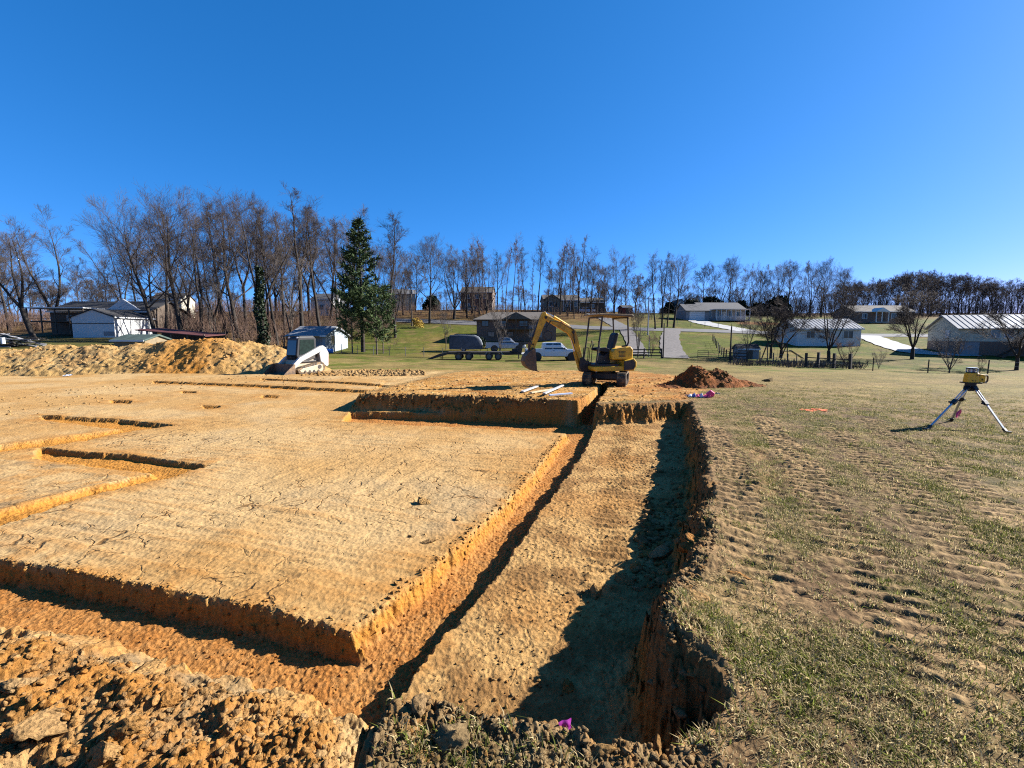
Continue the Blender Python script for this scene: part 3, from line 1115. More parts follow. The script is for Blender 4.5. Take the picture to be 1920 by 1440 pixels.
def blade_mat():
    m, n, b = principled('grass_blades')
    b.inputs['Roughness'].default_value = 0.75
    b.inputs['Specular IOR Level'].default_value = 0.0
    at = n.nodes.new('ShaderNodeAttribute')
    at.attribute_name = 'soil'
    oi = n.nodes.new('ShaderNodeObjectInfo')
    mr = n.nodes.new('ShaderNodeMapRange')
    mr.inputs['To Min'].default_value = .65
    mr.inputs['To Max'].default_value = 1.3
    L(n, oi.outputs['Random'], mr.inputs['Value'])
    mx = n.nodes.new('ShaderNodeMix')
    mx.data_type = 'RGBA'
    mx.blend_type = 'MULTIPLY'
    mx.inputs['Factor'].default_value = 1
    L(n, at.outputs['Color'], mx.inputs['A'])
    L(n, mr.outputs[0], mx.inputs['B'])
    L(n, mx.outputs['Result'], b.inputs['Base Color'])
    tl = n.nodes.new('ShaderNodeBsdfTranslucent')
    L(n, mx.outputs['Result'], tl.inputs['Color'])
    ms = n.nodes.new('ShaderNodeMixShader')
    ms.inputs[0].default_value = .42
    L(n, b.outputs[0], ms.inputs[1])
    L(n, tl.outputs[0], ms.inputs[2])
    L(n, ms.outputs[0], n.nodes['Material Output'].inputs['Surface'])
    return m


MAT_BLADE = blade_mat()


def tuft(seed, nb, spread, hmin, hmax, green, w=.0028):
    rs = np.random.RandomState(seed)
    V, F, C = [], [], []
    for i in range(nb):
        a = rs.rand() * 6.283
        r = spread * math.sqrt(rs.rand())
        x, y = r * math.cos(a), r * math.sin(a)
        h = hmin + (hmax - hmin) * rs.rand() ** 1.6
        d = rs.rand() * 6.283
        lean = .25 + 1.5 * rs.rand()
        dx, dy = math.cos(d), math.sin(d)
        px_, py_ = -dy * w * (.7 + .7 * rs.rand()), dx * w * (.7 + .7 * rs.rand())
        o = len(V)
        m = h * .55
        V += [(x - px_, y - py_, -.006), (x + px_, y + py_, -.006),
              (x + dx * lean * m * .45 - px_ * .8, y + dy * lean * m * .45 - py_ * .8, m), (x + dx * lean * m * .45 + px_ * .8, y + dy * lean * m * .45 + py_ * .8, m),
              (x + dx * lean * h * .95, y + dy * lean * h * .95, h * (1.0 - .25 * lean * .5))]
        F += [(o, o + 1, o + 3), (o, o + 3, o + 2), (o + 2, o + 3, o + 4)]
        if rs.rand() < green:
            c_ = np.array((.115, .128, .028)) * (.75 + .6 * rs.rand())
        else:
            c_ = np.array((.42, .33, .175)) * (.55 + .7 * rs.rand())
        C += [c_] * 5
    return mesh_np('grass_tuft', np.array(V), np.array(F), MAT_BLADE, col=np.array(C))


for k, (nb, sp_, h0, h1, gr) in enumerate(((18, .05, .012, .045, .15), (22, .06, .015, .055, .55), (16, .04, .02, .075, .35), (26, .07, .010, .038, .8), (14, .05, .01, .03, .05), (20, .05, .02, .07, .85))):
    o = bpy.data.objects.new('grass_tuft', tuft(50 + k, nb, sp_, h0, h1, gr))
    _bc.objects.link(o)


def scatter_group():
    g = bpy.data.node_groups.new('scatter', 'GeometryNodeTree')
    g.interface.new_socket('Geometry', in_out='INPUT', socket_type='NodeSocketGeometry')
    g.interface.new_socket('Geometry', in_out='OUTPUT', socket_type='NodeSocketGeometry')
    N = g.nodes
    gi, go = N.new('NodeGroupInput'), N.new('NodeGroupOutput')
    ip = N.new('GeometryNodeInstanceOnPoints')
    ci = N.new('GeometryNodeCollectionInfo')
    ci.inputs['Collection'].default_value = _bc
    ci.inputs['Separate Children'].default_value = True
    ci.inputs['Reset Children'].default_value = True
    ip.inputs['Pick Instance'].default_value = True
    for nm, dt, sock in (('pickid', 'INT', 'Instance Index'), ('turn', 'FLOAT_VECTOR', 'Rotation'), ('size', 'FLOAT', 'Scale')):
        a = N.new('GeometryNodeInputNamedAttribute')
        a.data_type = dt
        a.inputs['Name'].default_value = nm
        g.links.new(a.outputs['Attribute'], ip.inputs[sock])
    g.links.new(gi.outputs[0], ip.inputs['Points'])
    g.links.new(ci.outputs[0], ip.inputs['Instance'])
    g.links.new(ip.outputs[0], go.inputs[0])
    return g


SCATTER = scatter_group()


def scatter(name, V, ids, rz, sc, label):
    me = bpy.data.meshes.new(name)
    me.vertices.add(len(V))
    me.vertices.foreach_set('co', np.asarray(V, np.float32).ravel())
    a = me.attributes.new('pickid', 'INT', 'POINT')
    a.data.foreach_set('value', ids.astype(np.int32))
    b = me.attributes.new('turn', 'FLOAT_VECTOR', 'POINT')
    b.data.foreach_set('vector', np.stack([rz * 0, rz * 0, rz], 1).astype(np.float32).ravel())
    c_ = me.attributes.new('size', 'FLOAT', 'POINT')
    c_.data.foreach_set('value', sc.astype(np.float32))
    o = tag(obj(name, me), label, kind='stuff')
    md = o.modifiers.new('scatter', 'NODES')
    md.node_group = SCATTER
    return o


nT = 210000
r_ = 1.15 + 21 * RNG.rand(nT) ** 1.25
a_ = np.radians(-62 + 120 * RNG.rand(nT))
gx, gy = r_ * np.sin(a_), r_ * np.cos(a_)
gz, _c, _k2, _rg, gm_ = near_surface(gx, gy)
patch = fbm(gx * 1.6, gy * 1.6, 4, 125)
keep = (RNG.rand(nT) < (1 - sst(13, 22, r_)) * gm_ * (.3 + .7 * sst(-.45, .2, fbm(gx * .8, gy * .8, 3, 129) + .25 * sst(4, 9, r_))) * (.35 + .65 * sst(-.5, .4, patch + .3 * fbm(gx * 5, gy * 5, 2, 127)))) & (_rg == 0)
gx, gy, gz, patch = gx[keep], gy[keep], gz[keep], patch[keep]
nT = len(gx)
gsel = RNG.rand(nT) < sst(-.05, 1.1, patch + .05)
ids = np.where(gsel, np.array([1, 3, 5])[RNG.randint(3, size=nT)], np.array([0, 2, 4])[RNG.randint(3, size=nT)])
scatter('grass', np.stack([gx, gy, gz], 1), ids, RNG.rand(nT) * 6.283, .40 + .55 * RNG.rand(nT), 'short patchy winter grass over the tracked field')
# ------------------------------------------------------------------ mesh builder
class MB:
    def __init__(self):
        self.v, self.f = [], []

    def add(self, V, F, mtx=None):
        o = len(self.v)
        for p in V:
            p = Vector(p)
            self.v.append(tuple(mtx @ p) if mtx is not None else tuple(p))
        for f in F:
            self.f.append(tuple(i + o for i in f))
        return self

    def box(self, c, s, rot=None):
        x, y, z = s[0] / 2, s[1] / 2, s[2] / 2
        V = [(-x, -y, -z), (x, -y, -z), (x, y, -z), (-x, y, -z), (-x, -y, z), (x, -y, z), (x, y, z), (-x, y, z)]
        F = [(3, 2, 1, 0), (4, 5, 6, 7), (0, 1, 5, 4), (1, 2, 6, 5), (2, 3, 7, 6), (3, 0, 4, 7)]
        m = Matrix.Translation(c)
        if rot is not None:
            m = m @ Euler(rot).to_matrix().to_4x4()
        return self.add(V, F, m)

    def beam(self, p0, p1, w, h, up=(0, 0, 1)):
        """rectangular bar from p0 to p1"""
        p0, p1 = Vector(p0), Vector(p1)
        d = (p1 - p0)
        ln = d.length
        d.normalize()
        u = Vector(up)
        s = d.cross(u)
        if s.length < 1e-4:
            s = d.cross(Vector((1, 0, 0)))
        s.normalize()
        u = s.cross(d)
        V = []
        for q in (p0, p1):
            for a, b in ((-1, -1), (1, -1), (1, 1), (-1, 1)):
                V.append(q + s * (a * w / 2) + u * (b * h / 2))
        return self.add(V, [(0, 1, 2, 3), (7, 6, 5, 4), (0, 4, 5, 1), (1, 5, 6, 2), (2, 6, 7, 3), (3, 7, 4, 0)])

    def cyl(self, p0, p1, r0, r1=None, n=12, caps=True):
        r1 = r0 if r1 is None else r1
        p0, p1 = Vector(p0), Vector(p1)
        d = (p1 - p0).normalized()
        a = d.orthogonal().normalized()
        b = d.cross(a)
        V, F = [], []
        for q, r in ((p0, r0), (p1, r1)):
            for i in range(n):
                t = 2 * math.pi * i / n
                V.append(q + a * (r * math.cos(t)) + b * (r * math.sin(t)))
        for i in range(n):
            j = (i + 1) % n
            F.append((i, j, n + j, n + i))
        if caps:
            F.append(tuple(range(n - 1, -1, -1)))
            F.append(tuple(range(n, 2 * n)))
        return self.add(V, F)

    def path(self, pts, r, n=8):
        for a, b in zip(pts[:-1], pts[1:]):
            self.cyl(a, b, r, r, n)
        return self

    def ext(self, prof, y0, y1, axis='y'):
        """extrude a closed (x,z) outline between y0 and y1"""
        n = len(prof)
        V = []
        for y in (y0, y1):
            for a, b in prof:
                V.append((a, y, b) if axis == 'y' else ((y, a, b) if axis == 'x' else (a, b, y)))
        F = [tuple(range(n)), tuple(range(2 * n - 1, n - 1, -1))]
        for i in range(n):
            j = (i + 1) % n
            F.append((i, n + i, n + j, j))
        return self.add(V, F)

    def loft(self, rings, close=True):
        n = len(rings[0])
        V = [p for r_ in rings for p in r_]
        F = []
        for k in range(len(rings) - 1):
            for i in range(n):
                j = (i + 1) % n
                F.append((k * n + i, k * n + j, (k + 1) * n + j, (k + 1) * n + i))
        if close:
            F.append(tuple(range(n - 1, -1, -1)))
            F.append(tuple(range((len(rings) - 1) * n, len(rings) * n)))
        return self.add(V, F)

    def mesh(self, name, mat, smooth=False):
        me = bpy.data.meshes.new(name)
        me.from_pydata(self.v, [], self.f)
        bm = bmesh.new()
        bm.from_mesh(me)
        bmesh.ops.recalc_face_normals(bm, faces=bm.faces)
        bm.to_mesh(me)
        bm.free()
        if smooth:
            me.shade_smooth()
        for m in (mat if isinstance(mat, (list, tuple)) else [mat]):
            me.materials.append(m)
        return me

    def build(self, name, mat, parent=None, bevel=0.0, smooth=False, seg=2):
        o = obj(name, self.mesh(name, mat, smooth), parent)
        if bevel:
            md = o.modifiers.new('bevel', 'BEVEL')
            md.width = bevel
            md.segments = seg
            md.limit_method = 'ANGLE'
            md.angle_limit = R(35)
            md.harden_normals = False
        return o


def wheel(parent, c, r, w, name='wheel', rimcol=None, n=20):
    """tyre with a rim; axis along local y"""
    prof = [(r * .62, -w * .42), (r * .80, -w * .5), (r * .94, -w * .47), (r, -w * .36), (r, w * .36), (r * .94, w * .47), (r * .80, w * .5), (r * .62, w * .42)]
    rings = []
    for i in range(n + 1):
        t = 2 * math.pi * i / n
        rings.append([(c[0] + p * math.cos(t), c[1] + q, c[2] + p * math.sin(t)) for p, q in prof])
    root = MB().loft(rings, close=False).build(name, RUBBER, parent, smooth=True)
    m = MB().cyl((c[0], c[1] - w * .34, c[2]), (c[0], c[1] + w * .34, c[2]), r * .64, n=n)
    for i in range(6):
        t = 2 * math.pi * i / 6
        m.box((c[0] + .33 * r * math.cos(t), c[1], c[2] + .33 * r * math.sin(t)), (.5 * r, w * .78, .12 * r), (0, -t, 0))
    m.cyl((c[0], c[1] - w * .44, c[2]), (c[0], c[1] + w * .44, c[2]), r * .16, n=10)
    m.build('rim', rimcol or STEELG, root)
    return root


CLAYD = (.26, .135, .05)
RUBBER = M('rubber', (.018, .017, .016), .8, var=.3, dirt=CLAYD, dirt_amt=.35)
RUBBERM = M('muddy_rubber', (.03, .027, .024), .85, var=.3, scale=9, dirt=(.30, .19, .09), dirt_amt=.85, bump=.3)
YEL = M('machine_yellow', (.78, .44, .02), .45, var=.15, scale=5, dirt=(.20, .11, .035), dirt_amt=.6)
YEL2 = M('boom_yellow', (.74, .40, .02), .45, var=.2, scale=7, dirt=(.16, .08, .028), dirt_amt=.75)
BLK = M('black_steel', (.02, .02, .021), .55, var=.3, dirt=(.16, .1, .05), dirt_amt=.35)
BLKP = M('black_plastic', (.013, .013, .014), .5, var=.25)
STEELG = M('grey_steel', (.33, .33, .33), .4, .6, var=.2)
CHROME = M('bright_rod', (.7, .7, .7), .2, 1.0, var=.05)
RUST = M('worn_bucket', (.085, .06, .045), .65, .3, var=.45, scale=8, dirt=(.27, .16, .07), dirt_amt=.6)
WHITE = M('white_paint', (.62, .63, .64), .35, var=.06, spec=.5)
WHITED = M('dusty_white_paint', (.46, .45, .42), .45, var=.10, dirt=(.34, .24, .13), dirt_amt=.45)
GLASS = M('dark_glass', (.012, .015, .018), .08, var=.05, spec=.8)
CREAM = M('dusty_cream_paint', (.42, .36, .25), .5, var=.12, dirt=(.36, .24, .12), dirt_amt=.6)
RED = M('red_lens', (.45, .02, .015), .35, var=.1)
LAMP = M('headlamp', (.6, .62, .65), .15, var=.05, spec=.8)

# ------------------------------------------------------------------ mini excavator
EXY = 17.0
ex, ey = xat(1137, EXY, 700), EXY
ez = float(np.mean(surf([(ex + .6, ey), (ex - .5, ey + .5), (ex + .7, ey - .5)])))
EX = empty('mini_excavator', (ex, ey, ez), R(194), 'yellow open-canopy mini excavator straddling the trench with its boom to the left', 'excavator')
# the tracks keep the direction of the trench; the house is slewed to the left
th = math.atan2(BY, BX) - R(194)
TM = Matrix.Rotation(th, 4, 'Z')


def track(parent, y, L_, h, w, nlug, mat):
    prof = []
    rr = h / 2
    for i in range(9):
        t = -math.pi / 2 + math.pi * i / 8
        prof.append((L_ / 2 - rr + rr * math.cos(t), rr + rr * math.sin(t)))
    for i in range(9):
        t = math.pi / 2 + math.pi * i / 8
        prof.append((-L_ / 2 + rr + rr * math.cos(t), rr + rr * math.sin(t)))
    m = MB()
    n = len(prof)
    inner = [(a * .93, rr + (b - rr) * .72) for a, b in prof]
    V = [(a, y - w / 2, b) for a, b in prof] + [(a, y + w / 2, b) for a, b in prof] + [(a, y - w / 2, b) for a, b in inner] + [(a, y + w / 2, b) for a, b in inner]
    F = []
    for i in range(n):
        j = (i + 1) % n
        F += [(i, j, n + j, n + i), (2 * n + i, 3 * n + i, 3 * n + j, 2 * n + j), (i, 2 * n + i, 2 * n + j, j), (n + i, n + j, 3 * n + j, 3 * n + i)]
    m.add(V, F)
    # lugs round the belt
    per = [0]
    for i in range(n):
        a, b = prof[i], prof[(i + 1) % n]
        per.append(per[-1] + math.hypot(b[0] - a[0], b[1] - a[1]))
    for k in range(nlug):
        s = per[-1] * k / nlug
        i = max(q for q in range(n) if per[q] <= s)
        a, b = prof[i], prof[(i + 1) % n]
        f = (s - per[i]) / max(per[i + 1] - per[i], 1e-6)
        x, z = a[0] + (b[0] - a[0]) * f, a[1] + (b[1] - a[1]) * f
        ang = math.atan2(b[1] - a[1], b[0] - a[0])
        m.box((x, y, z), (.035, w * .94, .045), (0, -ang, 0))
    return m


for sgn in (-1, 1):
    m = track(None, sgn * .60, 1.75, .46, .30, 40, RUBBERM)
    m2 = MB().add(m.v, m.f, TM)
    tr = m2.build('track', RUBBERM, EX)
    w_ = MB()
    for xx, rr in ((-.64, .17), (.64, .17), (-.3, .085), (0, .085), (.3, .085)):
        w_.cyl((xx, sgn * .60 - .17, .23 if rr > .1 else .11), (xx, sgn * .60 + .17, .23 if rr > .1 else .11), rr, n=14)
    w_.box((0, sgn * .60, .24), (1.1, .2, .14))
    MB().add(w_.v, w_.f, TM).build('track_roller', BLK, tr)
w_ = MB().box((0, 0, .33), (.75, 1.0, .20)).cyl((0, 0, .40), (0, 0, .56), .33, n=20)
MB().add(w_.v, w_.f, TM).build('undercarriage', BLK, EX, .01)
w_ = MB().ext([(1.15, .04), (1.11, .03), (1.09, .2), (1.13, .36), (1.17, .36), (1.15, .2)], -.72, .72).beam((1.1, -.35, .2), (.5, -.35, .28), .09, .09).beam((1.1, .35, .2), (.5, .35, .28), .09, .09)
MB().add(w_.v, w_.f, TM).build('dozer_blade', RUST, EX, .008)
# upper structure
MB().ext([(-.78, .53), (.72, .53), (.80, .60), (.80, .70), (-.78, .70)], -.66, .66).build('skirt', YEL, EX, .02)
cw = MB()
cw.ext([(-.36, .54), (-.74, .56), (-.84, .68), (-.84, .86), (-.74, .98), (-.36, .90)], -.70, .70)
cw.build('counterweight', YEL, EX, .03)
MB().ext([(-.34, .56), (-.70, .58), (-.76, .68), (-.76, .84), (-.68, .93), (-.34, .87)], -.715, -.70).build('counterweight_panel', BLK, EX)
MB().ext([(-.34, .56), (-.70, .58), (-.76, .68), (-.76, .84), (-.68, .93), (-.34, .87)], .70, .715).build('counterweight_panel', BLK, EX)
hd = MB().ext([(-.72, .93), (.06, .93), (.06, 1.18), (-.06, 1.32), (-.64, 1.40), (-.74, 1.28)], -.60, .60)
hd.build('engine_hood', YEL, EX, .035, seg=3)
for k in range(5):
    for s_ in (-1, 1):
        MB().box((-.30, s_ * .603, 1.04 + k * .045), (.26, .012, .02)).build('vent_slat', BLK, EX)
MB().box((.30, 0, .735), (.95, 1.22, .07)).build('floor_plate', BLK, EX, .01)
MB().ext([(.04, .77), (.30, .77), (.26, 1.06), (.10, 1.20), (-.05, 1.20)], -.34, .34).build('seat_box', BLKP, EX, .02)
st_ = MB().ext([(-.10, 1.20), (.34, 1.20), (.38, 1.28), (.30, 1.33), (-.06, 1.31)], -.25, .25)
st_.build('seat', BLKP, EX, .03)
MB().ext([(-.06, 1.28), (-.20, 1.80), (-.29, 1.90), (-.36, 1.86), (-.30, 1.6), (-.20, 1.28)], -.24, .24).build('seat_back', BLKP, EX, .04)
for s_ in (-1, 1):
    lv = MB().ext([(.10, 1.18), (.46, 1.24), (.46, 1.34), (.20, 1.36), (.06, 1.30)], s_ * .30 - .07, s_ * .30 + .07)
    lv.cyl((.40, s_ * .30, 1.30), (.46, s_ * .30, 1.52), .014, n=6).cyl((.46, s_ * .30, 1.50), (.47, s_ * .30, 1.60), .026, n=8)
    lv.build('joystick_console', BLKP, EX, .01)
    tl = MB().cyl((.66, s_ * .10, .76), (.62, s_ * .10, 1.36), .014, n=6).cyl((.62, s_ * .10, 1.36), (.56, s_ * .12, 1.48), .018, n=6).box((.68, s_ * .12, .80), (.18, .10, .03))
    tl.build('travel_lever', BLK, EX)
gr = MB().path([(.72, -.5, .77), (.70, -.5, 1.32), (.68, -.12, 1.34), (.70, -.12, .77)], .016, 6)
gr.build('grab_rail', BLK, EX)
# canopy on four posts
for s_ in (-1, 1):
    MB().path([(.68, s_ * .58, .74), (.56, s_ * .57, 1.62), (.47, s_ * .57, 2.44)], .031, 10).build('canopy_post', BLK, EX)
    MB().path([(-.50, s_ * .57, 2.44), (-.56, s_ * .57, 1.55), (-.50, s_ * .57, 1.42), (-.30, s_ * .57, 1.40)], .031, 10).build('canopy_post', BLK, EX)
cp = MB().ext([(-.66, 2.43), (.62, 2.49), (.66, 2.52), (.60, 2.545), (-.62, 2.53), (-.70, 2.47)], -.66, .66)
cp.build('canopy_roof', M('canopy_paint', (.16, .105, .05), .6, var=.3, dirt=(.35, .24, .12), dirt_amt=.6), EX, .015)
MB().beam((.47, -.57, 2.43), (.47, .57, 2.43), .06, .05).build('canopy_crossbar', BLK, EX)
MB().beam((-.50, -.57, 2.42), (-.50, .57, 2.42), .06, .05).build('canopy_crossbar', BLK, EX)
# boom, arm, bucket
MB().ext([(.74, .50), (1.02, .48), (1.10, .62), (1.10, .95), (.98, 1.02), (.88, .90), (.74, .88)], -.15, .15).build('swing_bracket', BLK, EX, .015)
B0, B1, B2 = (1.02, 0, .92), (1.36, 0, 1.93), (2.36, 0, 2.42)
bm_ = MB().ext([(.95, .86), (1.10, .84), (1.36, 1.62), (1.52, 1.84), (2.38, 2.33), (2.44, 2.42), (2.36, 2.50), (1.46, 2.10), (1.26, 1.96), (1.16, 1.66)], -.085, .085)
boom = bm_.build('boom', YEL2, EX, .012)
for q in ((1.02, .92), (2.38, 2.41), (1.36, 1.9)):
    MB().cyl((q[0], -.13, q[1]), (q[0], .13, q[1]), .05, n=12).build('pivot_pin', BLK, boom)
cy = MB().cyl((1.08, 0, .62), (1.27, 0, 1.22), .055, n=12)
cy.build('boom_cylinder', YEL2, EX)
MB().cyl((1.27, 0, 1.22), (1.42, 0, 1.70), .03, n=10).build('cylinder_rod', CHROME, EX)
MB().cyl((1.50, 0, 2.12), (2.06, 0, 2.44), .05, n=12).build('arm_cylinder', YEL2, EX)
MB().cyl((2.06, 0, 2.44), (2.42, 0, 2.60), .028, n=10).build('cylinder_rod', CHROME, EX)
arm = MB().ext([(2.38, 2.62), (2.50, 2.58), (2.60, 2.38), (2.93, 1.36), (2.90, 1.26), (2.80, 1.28), (2.44, 2.12), (2.31, 2.38)], -.075, .075).build('arm', YEL2, EX, .012)
MB().cyl((2.86, -.13, 1.32), (2.86, .13, 1.32), .04, n=12).build('pivot_pin', BLK, arm)
MB().cyl((2.58, 0, 2.34), (2.83, 0, 1.72), .045, n=12).build('bucket_cylinder', BLK, EX)
MB().cyl((2.83, 0, 1.72), (2.96, 0, 1.52), .025, n=10).beam((2.97, .06, 1.54), (2.80, .06, 1.46), .03, .07).beam((2.97, -.06, 1.54), (2.80, -.06, 1.46), .03, .07).beam((2.97, 0, 1.54), (2.96, 0, 1.26), .1, .06).build('bucket_link', RUST, EX)
prof_o = [(2.80, 1.34), (3.00, 1.24), (3.14, 1.08), (3.20, .90), (3.14, .74), (3.02, .64), (2.86, .56), (2.74, .58)]
bk = MB()
th_ = .025
V, F = [], []
for y in (-.26, .26):
    for i, (a, b) in enumerate(prof_o):
        V.append((a, y, b))
cxx, czz = 2.93, .93
for y in (-.26 + th_, .26 - th_):
    for (a, b) in prof_o:
        dx_, dz_ = cxx - a, czz - b
        ln = math.hypot(dx_, dz_)
        V.append((a + dx_ / ln * th_, y, b + dz_ / ln * th_))
n = len(prof_o)
for i in range(n - 1):
    F += [(i, i + 1, n + i + 1, n + i), (2 * n + i, 3 * n + i, 3 * n + i + 1, 2 * n + i + 1)]
F += [tuple(range(n)), tuple(range(2 * n - 1, n - 1, -1)), tuple(range(2 * n, 3 * n)), tuple(range(4 * n - 1, 3 * n - 1, -1))]
F += [(n - 1, 2 * n - 1, 4 * n - 1, 3 * n - 1), (0, 2 * n, 3 * n, n)]
bk.add(V, F)
bucket = bk.build('bucket', RUST, EX)
for k in range(4):
    y = -.22 + k * .147
    MB().ext([(2.78, .61), (2.80, .56), (2.60, .50)], y - .03, y + .03).build('tooth', RUST, bucket)
hs_ = []
for k in range(15):
    t = 2 * math.pi * k / 14
    hs_.append((2.30 + .15 * math.cos(t), .10, 1.78 + .17 * math.sin(t)))
MB().path(hs_, .016, 6).path([(1.30, .1, 1.5), (1.36, .11, 1.98), (1.80, .1, 2.24), (2.20, .1, 2.30), (2.36, .1, 2.08), (2.38, .1, 1.92)], .014, 6).build('hydraulic_hose', BLKP, EX)

# ------------------------------------------------------------------ compact track loader
TY = 28.0
tp = atY(565, 692, TY)
TLR = empty('track_loader', (tp.x, tp.y, float(surf([(tp.x, tp.y)])[0]) + .02), R(240), 'white compact track loader with its bucket lowered in front of the spoil mound', 'track loader')
for s_ in (-1, 1):
    y = s_ * .75
    prof = [(-.95, .30), (-.86, .08), (-.70, .02), (.70, .02), (.88, .10), (.94, .28), (.62, .44), (-.70, .70), (-.90, .62)]
    m = MB().ext(prof, y - .22, y + .22)
    m.build('track', RUBBERM, TLR, .03)
    MB().ext([(-.80, .26), (-.72, .12), (.70, .12), (.80, .24), (.58, .36), (-.66, .56), (-.76, .52)], y - .235, y + .235).build('track_frame', CREAM, TLR, .02)
    w_ = MB()
    for xx, zz_, rr in ((-.55, .40, .13), (-.45, .17, .07), (-.15, .17, .07), (.15, .17, .07), (.45, .17, .07)):
        w_.cyl((xx, y - .25, zz_), (xx, y + .25, zz_), rr, n=12)
    w_.build('track_roller', BLK, TLR)
MB().ext([(-1.30, .35), (-.2, .28), (.70, .30), (.78, .62), (.60, .82), (-.9, .95), (-1.34, .95)], -.52, .52).build('body', CREAM, TLR, .03)
MB().ext([(-1.36, .42), (-1.20, .36), (-.80, .70), (-.72, 1.18), (-.92, 1.52), (-1.22, 1.52), (-1.40, 1.20)], -.78, .78).build('rear_upright', WHITED, TLR, .04)
MB().box((-1.385, 0, .95), (.03, .9, .5)).build('tail_grille', BLK, TLR)
for s_ in (-1, 1):
    MB().box((-1.40, s_ * .68, .80), (.04, .12, .42)).build('tail_lamp', RED, TLR)
cab = MB().ext([(-.72, .85), (.52, .80), (.62, 1.10), (.48, 2.08), (.40, 2.18), (-.62, 2.20), (-.74, 2.05)], -.50, .50)
cab.build('cab', BLKP, TLR, .03)
MB().ext([(.565, .92), (.632, 1.12), (.512, 1.98), (.49, 1.98), (.60, 1.12), (.55, .92)], -.40, .40).build('front_door_glass', GLASS, TLR)
for s_ in (.508, -.508):
    MB().ext([(-.60, 1.25), (.44, 1.14), (.36, 2.02), (-.58, 2.04)], s_ - .007, s_ + .007).build('side_window', M('green_glass', (.008, .018, .014), .3, var=.4, spec=.2), TLR)
MB().box((-.1, 0, 2.215), (.95, .94, .05)).build('cab_roof', BLKP, TLR, .02)
for s_ in (-1, 1):
    MB().box((.44, s_ * .38, 2.14), (.06, .14, .09)).build('work_lamp', LAMP, TLR, .01)
    y = s_ * .66
    MB().ext([(-1.26, 1.50), (-1.02, 1.66), (-.80, 1.62), (.60, .98), (1.02, .62), (1.14, .30), (1.00, .22), (.84, .46), (.44, .76), (-.86, 1.30), (-1.10, 1.32)], y - .10, y + .10).build('lift_arm', WHITED, TLR, .02)
    MB().cyl((-.70, s_ * .56, .72), (.42, s_ * .60, .74), .05, n=10).build('lift_cylinder', BLK, TLR)
    MB().cyl((.55, s_ * .40, .72), (1.05, s_ * .40, .46), .045, n=10).build('tilt_cylinder', BLK, TLR)
for s_ in (.58, -.58):
    MB().ext([(-.62, .92), (.30, .72), (.42, .80), (-.50, 1.16), (-.66, 1.12)], s_ - .017, s_ + .017).build('arm_gap_shade', BLK, TLR)  # black sheet added as the shade of the gap under the arm
bp_ = [(1.06, .62), (1.10, .10), (1.22, .02), (1.90, .0), (1.90, .025), (1.26, .05), (1.15, .14), (1.11, .62)]
bkt = MB().ext(bp_, -.98, .98)
for s_ in (-.98, .96):
    bkt.ext([(1.07, .62), (1.09, .08), (1.22, .02), (1.88, .01), (1.50, .34), (1.16, .62)], s_, s_ + .025)
bkt.build('bucket', RUST, TLR, .004)
MB().box((1.0, 0, .32), (.12, 1.0, .36)).build('quick_coupler', BLK, TLR, .01)


# ------------------------------------------------------------------ cars and pickups
def loft_body(sections, mat, name, parent, bevel=.03, smooth=False):
    """sections: list of (x, halfwidth_low, halfwidth_high, z_low, z_mid, z_high)"""
    rings = []
    for x, wl, wh, z0, zm, z1 in sections:
        rings.append([(x, -wl, z0), (x, wl, z0), (x, wl * 1.02, zm), (x, wh, z1), (x, -wh, z1), (x, -wl * 1.02, zm)])
    return MB().loft(rings).build(name, mat, parent, bevel, smooth)


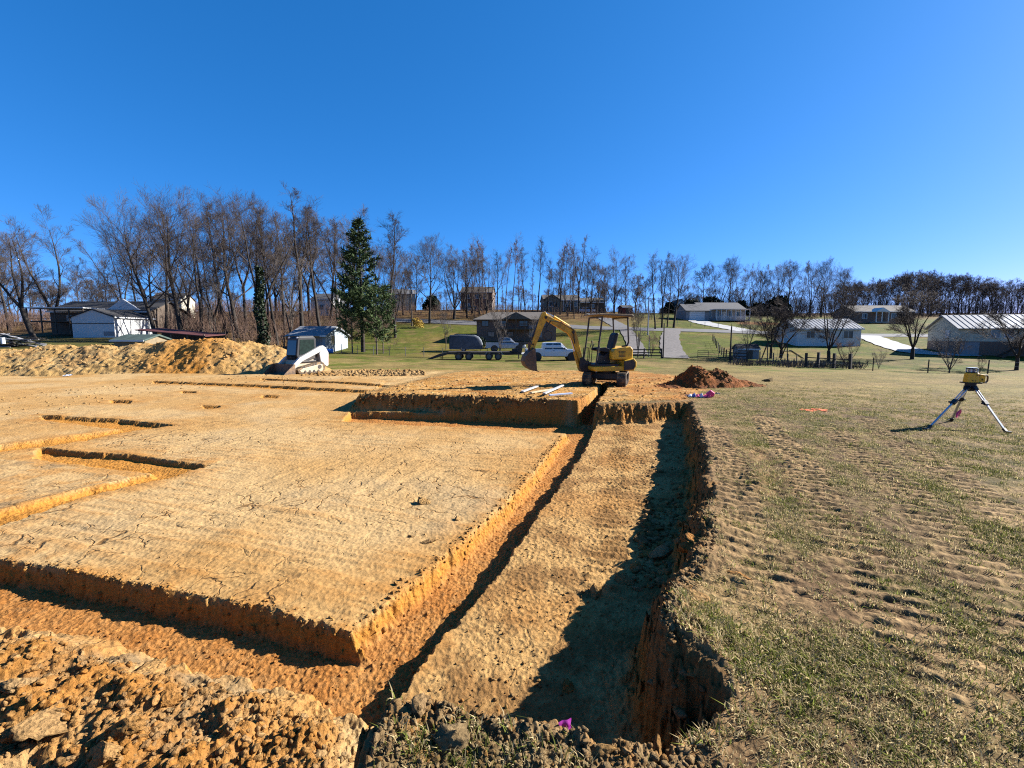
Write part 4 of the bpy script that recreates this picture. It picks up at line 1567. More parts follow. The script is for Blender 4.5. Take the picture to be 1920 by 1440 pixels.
def pickup(name, label, loc, rz, paint, L_=5.9, black_bed=False, rim=STEELG):
    T = empty(name, loc, rz, label, 'pickup truck')
    h = L_ / 2
    hood = 1.20
    loft_body([(h - .03, .86, .80, .55, .80, 1.0), (h - .18, .96, .90, .50, .90, hood - .06), (h - 1.25, .98, .93, .50, 1.0, hood + .02), (h - 1.60, .98, .93, .45, 1.0, hood)], paint, 'hood', T, .05)
    loft_body([(h - 1.60, .98, .93, .45, 1.0, hood), (h - 1.62, .98, .93, .45, 1.0, hood), (-h + 2.0, .98, .94, .45, 1.0, hood)], paint, 'body', T, .02)
    loft_body([(h - 1.45, .90, .84, 1.17, 1.2, 1.22), (h - 2.15, .90, .74, 1.17, 1.5, 1.90), (h - 2.5, .90, .73, 1.17, 1.5, 1.95), (-h + 2.15, .90, .73, 1.17, 1.5, 1.94), (-h + 1.86, .90, .74, 1.17, 1.5, 1.86), (-h + 1.80, .90, .82, 1.17, 1.2, 1.25)], paint, 'cab', T, .03)
    for s_ in (-1, 1):
        y0, y1 = (s_ * .925, s_ * .80)
        for a, b, c_, d in ((h - 1.85, h - 2.28, h - 3.0, h - 3.0), (h - 3.07, h - 3.07, -h + 2.2, -h + 2.0)):
            q = MB().add([(a, y0, 1.24), (b, y1, 1.84), (c_, y1, 1.84), (d, y0, 1.24), (a, y0 + s_ * .012, 1.24), (b, y1 + s_ * .012, 1.84), (c_, y1 + s_ * .012, 1.84), (d, y0 + s_ * .012, 1.24)],
                         [(0, 1, 2, 3), (7, 6, 5, 4), (0, 4, 5, 1), (1, 5, 6, 2), (2, 6, 7, 3), (3, 7, 4, 0)])
            q.build('side_window', GLASS, T)
        MB().box((h - 1.8, s_ * 1.08, 1.30), (.10, .2, .22)).build('mirror', BLKP, T, .03)
        MB().box((h - 2.95, s_ * .995, 1.08), (.20, .02, .03)).build('door_handle', BLKP, T)
        MB().box((0, s_ * .985, .47), (2.3, .05, .06)).build('rocker_panel', BLKP, T)
        for xx in (h - 1.0, -h + 1.18):
            MB().cyl((xx, s_ * .86, .42), (xx, s_ * 1.005, .42), .50, n=24).build('wheel_arch', BLKP, T)
            wheel(T, (xx, s_ * .88, .40), .40, .27, rimcol=rim)
        MB().box((h - .10, s_ * .72, .92), (.12, .30, .22)).build('headlamp', LAMP, T, .03)
        MB().box((-h + .02, s_ * .84, 1.0), (.05, .16, .38)).build('tail_lamp', RED, T, .02)
    MB().add([(h - 1.46, -.80, 1.25), (h - 1.46, .80, 1.25), (h - 2.10, .70, 1.87), (h - 2.10, -.70, 1.87)], [(0, 1, 2, 3)]).build('windshield', GLASS, T)
    MB().box((h - .01, 0, .82), (.08, 1.3, .36)).build('grille', BLKP, T, .02)
    MB().box((h + .02, 0, .55), (.14, 1.85, .20)).build('bumper', STEELG, T, .04)
    MB().box((-h - .04, 0, .58), (.14, 1.8, .18)).build('bumper', STEELG, T, .04)
    bm2 = MB()
    for s_ in (-1, 1):
        bm2.box((-h + 1.0, s_ * .95, .87), (2.0, .08, .74))
    bm2.box((-h + .03, 0, .87), (.06, 1.9, .74)).box((-h + 1.0, 0, .70), (2.0, 1.85, .08))
    bm2.build('bed', paint, T, .03)
    if black_bed:
        MB().box((-h + 1.0, 0, 1.27), (2.02, 1.97, .07)).build('bed_cover', BLKP, T, .02)
    return T


p = atY(1036, 684, 50)
pickup('pickup_truck', 'white crew-cab pickup parked behind the excavator arm', (p.x, 50, tz(p.x, 50)), R(2), WHITE, 5.9)
MB_ = None
p = atY(948, 655, 66)
SILV = M('silver_paint', (.30, .32, .35), .3, .3, var=.08, spec=.6)
pickup('pickup_truck', 'silver-grey pickup in front of the brown brick house', (p.x, 66, tz(p.x, 66)), R(4), SILV, 5.6)

# car by the ranch house on the hill
p = atY(1099, 584, 122)


def hatch(name, label, loc, rz, paint, L_=4.6, H=1.5):
    T = empty(name, loc, rz, label, 'car')
    h = L_ / 2
    loft_body([(h, .70, .66, .35, .5, .72), (h - .25, .86, .80, .3, .6, .86), (h - 1.2, .90, .84, .28, .65, .98), (-h + .5, .90, .84, .28, .65, 1.0), (-h + .05, .84, .78, .35, .6, .95)], paint, 'body', T, .05)
    loft_body([(h - 1.15, .82, .76, .95, .96, .98), (h - 1.9, .82, .62, .95, 1.2, H - .03), (h - 2.6, .82, .60, .95, 1.2, H), (-h + .9, .82, .62, .95, 1.2, H - .08), (-h + .3, .80, .70, .95, .98, 1.0)], GLASS, 'windows', T, .02)
    loft_body([(h - 1.95, .60, .58, H - .06, H - .04, H - .01), (h - 2.6, .60, .57, H - .05, H - .02, H + .015), (-h + 1.0, .60, .57, H - .1, H - .06, H - .03)], paint, 'roof', T, .01)
    for s_ in (-1, 1):
        for xx in (h - .85, -h + .85):
            wheel(T, (xx, s_ * .80, .33), .33, .22)
        MB().box((h - .05, s_ * .62, .66), (.12, .3, .14)).build('headlamp', LAMP, T, .03)
        MB().box((-h + .05, s_ * .66, .80), (.06, .25, .16)).build('tail_lamp', RED, T, .02)
    return T


hatch('car', 'pale blue-silver car parked beside the grey-green house on the hill', (p.x, 122, tz(p.x, 122) + .02), R(10), M('pale_silver', (.40, .45, .52), .3, .2, var=.06, spec=.6))
p = atY(886, 572, 118)
hatch('car', 'dark car parked under the trees beside the brick house on the hill', (p.x, 118, tz(p.x, 118) + .02), R(25), M('dark_paint', (.03, .035, .045), .3, .1, var=.1, spec=.6))

# ------------------------------------------------------------------ gooseneck trailer
p = atY(888, 682, 51.5)
TRL = empty('gooseneck_trailer', (p.x, 51.5, tz(p.x, 51.5)), R(1), 'long black gooseneck equipment trailer with its rear ramps sloping down', 'trailer')
K = 17.0
fr = MB()
for s_ in (-1, 1):
    fr.box((.6, s_ * .9, .72), (6.8, .12, .22))
for k in range(9):
    fr.box((-2.7 + k * .8, 0, .70), (.08, 1.75, .12))
fr.build('chassis', BLK, TRL)
for k in range(10):
    MB().box((.6, -.99 + k * .22, .855), (6.8, .205, .05)).build('deck_board', M('deck_board', (.045, .036, .028), .85, var=.3), TRL)
MB().ext([(-2.80, .60), (-2.80, .86), (-3.6, .70), (-5.2, .06), (-5.2, .01), (-4.6, .08)], -1.0, 1.0).build('ramp', BLK, TRL, .01)
for s_ in (-1, 1):
    MB().box((-3.5, s_ * .7, .22), (.08, .08, .75)).build('ramp_leg', BLK, TRL)
nk = MB().ext([(3.9, .55), (5.25, .55), (5.35, .75), (5.45, 1.60), (6.25, 1.75), (6.25, 1.95), (5.0, 1.95), (4.95, .9), (3.9, .82)], -.12, .12)
nk.build('gooseneck', BLK, TRL, .02)
MB().box((4.55, 0, 1.0), (.6, .5, .4)).build('tool_box', BLKP, TRL, .02)
MB().cyl((6.1, 0, 1.75), (6.1, 0, 1.25), .06, n=10).build('coupler', STEELG, TRL)
for s_ in (-1, 1):
    MB().cyl((5.0, s_ * .3, .75), (5.0, s_ * .3, .1), .05, n=8).build('landing_leg', BLK, TRL)
for xx in (-1.55, -.45, 1.75, 2.75):
    for s_ in (-1, 1):
        wheel(TRL, (xx, s_ * 1.06, .40), .40, .25, rimcol=M('trailer_rim', (.12, .12, .12), .5, .3))
for xx0, xx1 in ((-2.0, 0.0), (1.3, 3.3)):
    for s_ in (-1, 1):
        MB().path([(xx0, s_ * 1.06, .55), (xx0 + .25, s_ * 1.06, .88), (xx1 - .25, s_ * 1.06, .88), (xx1, s_ * 1.06, .55)], .04, 6).build('fender', STEELG if s_ < 0 and xx0 > 0 else BLK, TRL)

# ------------------------------------------------------------------ camper under a cover
p = atY(874, 655, 66)
CMP = empty('covered_camper', (p.x, 66, tz(p.x, 66)), R(3), 'travel trailer under a grey fabric cover on the lawn', 'camper')
KX = 2.35


def campring(x, w, z0, z1, r_=.3):
    return [(x, -w, z0), (x, w, z0), (x, w, z1 - r_), (x, w - r_ * .3, z1 - r_ * .3), (x, w - r_, z1), (x, -w + r_, z1), (x, -w + r_ * .3, z1 - r_ * .3), (x, -w, z1 - r_)]


MB().loft([campring(-2.3, 1.1, .35, 2.15), campring(-2.2, 1.14, .3, 2.28), campring(-1.0, 1.16, .28, 2.36), campring(.2, 1.15, .3, 2.32), campring(1.2, 1.15, .3, 2.28), campring(1.8, 1.12, .3, 2.0), campring(2.2, 1.08, .32, 1.45), campring(2.35, 1.02, .35, .8, .2)]).build('cover', M('shaded_cover_fabric', (.055, .065, .085), .9, var=.25, scale=2, bump=.5), CMP, .05, True)  # shade of the cover's sides put into this dark colour
MB().loft([[(x, -.92, z), (x, .92, z), (x, .92, z + .03), (x, -.92, z + .03)] for x, z in ((-2.2, 2.27), (-1.0, 2.35), (.2, 2.31), (1.2, 2.27), (1.8, 1.99), (2.2, 1.45), (2.36, .85))]).build('sunlit_cover_top', M('sunlit_cover_fabric', (.36, .39, .42), .85, var=.12, scale=2, bump=.4), CMP, .01, True)  # paler strip: sunlight on the cover's top painted as colour
for s_ in (-1, 1):
    wheel(CMP, (-.3, s_ * .95, .33), .33, .2)
MB().beam((2.2, 0, .4), (3.1, 0, .38), .12, .10).beam((3.0, 0, .0), (3.0, 0, .5), .06, .06).build('tow_tongue', BLK, CMP)

# ------------------------------------------------------------------ rotating laser on a tripod
tx, ty = onz(1812, 796, -.07)
tz_ = float(surf([(tx, ty)])[0])
HB = .76
TRI = empty('tripod', (tx, ty, tz_), 0, 'aluminium surveying tripod spread on the grass beside the pit', 'tripod')
feet = [onz(1738, 806, -.07), onz(1888, 811, -.07), onz(1783, 789, -.07)]
ALU = M('aluminium', (.50, .53, .58), .3, .85, var=.1)
feetz = surf(feet)
MB().cyl((0, 0, HB), (0, 0, HB + .05), .085, n=18).ext([(-.07, HB - .10), (.07, HB - .10), (.09, HB), (-.09, HB)], -.05, .05).build('tripod_head', BLKP, TRI, .005)
for k, ((fx, fy), fz) in enumerate(zip(feet, feetz)):
    f = Vector((fx - tx, fy - ty, fz - tz_))
    d = Vector((f.x, f.y, 0)).normalized()
    top = d * .085 + Vector((0, 0, HB - .03))
    mid = top.lerp(f, .36)
    low = top.lerp(f, .93)
    lg = MB()
    side = d.cross(Vector((0, 0, 1)))
    for s_ in (-1, 1):
        lg.beam(top + side * (.024 * s_), mid + side * (.020 * s_), .016, .026)
    lg.beam(mid.lerp(top, .08), low, .030, .024)
    leg = lg.build('leg', ALU, TRI)
    MB().beam(top.lerp(mid, -.05), top.lerp(mid, .16), .075, .05).beam(mid.lerp(top, .16), mid.lerp(low, .06), .075, .045).cyl(mid + side * .03, mid + side * .075, .018, n=8).build('leg_clamp', BLKP, leg, .004)
    MB().beam(low.lerp(top, .03), f + Vector((0, 0, .01)), .045, .04).box(f + Vector((0, 0, .03)) + d * .03, (.06, .07, .02), (0, 0, math.atan2(d.y, d.x))).cyl(f + Vector((0, 0, .03)), f - Vector((0, 0, .05)), .014, .003, n=8).build('foot', BLKP, leg, .004)
LAS = empty('laser_level', (tx, ty, tz_ + HB + .052), R(-6), 'yellow-orange rotating laser level with side handle on the tripod', 'laser level')
LY = M('laser_yellow', (.88, .42, .014), .45, var=.08, spec=.4)
MB().loft([[(sx * w, sy * w * .9, z) for sx, sy in ((-1, -.6), (-.6, -1), (.6, -1), (1, -.6), (1, .6), (.6, 1), (-.6, 1), (-1, .6))] for w, z in ((.085, .0), (.09, .02), (.078, .155), (.07, .165))]).build('housing', LY, LAS, .006)
MB().box((.125, 0, .065), (.10, .10, .115)).ext([(.06, .12), (.06, .155), (.16, .135), (.18, .122)], -.05, .05).build('battery_case', LY, LAS, .008)
MB().box((0, 0, .004), (.20, .19, .02)).box((.16, 0, .01), (.09, .1, .02)).build('base_plate', BLKP, LAS, .004)
MB().path([(.175, 0, .122), (.235, 0, .118), (.245, 0, .10), (.245, 0, .035), (.23, 0, .016), (.17, 0, .014)], .012, 8).build('handle', BLKP, LAS)
MB().cyl((0, 0, .165), (0, 0, .178), .075, n=18).cyl((0, 0, .225), (0, 0, .240), .078, n=18).build('rotor_cap', BLKP, LAS, .003)
MB().cyl((0, 0, .178), (0, 0, .225), .042, n=16).box((.0, -.0, .20), (.03, .12, .03)).build('lens_turret', M('lens_glass', (.28, .27, .32), .1, var=.1, spec=.9), LAS)
for k in range(4):
    t = math.pi / 4 + k * math.pi / 2
    MB().beam((.066 * math.cos(t), .066 * math.sin(t), .178), (.066 * math.cos(t), .066 * math.sin(t), .226), .014, .014).build('cage_post', WHITE, LAS)
MB().cyl((0, 0, .240), (0, 0, .246), .066, n=18).build('cap_plate', WHITE, LAS)
for c_, s_ in (((.125, -.052, .06), (.018, .006, .026)), ((-.04, -.085, .045), (.014, .006, .014)), ((.0, -.085, .04), (.012, .006, .012)), ((.04, -.08, .13), (.05, .006, .012))):
    MB().box(c_, s_).build('button', BLKP, LAS)

LAS.scale = (1.16, 1.16, 1.2)
# ------------------------------------------------------------------ small things left lying about
PINK = M('pink_flag', (.75, .05, .16), .6, var=.15)


def cloth(name, mat, label, cat, x, y, z, w, h, seed, stand=0.0, rz=0.0, thick=.002):
    rs = np.random.RandomState(seed)
    nx, ny = 9, 7
    V, F = [], []
    for lay in (0, 1):
        for j in range(ny):
            for i in range(nx):
                u, v_ = i / (nx - 1) - .5, j / (ny - 1)
                a = .025 * math.sin(u * 9 + seed) + .02 * math.sin(v_ * 7 + seed * 2 + u * 4)
                py_ = (v_ - .5) * h * (1 - stand) + a * w * 2 + lay * thick
                pz = v_ * h * stand + abs(a) * w * 3 * (1 - stand) + lay * thick
                V.append((u * w * (1 + .15 * math.sin(v_ * 5 + seed)), py_, pz))
    n0 = nx * ny
    for j in range(ny - 1):
        for i in range(nx - 1):
            a = j * nx + i
            F += [(a, a + 1, a + nx + 1, a + nx), (n0 + a + nx, n0 + a + nx + 1, n0 + a + 1, n0 + a)]
    o = MB().add(V, F).build(name, mat, smooth=True)
    o.location = (x, y, z)
    o.rotation_euler = (0, 0, rz)
    return tag(o, label, cat)


x, y = onz(1796, 783, -.07)
z = float(surf([(x, y)])[0])
fl = empty('marking_flag', (x, y, z), R(20), 'bright pink marking flag low in the grass under the tripod', 'flag')
fl.scale = (1.5, 1.5, 1.5)
MB().cyl((0, 0, -.02), (.02, 0, .15), .002, n=6).build('wire_stem', STEELG, fl)
MB().add([(-.05, 0, .0), (.05, .01, .03), (.075, .0, .085), (.03, -.015, .13), (-.03, .01, .085), (-.05, .003, .0), (.05, .013, .03), (.075, .003, .085), (.03, -.012, .13), (-.03, .013, .085)],
         [(0, 1, 2, 3, 4), (9, 8, 7, 6, 5), (0, 5, 6, 1), (1, 6, 7, 2), (2, 7, 8, 3), (3, 8, 9, 4), (4, 9, 5, 0)]).build('flag_cloth', PINK, fl, smooth=False)
x, y = onz(1060, 1364, -.03)
z = float(surf([(x, y)])[0])
cloth('marking_flag', M('purple_flag', (.30, .02, .26), .6, var=.15), 'crumpled purple flag at the front rim of the pit', 'flag', x, y, max(z, -.09), .055, .045, 3, .75, R(15))

# striped bundle of marking flags on the turf at the pit's far corner
x, y = onz(1313, 744, -.12)
z = float(surf([(x, y)])[0])
bn = empty('flag_bundle', (x, y, z), R(-20), 'bundle of pink and white striped marking flags at the far corner of the pit', 'flag bundle')
WHF, BLF = M('white_flag', (.6, .6, .62), .6, var=.1), M('blue_flag', (.08, .12, .35), .6, var=.1)
for k in range(6):
    MB().ext([(-.30 + k * .10, .0), (-.22 + k * .10, .02), (-.25 + k * .1, .05 + .04 * (k % 2)), (-.33 + k * .1, .02)], -.22, .20).build('flag_cloth', (WHF, BLF, PINK, WHF, PINK, PINK)[k], bn, .004)
for k in range(5):
    MB().cyl((-.42, -.1 + k * .05, .03), (.05, -.16 + k * .09, .05), .004, n=5).build('wire_stem', STEELG, bn)
MB().ext([(.16, .0), (.34, .02), (.38, .12), (.27, .20), (.15, .10)], -.1, .12).build('flag_cloth', PINK, bn, .01)
x, y = onz(1345, 739, -.12)
cloth('litter_bag', BLKP, 'small dark scrap of plastic beside the pink flag bundle', 'litter', x, y, float(surf([(x, y)])[0]) + .01, .16, .12, 5, .3)

# orange spray-paint mark on the turf
x, y = onz(1527, 770, -.1)
V, F, C = [], [], []
sp_m = MB()
for k in range(60):
    a, r_ = RNG.rand() * 6.28, .26 * math.sqrt(RNG.rand())
    px_, py_ = x + r_ * 1.2 * math.cos(a), y + r_ * math.sin(a) * .8
    pz_ = float(surf([(px_, py_)])[0])
    s_ = .02 + .03 * RNG.rand()
    an = RNG.rand() * 6
    sp_m.add([(px_ + s_ * math.cos(an + t), py_ + s_ * math.sin(an + t), pz_ + .012 + .01 * RNG.rand()) for t in (0, 1.4, 2.9, 4.4)], [(0, 1, 2, 3)])
tag(sp_m.build('paint_mark', M('spray_orange', (.75, .13, .02), .8, var=.2)), 'fluorescent orange spray-paint mark on the grass', 'paint mark')

# form boards near the excavator
PINE = M('new_lumber', (.46, .36, .22), .75, var=.2, scale=12)
PVC = M('pale_board', (.36, .355, .34), .6, var=.1)
for (a, b, wd, mt, lb) in (((979, 739), (1007, 729), .10, PVC, 'short white board at the left of the four on the clay'),
                           ((995, 741), (1046, 733), .09, PINE, 'long tan board lying under the crossed white one'),
                           ((1020, 746), (1055, 730), .09, PVC, 'white board crossing over the long tan board'),
                           ((1030, 747), (1072, 744), .10, M('blue_white_board', (.40, .46, .58), .5, var=.1), 'bluish white board nearest the edge of the step')):
    p0, p1 = onz(*a, UPPER), onz(*b, UPPER)
    z0 = float(max(surf([p0, p1]))) + .05 + (.03 if 'crossing' in lb else 0)
    o = MB().beam((0, 0, 0), (p1[0] - p0[0], p1[1] - p0[1], .01), wd, .04).build('board', mt, None, .004)
    o.location = (p0[0], p0[1], z0)
    tag(o, lb, 'board')
# ------------------------------------------------------------------ spoil mounds
def mound(name, label, cx, cy, hw, hd, peaks, rz, res, cols, seed, rough=.06, nclod=0, csize=(.03, .14)):
    """heap of dug soil: peaks = (u, v, height, radius_u, radius_v) in local metres"""
    nu, nv = res
    u = np.linspace(-hw, hw, nu)
    v = np.linspace(-hd, hd, nv)
    U, Vv = np.meshgrid(u, v, indexing='ij')
    U, Vv = U.ravel(), Vv.ravel()
    c_, s_ = math.cos(rz), math.sin(rz)
    X, Y = cx + U * c_ - Vv * s_, cy + U * s_ + Vv * c_
    wu = U + .25 * fbm(X * .7, Y * .7, 4, seed)
    wv = Vv + .25 * fbm(X * .7, Y * .7, 4, seed + 3)
    h = np.full(U.shape, -9.)
    for (pu, pv, ph, ru, rv) in peaks:
        d = np.sqrt(((wu - pu) / ru) ** 2 + ((wv - pv) / rv) ** 2)
        e = ph * (1 - d)
        e = np.where(d < .18, ph * (1 - .09 - d * d / .36), e)
        h = np.maximum(h, e)
    lump = np.abs(pn(X * 2.3, Y * 2.3, seed + 5)) + .5 * np.abs(pn(X * 5, Y * 5, seed + 6)) + .3 * np.abs(pn(X * 11, Y * 11, seed + 7))
    hz = h + rough * 1.1 * (lump - .35) * sst(-.1, .25, h) + rough * .6 * fbm(X * 4, Y * 4, 3, seed + 8)
    Z = terr(X, Y) + np.maximum(hz, -.12)
    keep = hz > -.10
    n1 = fbm(X * .55, Y * .55, 3, seed + 9)
    n2 = fbm(X * 3, Y * 3, 3, seed + 11)
    C = cols(U, Vv, h, n1, n2) * np.array(TONE)[None, :]
    i, j = np.meshgrid(np.arange(nu - 1), np.arange(nv - 1), indexing='ij')
    a = (i * nv + j).ravel()
    F = np.stack([a, a + nv, a + nv + 1, a + 1], 1)
    F = F[keep[F].any(1)]
    used, inv = np.unique(F, return_inverse=True)
    P = np.stack([X, Y, Z], 1)[used]
    o = obj(name, mesh_np(name, P - np.array([cx, cy, 0]), inv.reshape(F.shape), MAT_CLAY, True, np.clip(C[used], .01, .9)), loc=(cx, cy, 0))
    tag(o, label, 'dirt pile')
    if nclod:
        w = np.clip(h[used] + .08, 0.02, 1)
        idx = RNG.choice(len(used), nclod, p=w / w.sum())
        pts = P[idx]
        k = clods('clods', pts[:, :2] + RNG.randn(nclod, 2) * .03, sizes(nclod, csize[0], csize[1], 3.0), C[used][idx], None, z=pts[:, 2], sink=.42, flat=.95)
        for p_ in k.data.vertices:
            p_.co = p_.co - Vector((cx, cy, 0))
        k.parent = o
        k['kind'] = 'stuff'
    return o


def c3(*a):
    return np.array(a, float)[None, :]


def mixc(a, b, t):
    t = np.clip(t, 0, 1)[:, None]
    return a * (1 - t) + b * t


def long_cols(U, V, h, n1, n2):
    N = len(U)
    c_ = mixc(np.repeat(c3(.50, .355, .17), N, 0), c3(.50, .40, .24), sst(-.3, .4, n1))
    org = np.exp(-((U - 3.8) / 2.3) ** 2) + .45 * sst(.1, .5, n1 + .3 * n2)
    c_ = mixc(c_, c3(.50, .25, .06), org * .9)
    return mixc(c_, c3(.36, .24, .12), .5 * sst(.2, .7, n2))


mx, my = xat(255, 29.5, 670), 29.8
mound('spoil_mound', 'long tan and orange spoil mound along the far left of the pad', mx, my, 12.5, 4.4,
      [(-11.0, -.4, 1.3, 7.0, 3.0), (-8.0, -.2, 1.65, 7.0, 3.0), (-5.0, .1, 1.9, 8.0, 3.1), (-2.4, 0, 1.85, 7.0, 3.0), (.0, .3, 1.95, 6.0, 3.0), (2.4, .2, 2.2, 7.0, 3.1), (4.6, 0, 2.3, 7.0, 3.1), (6.6, .3, 2.05, 5.0, 3.0), (8.2, .2, 1.75, 3.6, 2.8)],
      R(4), (420, 190), long_cols, 301, .07, 1300, (.02, .13))
x, y = onz(1335, 727, -.15)
mound('dirt_pile', 'dark red-brown dirt pile on the turf right of the excavator', x + .1, y + .6, 2.4, 1.6,
      [(-.35, 0, .78, 1.0, .9), (.25, .05, .60, 1.15, .85), (-1.1, -.15, .24, .9, .6), (1.1, .0, .22, 1.1, .5)], R(3), (170, 120),
      lambda U, V, h, n1, n2: mixc(np.repeat(c3(.29, .115, .04), len(U), 0), c3(.19, .085, .04), sst(-.2, .5, n2)), 351, .05, 420, (.015, .085))


# ------------------------------------------------------------------ bare winter trees
def bark(name, col, var=.25):
    return M(name, col, .9, var=var, scale=3.0, spec=.1)


BARK_D = bark('bark_dark', (.046, .038, .032))
BARK_G = bark('bark_grey', (.105, .085, .068))
BARK_R = bark('bark_reddish', (.085, .055, .042))
TWIG_D = bark('twig_brown', (.080, .064, .056))
TWIG_G = bark('twig_greybrown', (.125, .105, .092))
TWIG_R = bark('twig_russet', (.125, .080, .060))


class Tubes:
    def __init__(self):
        self.V, self.F, self.n = [], [], 0

    def tube(self, pts, rad, ns):
        k = len(pts)
        d0 = (pts[1] - pts[0]).normalized()
        a = d0.orthogonal().normalized()
        for i in range(k):
            d = (pts[min(i + 1, k - 1)] - pts[max(i - 1, 0)]).normalized()
            a = (a - d * a.dot(d)).normalized()
            b = d.cross(a)
            for s in range(ns):
                t = 6.28318 * s / ns
                self.V.append((pts[i] + a * (rad[i] * math.cos(t)) + b * (rad[i] * math.sin(t)))[:])
        for i in range(k - 1):
            for s in range(ns):
                s2 = (s + 1) % ns
                self.F.append((self.n + i * ns + s, self.n + i * ns + s2, self.n + (i + 1) * ns + s2, self.n + (i + 1) * ns + s))
        self.n += k * ns

    def mesh(self, name, mat, smooth=True):
        return mesh_np(name, np.array(self.V), np.array(self.F), mat, smooth)


def grow_tree(seed, H=18, r0=.28, clear=.4, nl=9, rise=.9, spread=1.0, fork=0, lean=(0, 0), counts=(7, 6, 5), twig=.013, ltop=.5, wig=.12, lenf=.42, mats=(BARK_D, TWIG_D), shape='round'):
    rd = random.Random(seed)
    TR, CR = Tubes(), Tubes()

    def rv():
        return Vector((rd.uniform(-1, 1), rd.uniform(-1, 1), rd.uniform(-1, 1)))

    def line(p, d, ln, k, wg, trop):
        pts = [p.copy()]
        for i in range(k):
            d = (d + rv() * wg + Vector((0, 0, trop))).normalized()
            p = p + d * (ln / k)
            pts.append(p.copy())
        return pts

    def at(pts, t):
        f = t * (len(pts) - 1)
        i = min(int(f), len(pts) - 2)
        return pts[i].lerp(pts[i + 1], f - i), (pts[i + 1] - pts[i]).normalized()

    def sub(pts, rad, lvl, ln):
        n = counts[lvl]
        for q in range(n):
            t = .18 + .82 * (q + rd.random()) / n
            p, d = at(pts, t)
            s = d.cross(rv()).normalized()
            ang = rd.uniform(.38, .85)
            nd = (d * math.cos(ang) + s * math.sin(ang) + Vector((0, 0, .06))).normalized()
            l2 = ln * rd.uniform(.46, .74) * (1.12 - .5 * t)
            r = max(rad * (1 - .75 * t) * .55, twig)
            if lvl == len(counts) - 1:
                l2 *= 1.55
                pp = line(p, nd, l2, 2, .12, .05)
                CR.tube(pp, [r, r * .8, twig * .45], 3)
            else:
                pp = line(p, nd, l2, 3, .14, .045)
                CR.tube(pp, [r, r * .8, r * .6, max(r * .35, twig * .6)], 4 if lvl == 0 else 3)
                sub(pp, r, lvl + 1, l2)

    stems = []
    base = Vector((0, 0, -.3))
    main = Vector((lean[0], lean[1], 1)).normalized()
    if fork == 0:
        pts = line(base, main, H * .96, 9, .05 + wig * .3, .10)
        rad = [r0 * (1.18 if i == 0 else 1) * (1 - .93 * (i / 9) ** 1.1) + .01 for i in range(10)]
        TR.tube(pts, rad, 8)
        stems.append((pts, r0, H, clear))
    else:
        h0 = H * clear
        pts = line(base, main, h0 + .3, 3, .05, .05)
        TR.tube(pts, [r0 * 1.2, r0, r0 * .95, r0 * .9], 8)
        top = pts[-1]
        a0 = rd.random() * 6.28
        for q in range(fork):
            a = a0 + 6.283 * q / fork + rd.uniform(-.35, .35)
            tilt = rd.uniform(.25, .55) * spread
            d = Vector((math.cos(a) * math.sin(tilt) + lean[0] * .6, math.sin(a) * math.sin(tilt) + lean[1] * .6, math.cos(tilt))).normalized()
            ln = (H - h0) * rd.uniform(.82, 1.05) / max(d.z, .5) * .95
            pp = line(top, d, ln, 7, wig, .09)
            rr = r0 * .85 / math.sqrt(fork) * 1.15
            TR.tube(pp, [rr * (1 - .9 * i / 7) + .012 for i in range(8)], 6)
            stems.append((pp, rr, ln, .12))
    for pts, rr, ln, cl in stems:
        nn = nl if fork == 0 else max(4, int(nl * 1.2 / fork))
        for q in range(nn):
            t = cl + (.985 - cl) * (q + rd.random() * .8) / nn
            p, d = at(pts, t)
            a = q * 2.4 + rd.uniform(-.5, .5)
            f = (t - cl) / (1 - cl)
            if shape == 'round':
                w = math.sqrt(max(.06, 1 - (f * 1.25 - .35) ** 2 * 1.1))
            elif shape == 'tall':
                w = .65 * (1.05 - f) + .25
            elif shape == 'vase':
                w = .55 + .5 * f
            else:
                w = 1.05 - .75 * f
            up = rise * (.55 + .7 * f)
            nd = (Vector((math.cos(a), math.sin(a), 0)) * spread + Vector((0, 0, up)) + d * .3).normalized()
            l1 = H * lenf * w * rd.uniform(.75, 1.15) * (.75 if fork else 1)
            r1 = max(rr * (1 - .85 * t) * .55, twig * 2.2)
            pp = line(p, nd, l1, 5, wig * 1.3, .06)
            CR.tube(pp, [r1 * (1 - .82 * i / 5) for i in range(6)], 5)
            sub(pp, r1, 0, l1)
        # twiggy leader
        sub(pts[-4:], rr * .3, 0, ln * .3)
    return TR.mesh('trunk', mats[0]), CR.mesh('crown', mats[1], False)


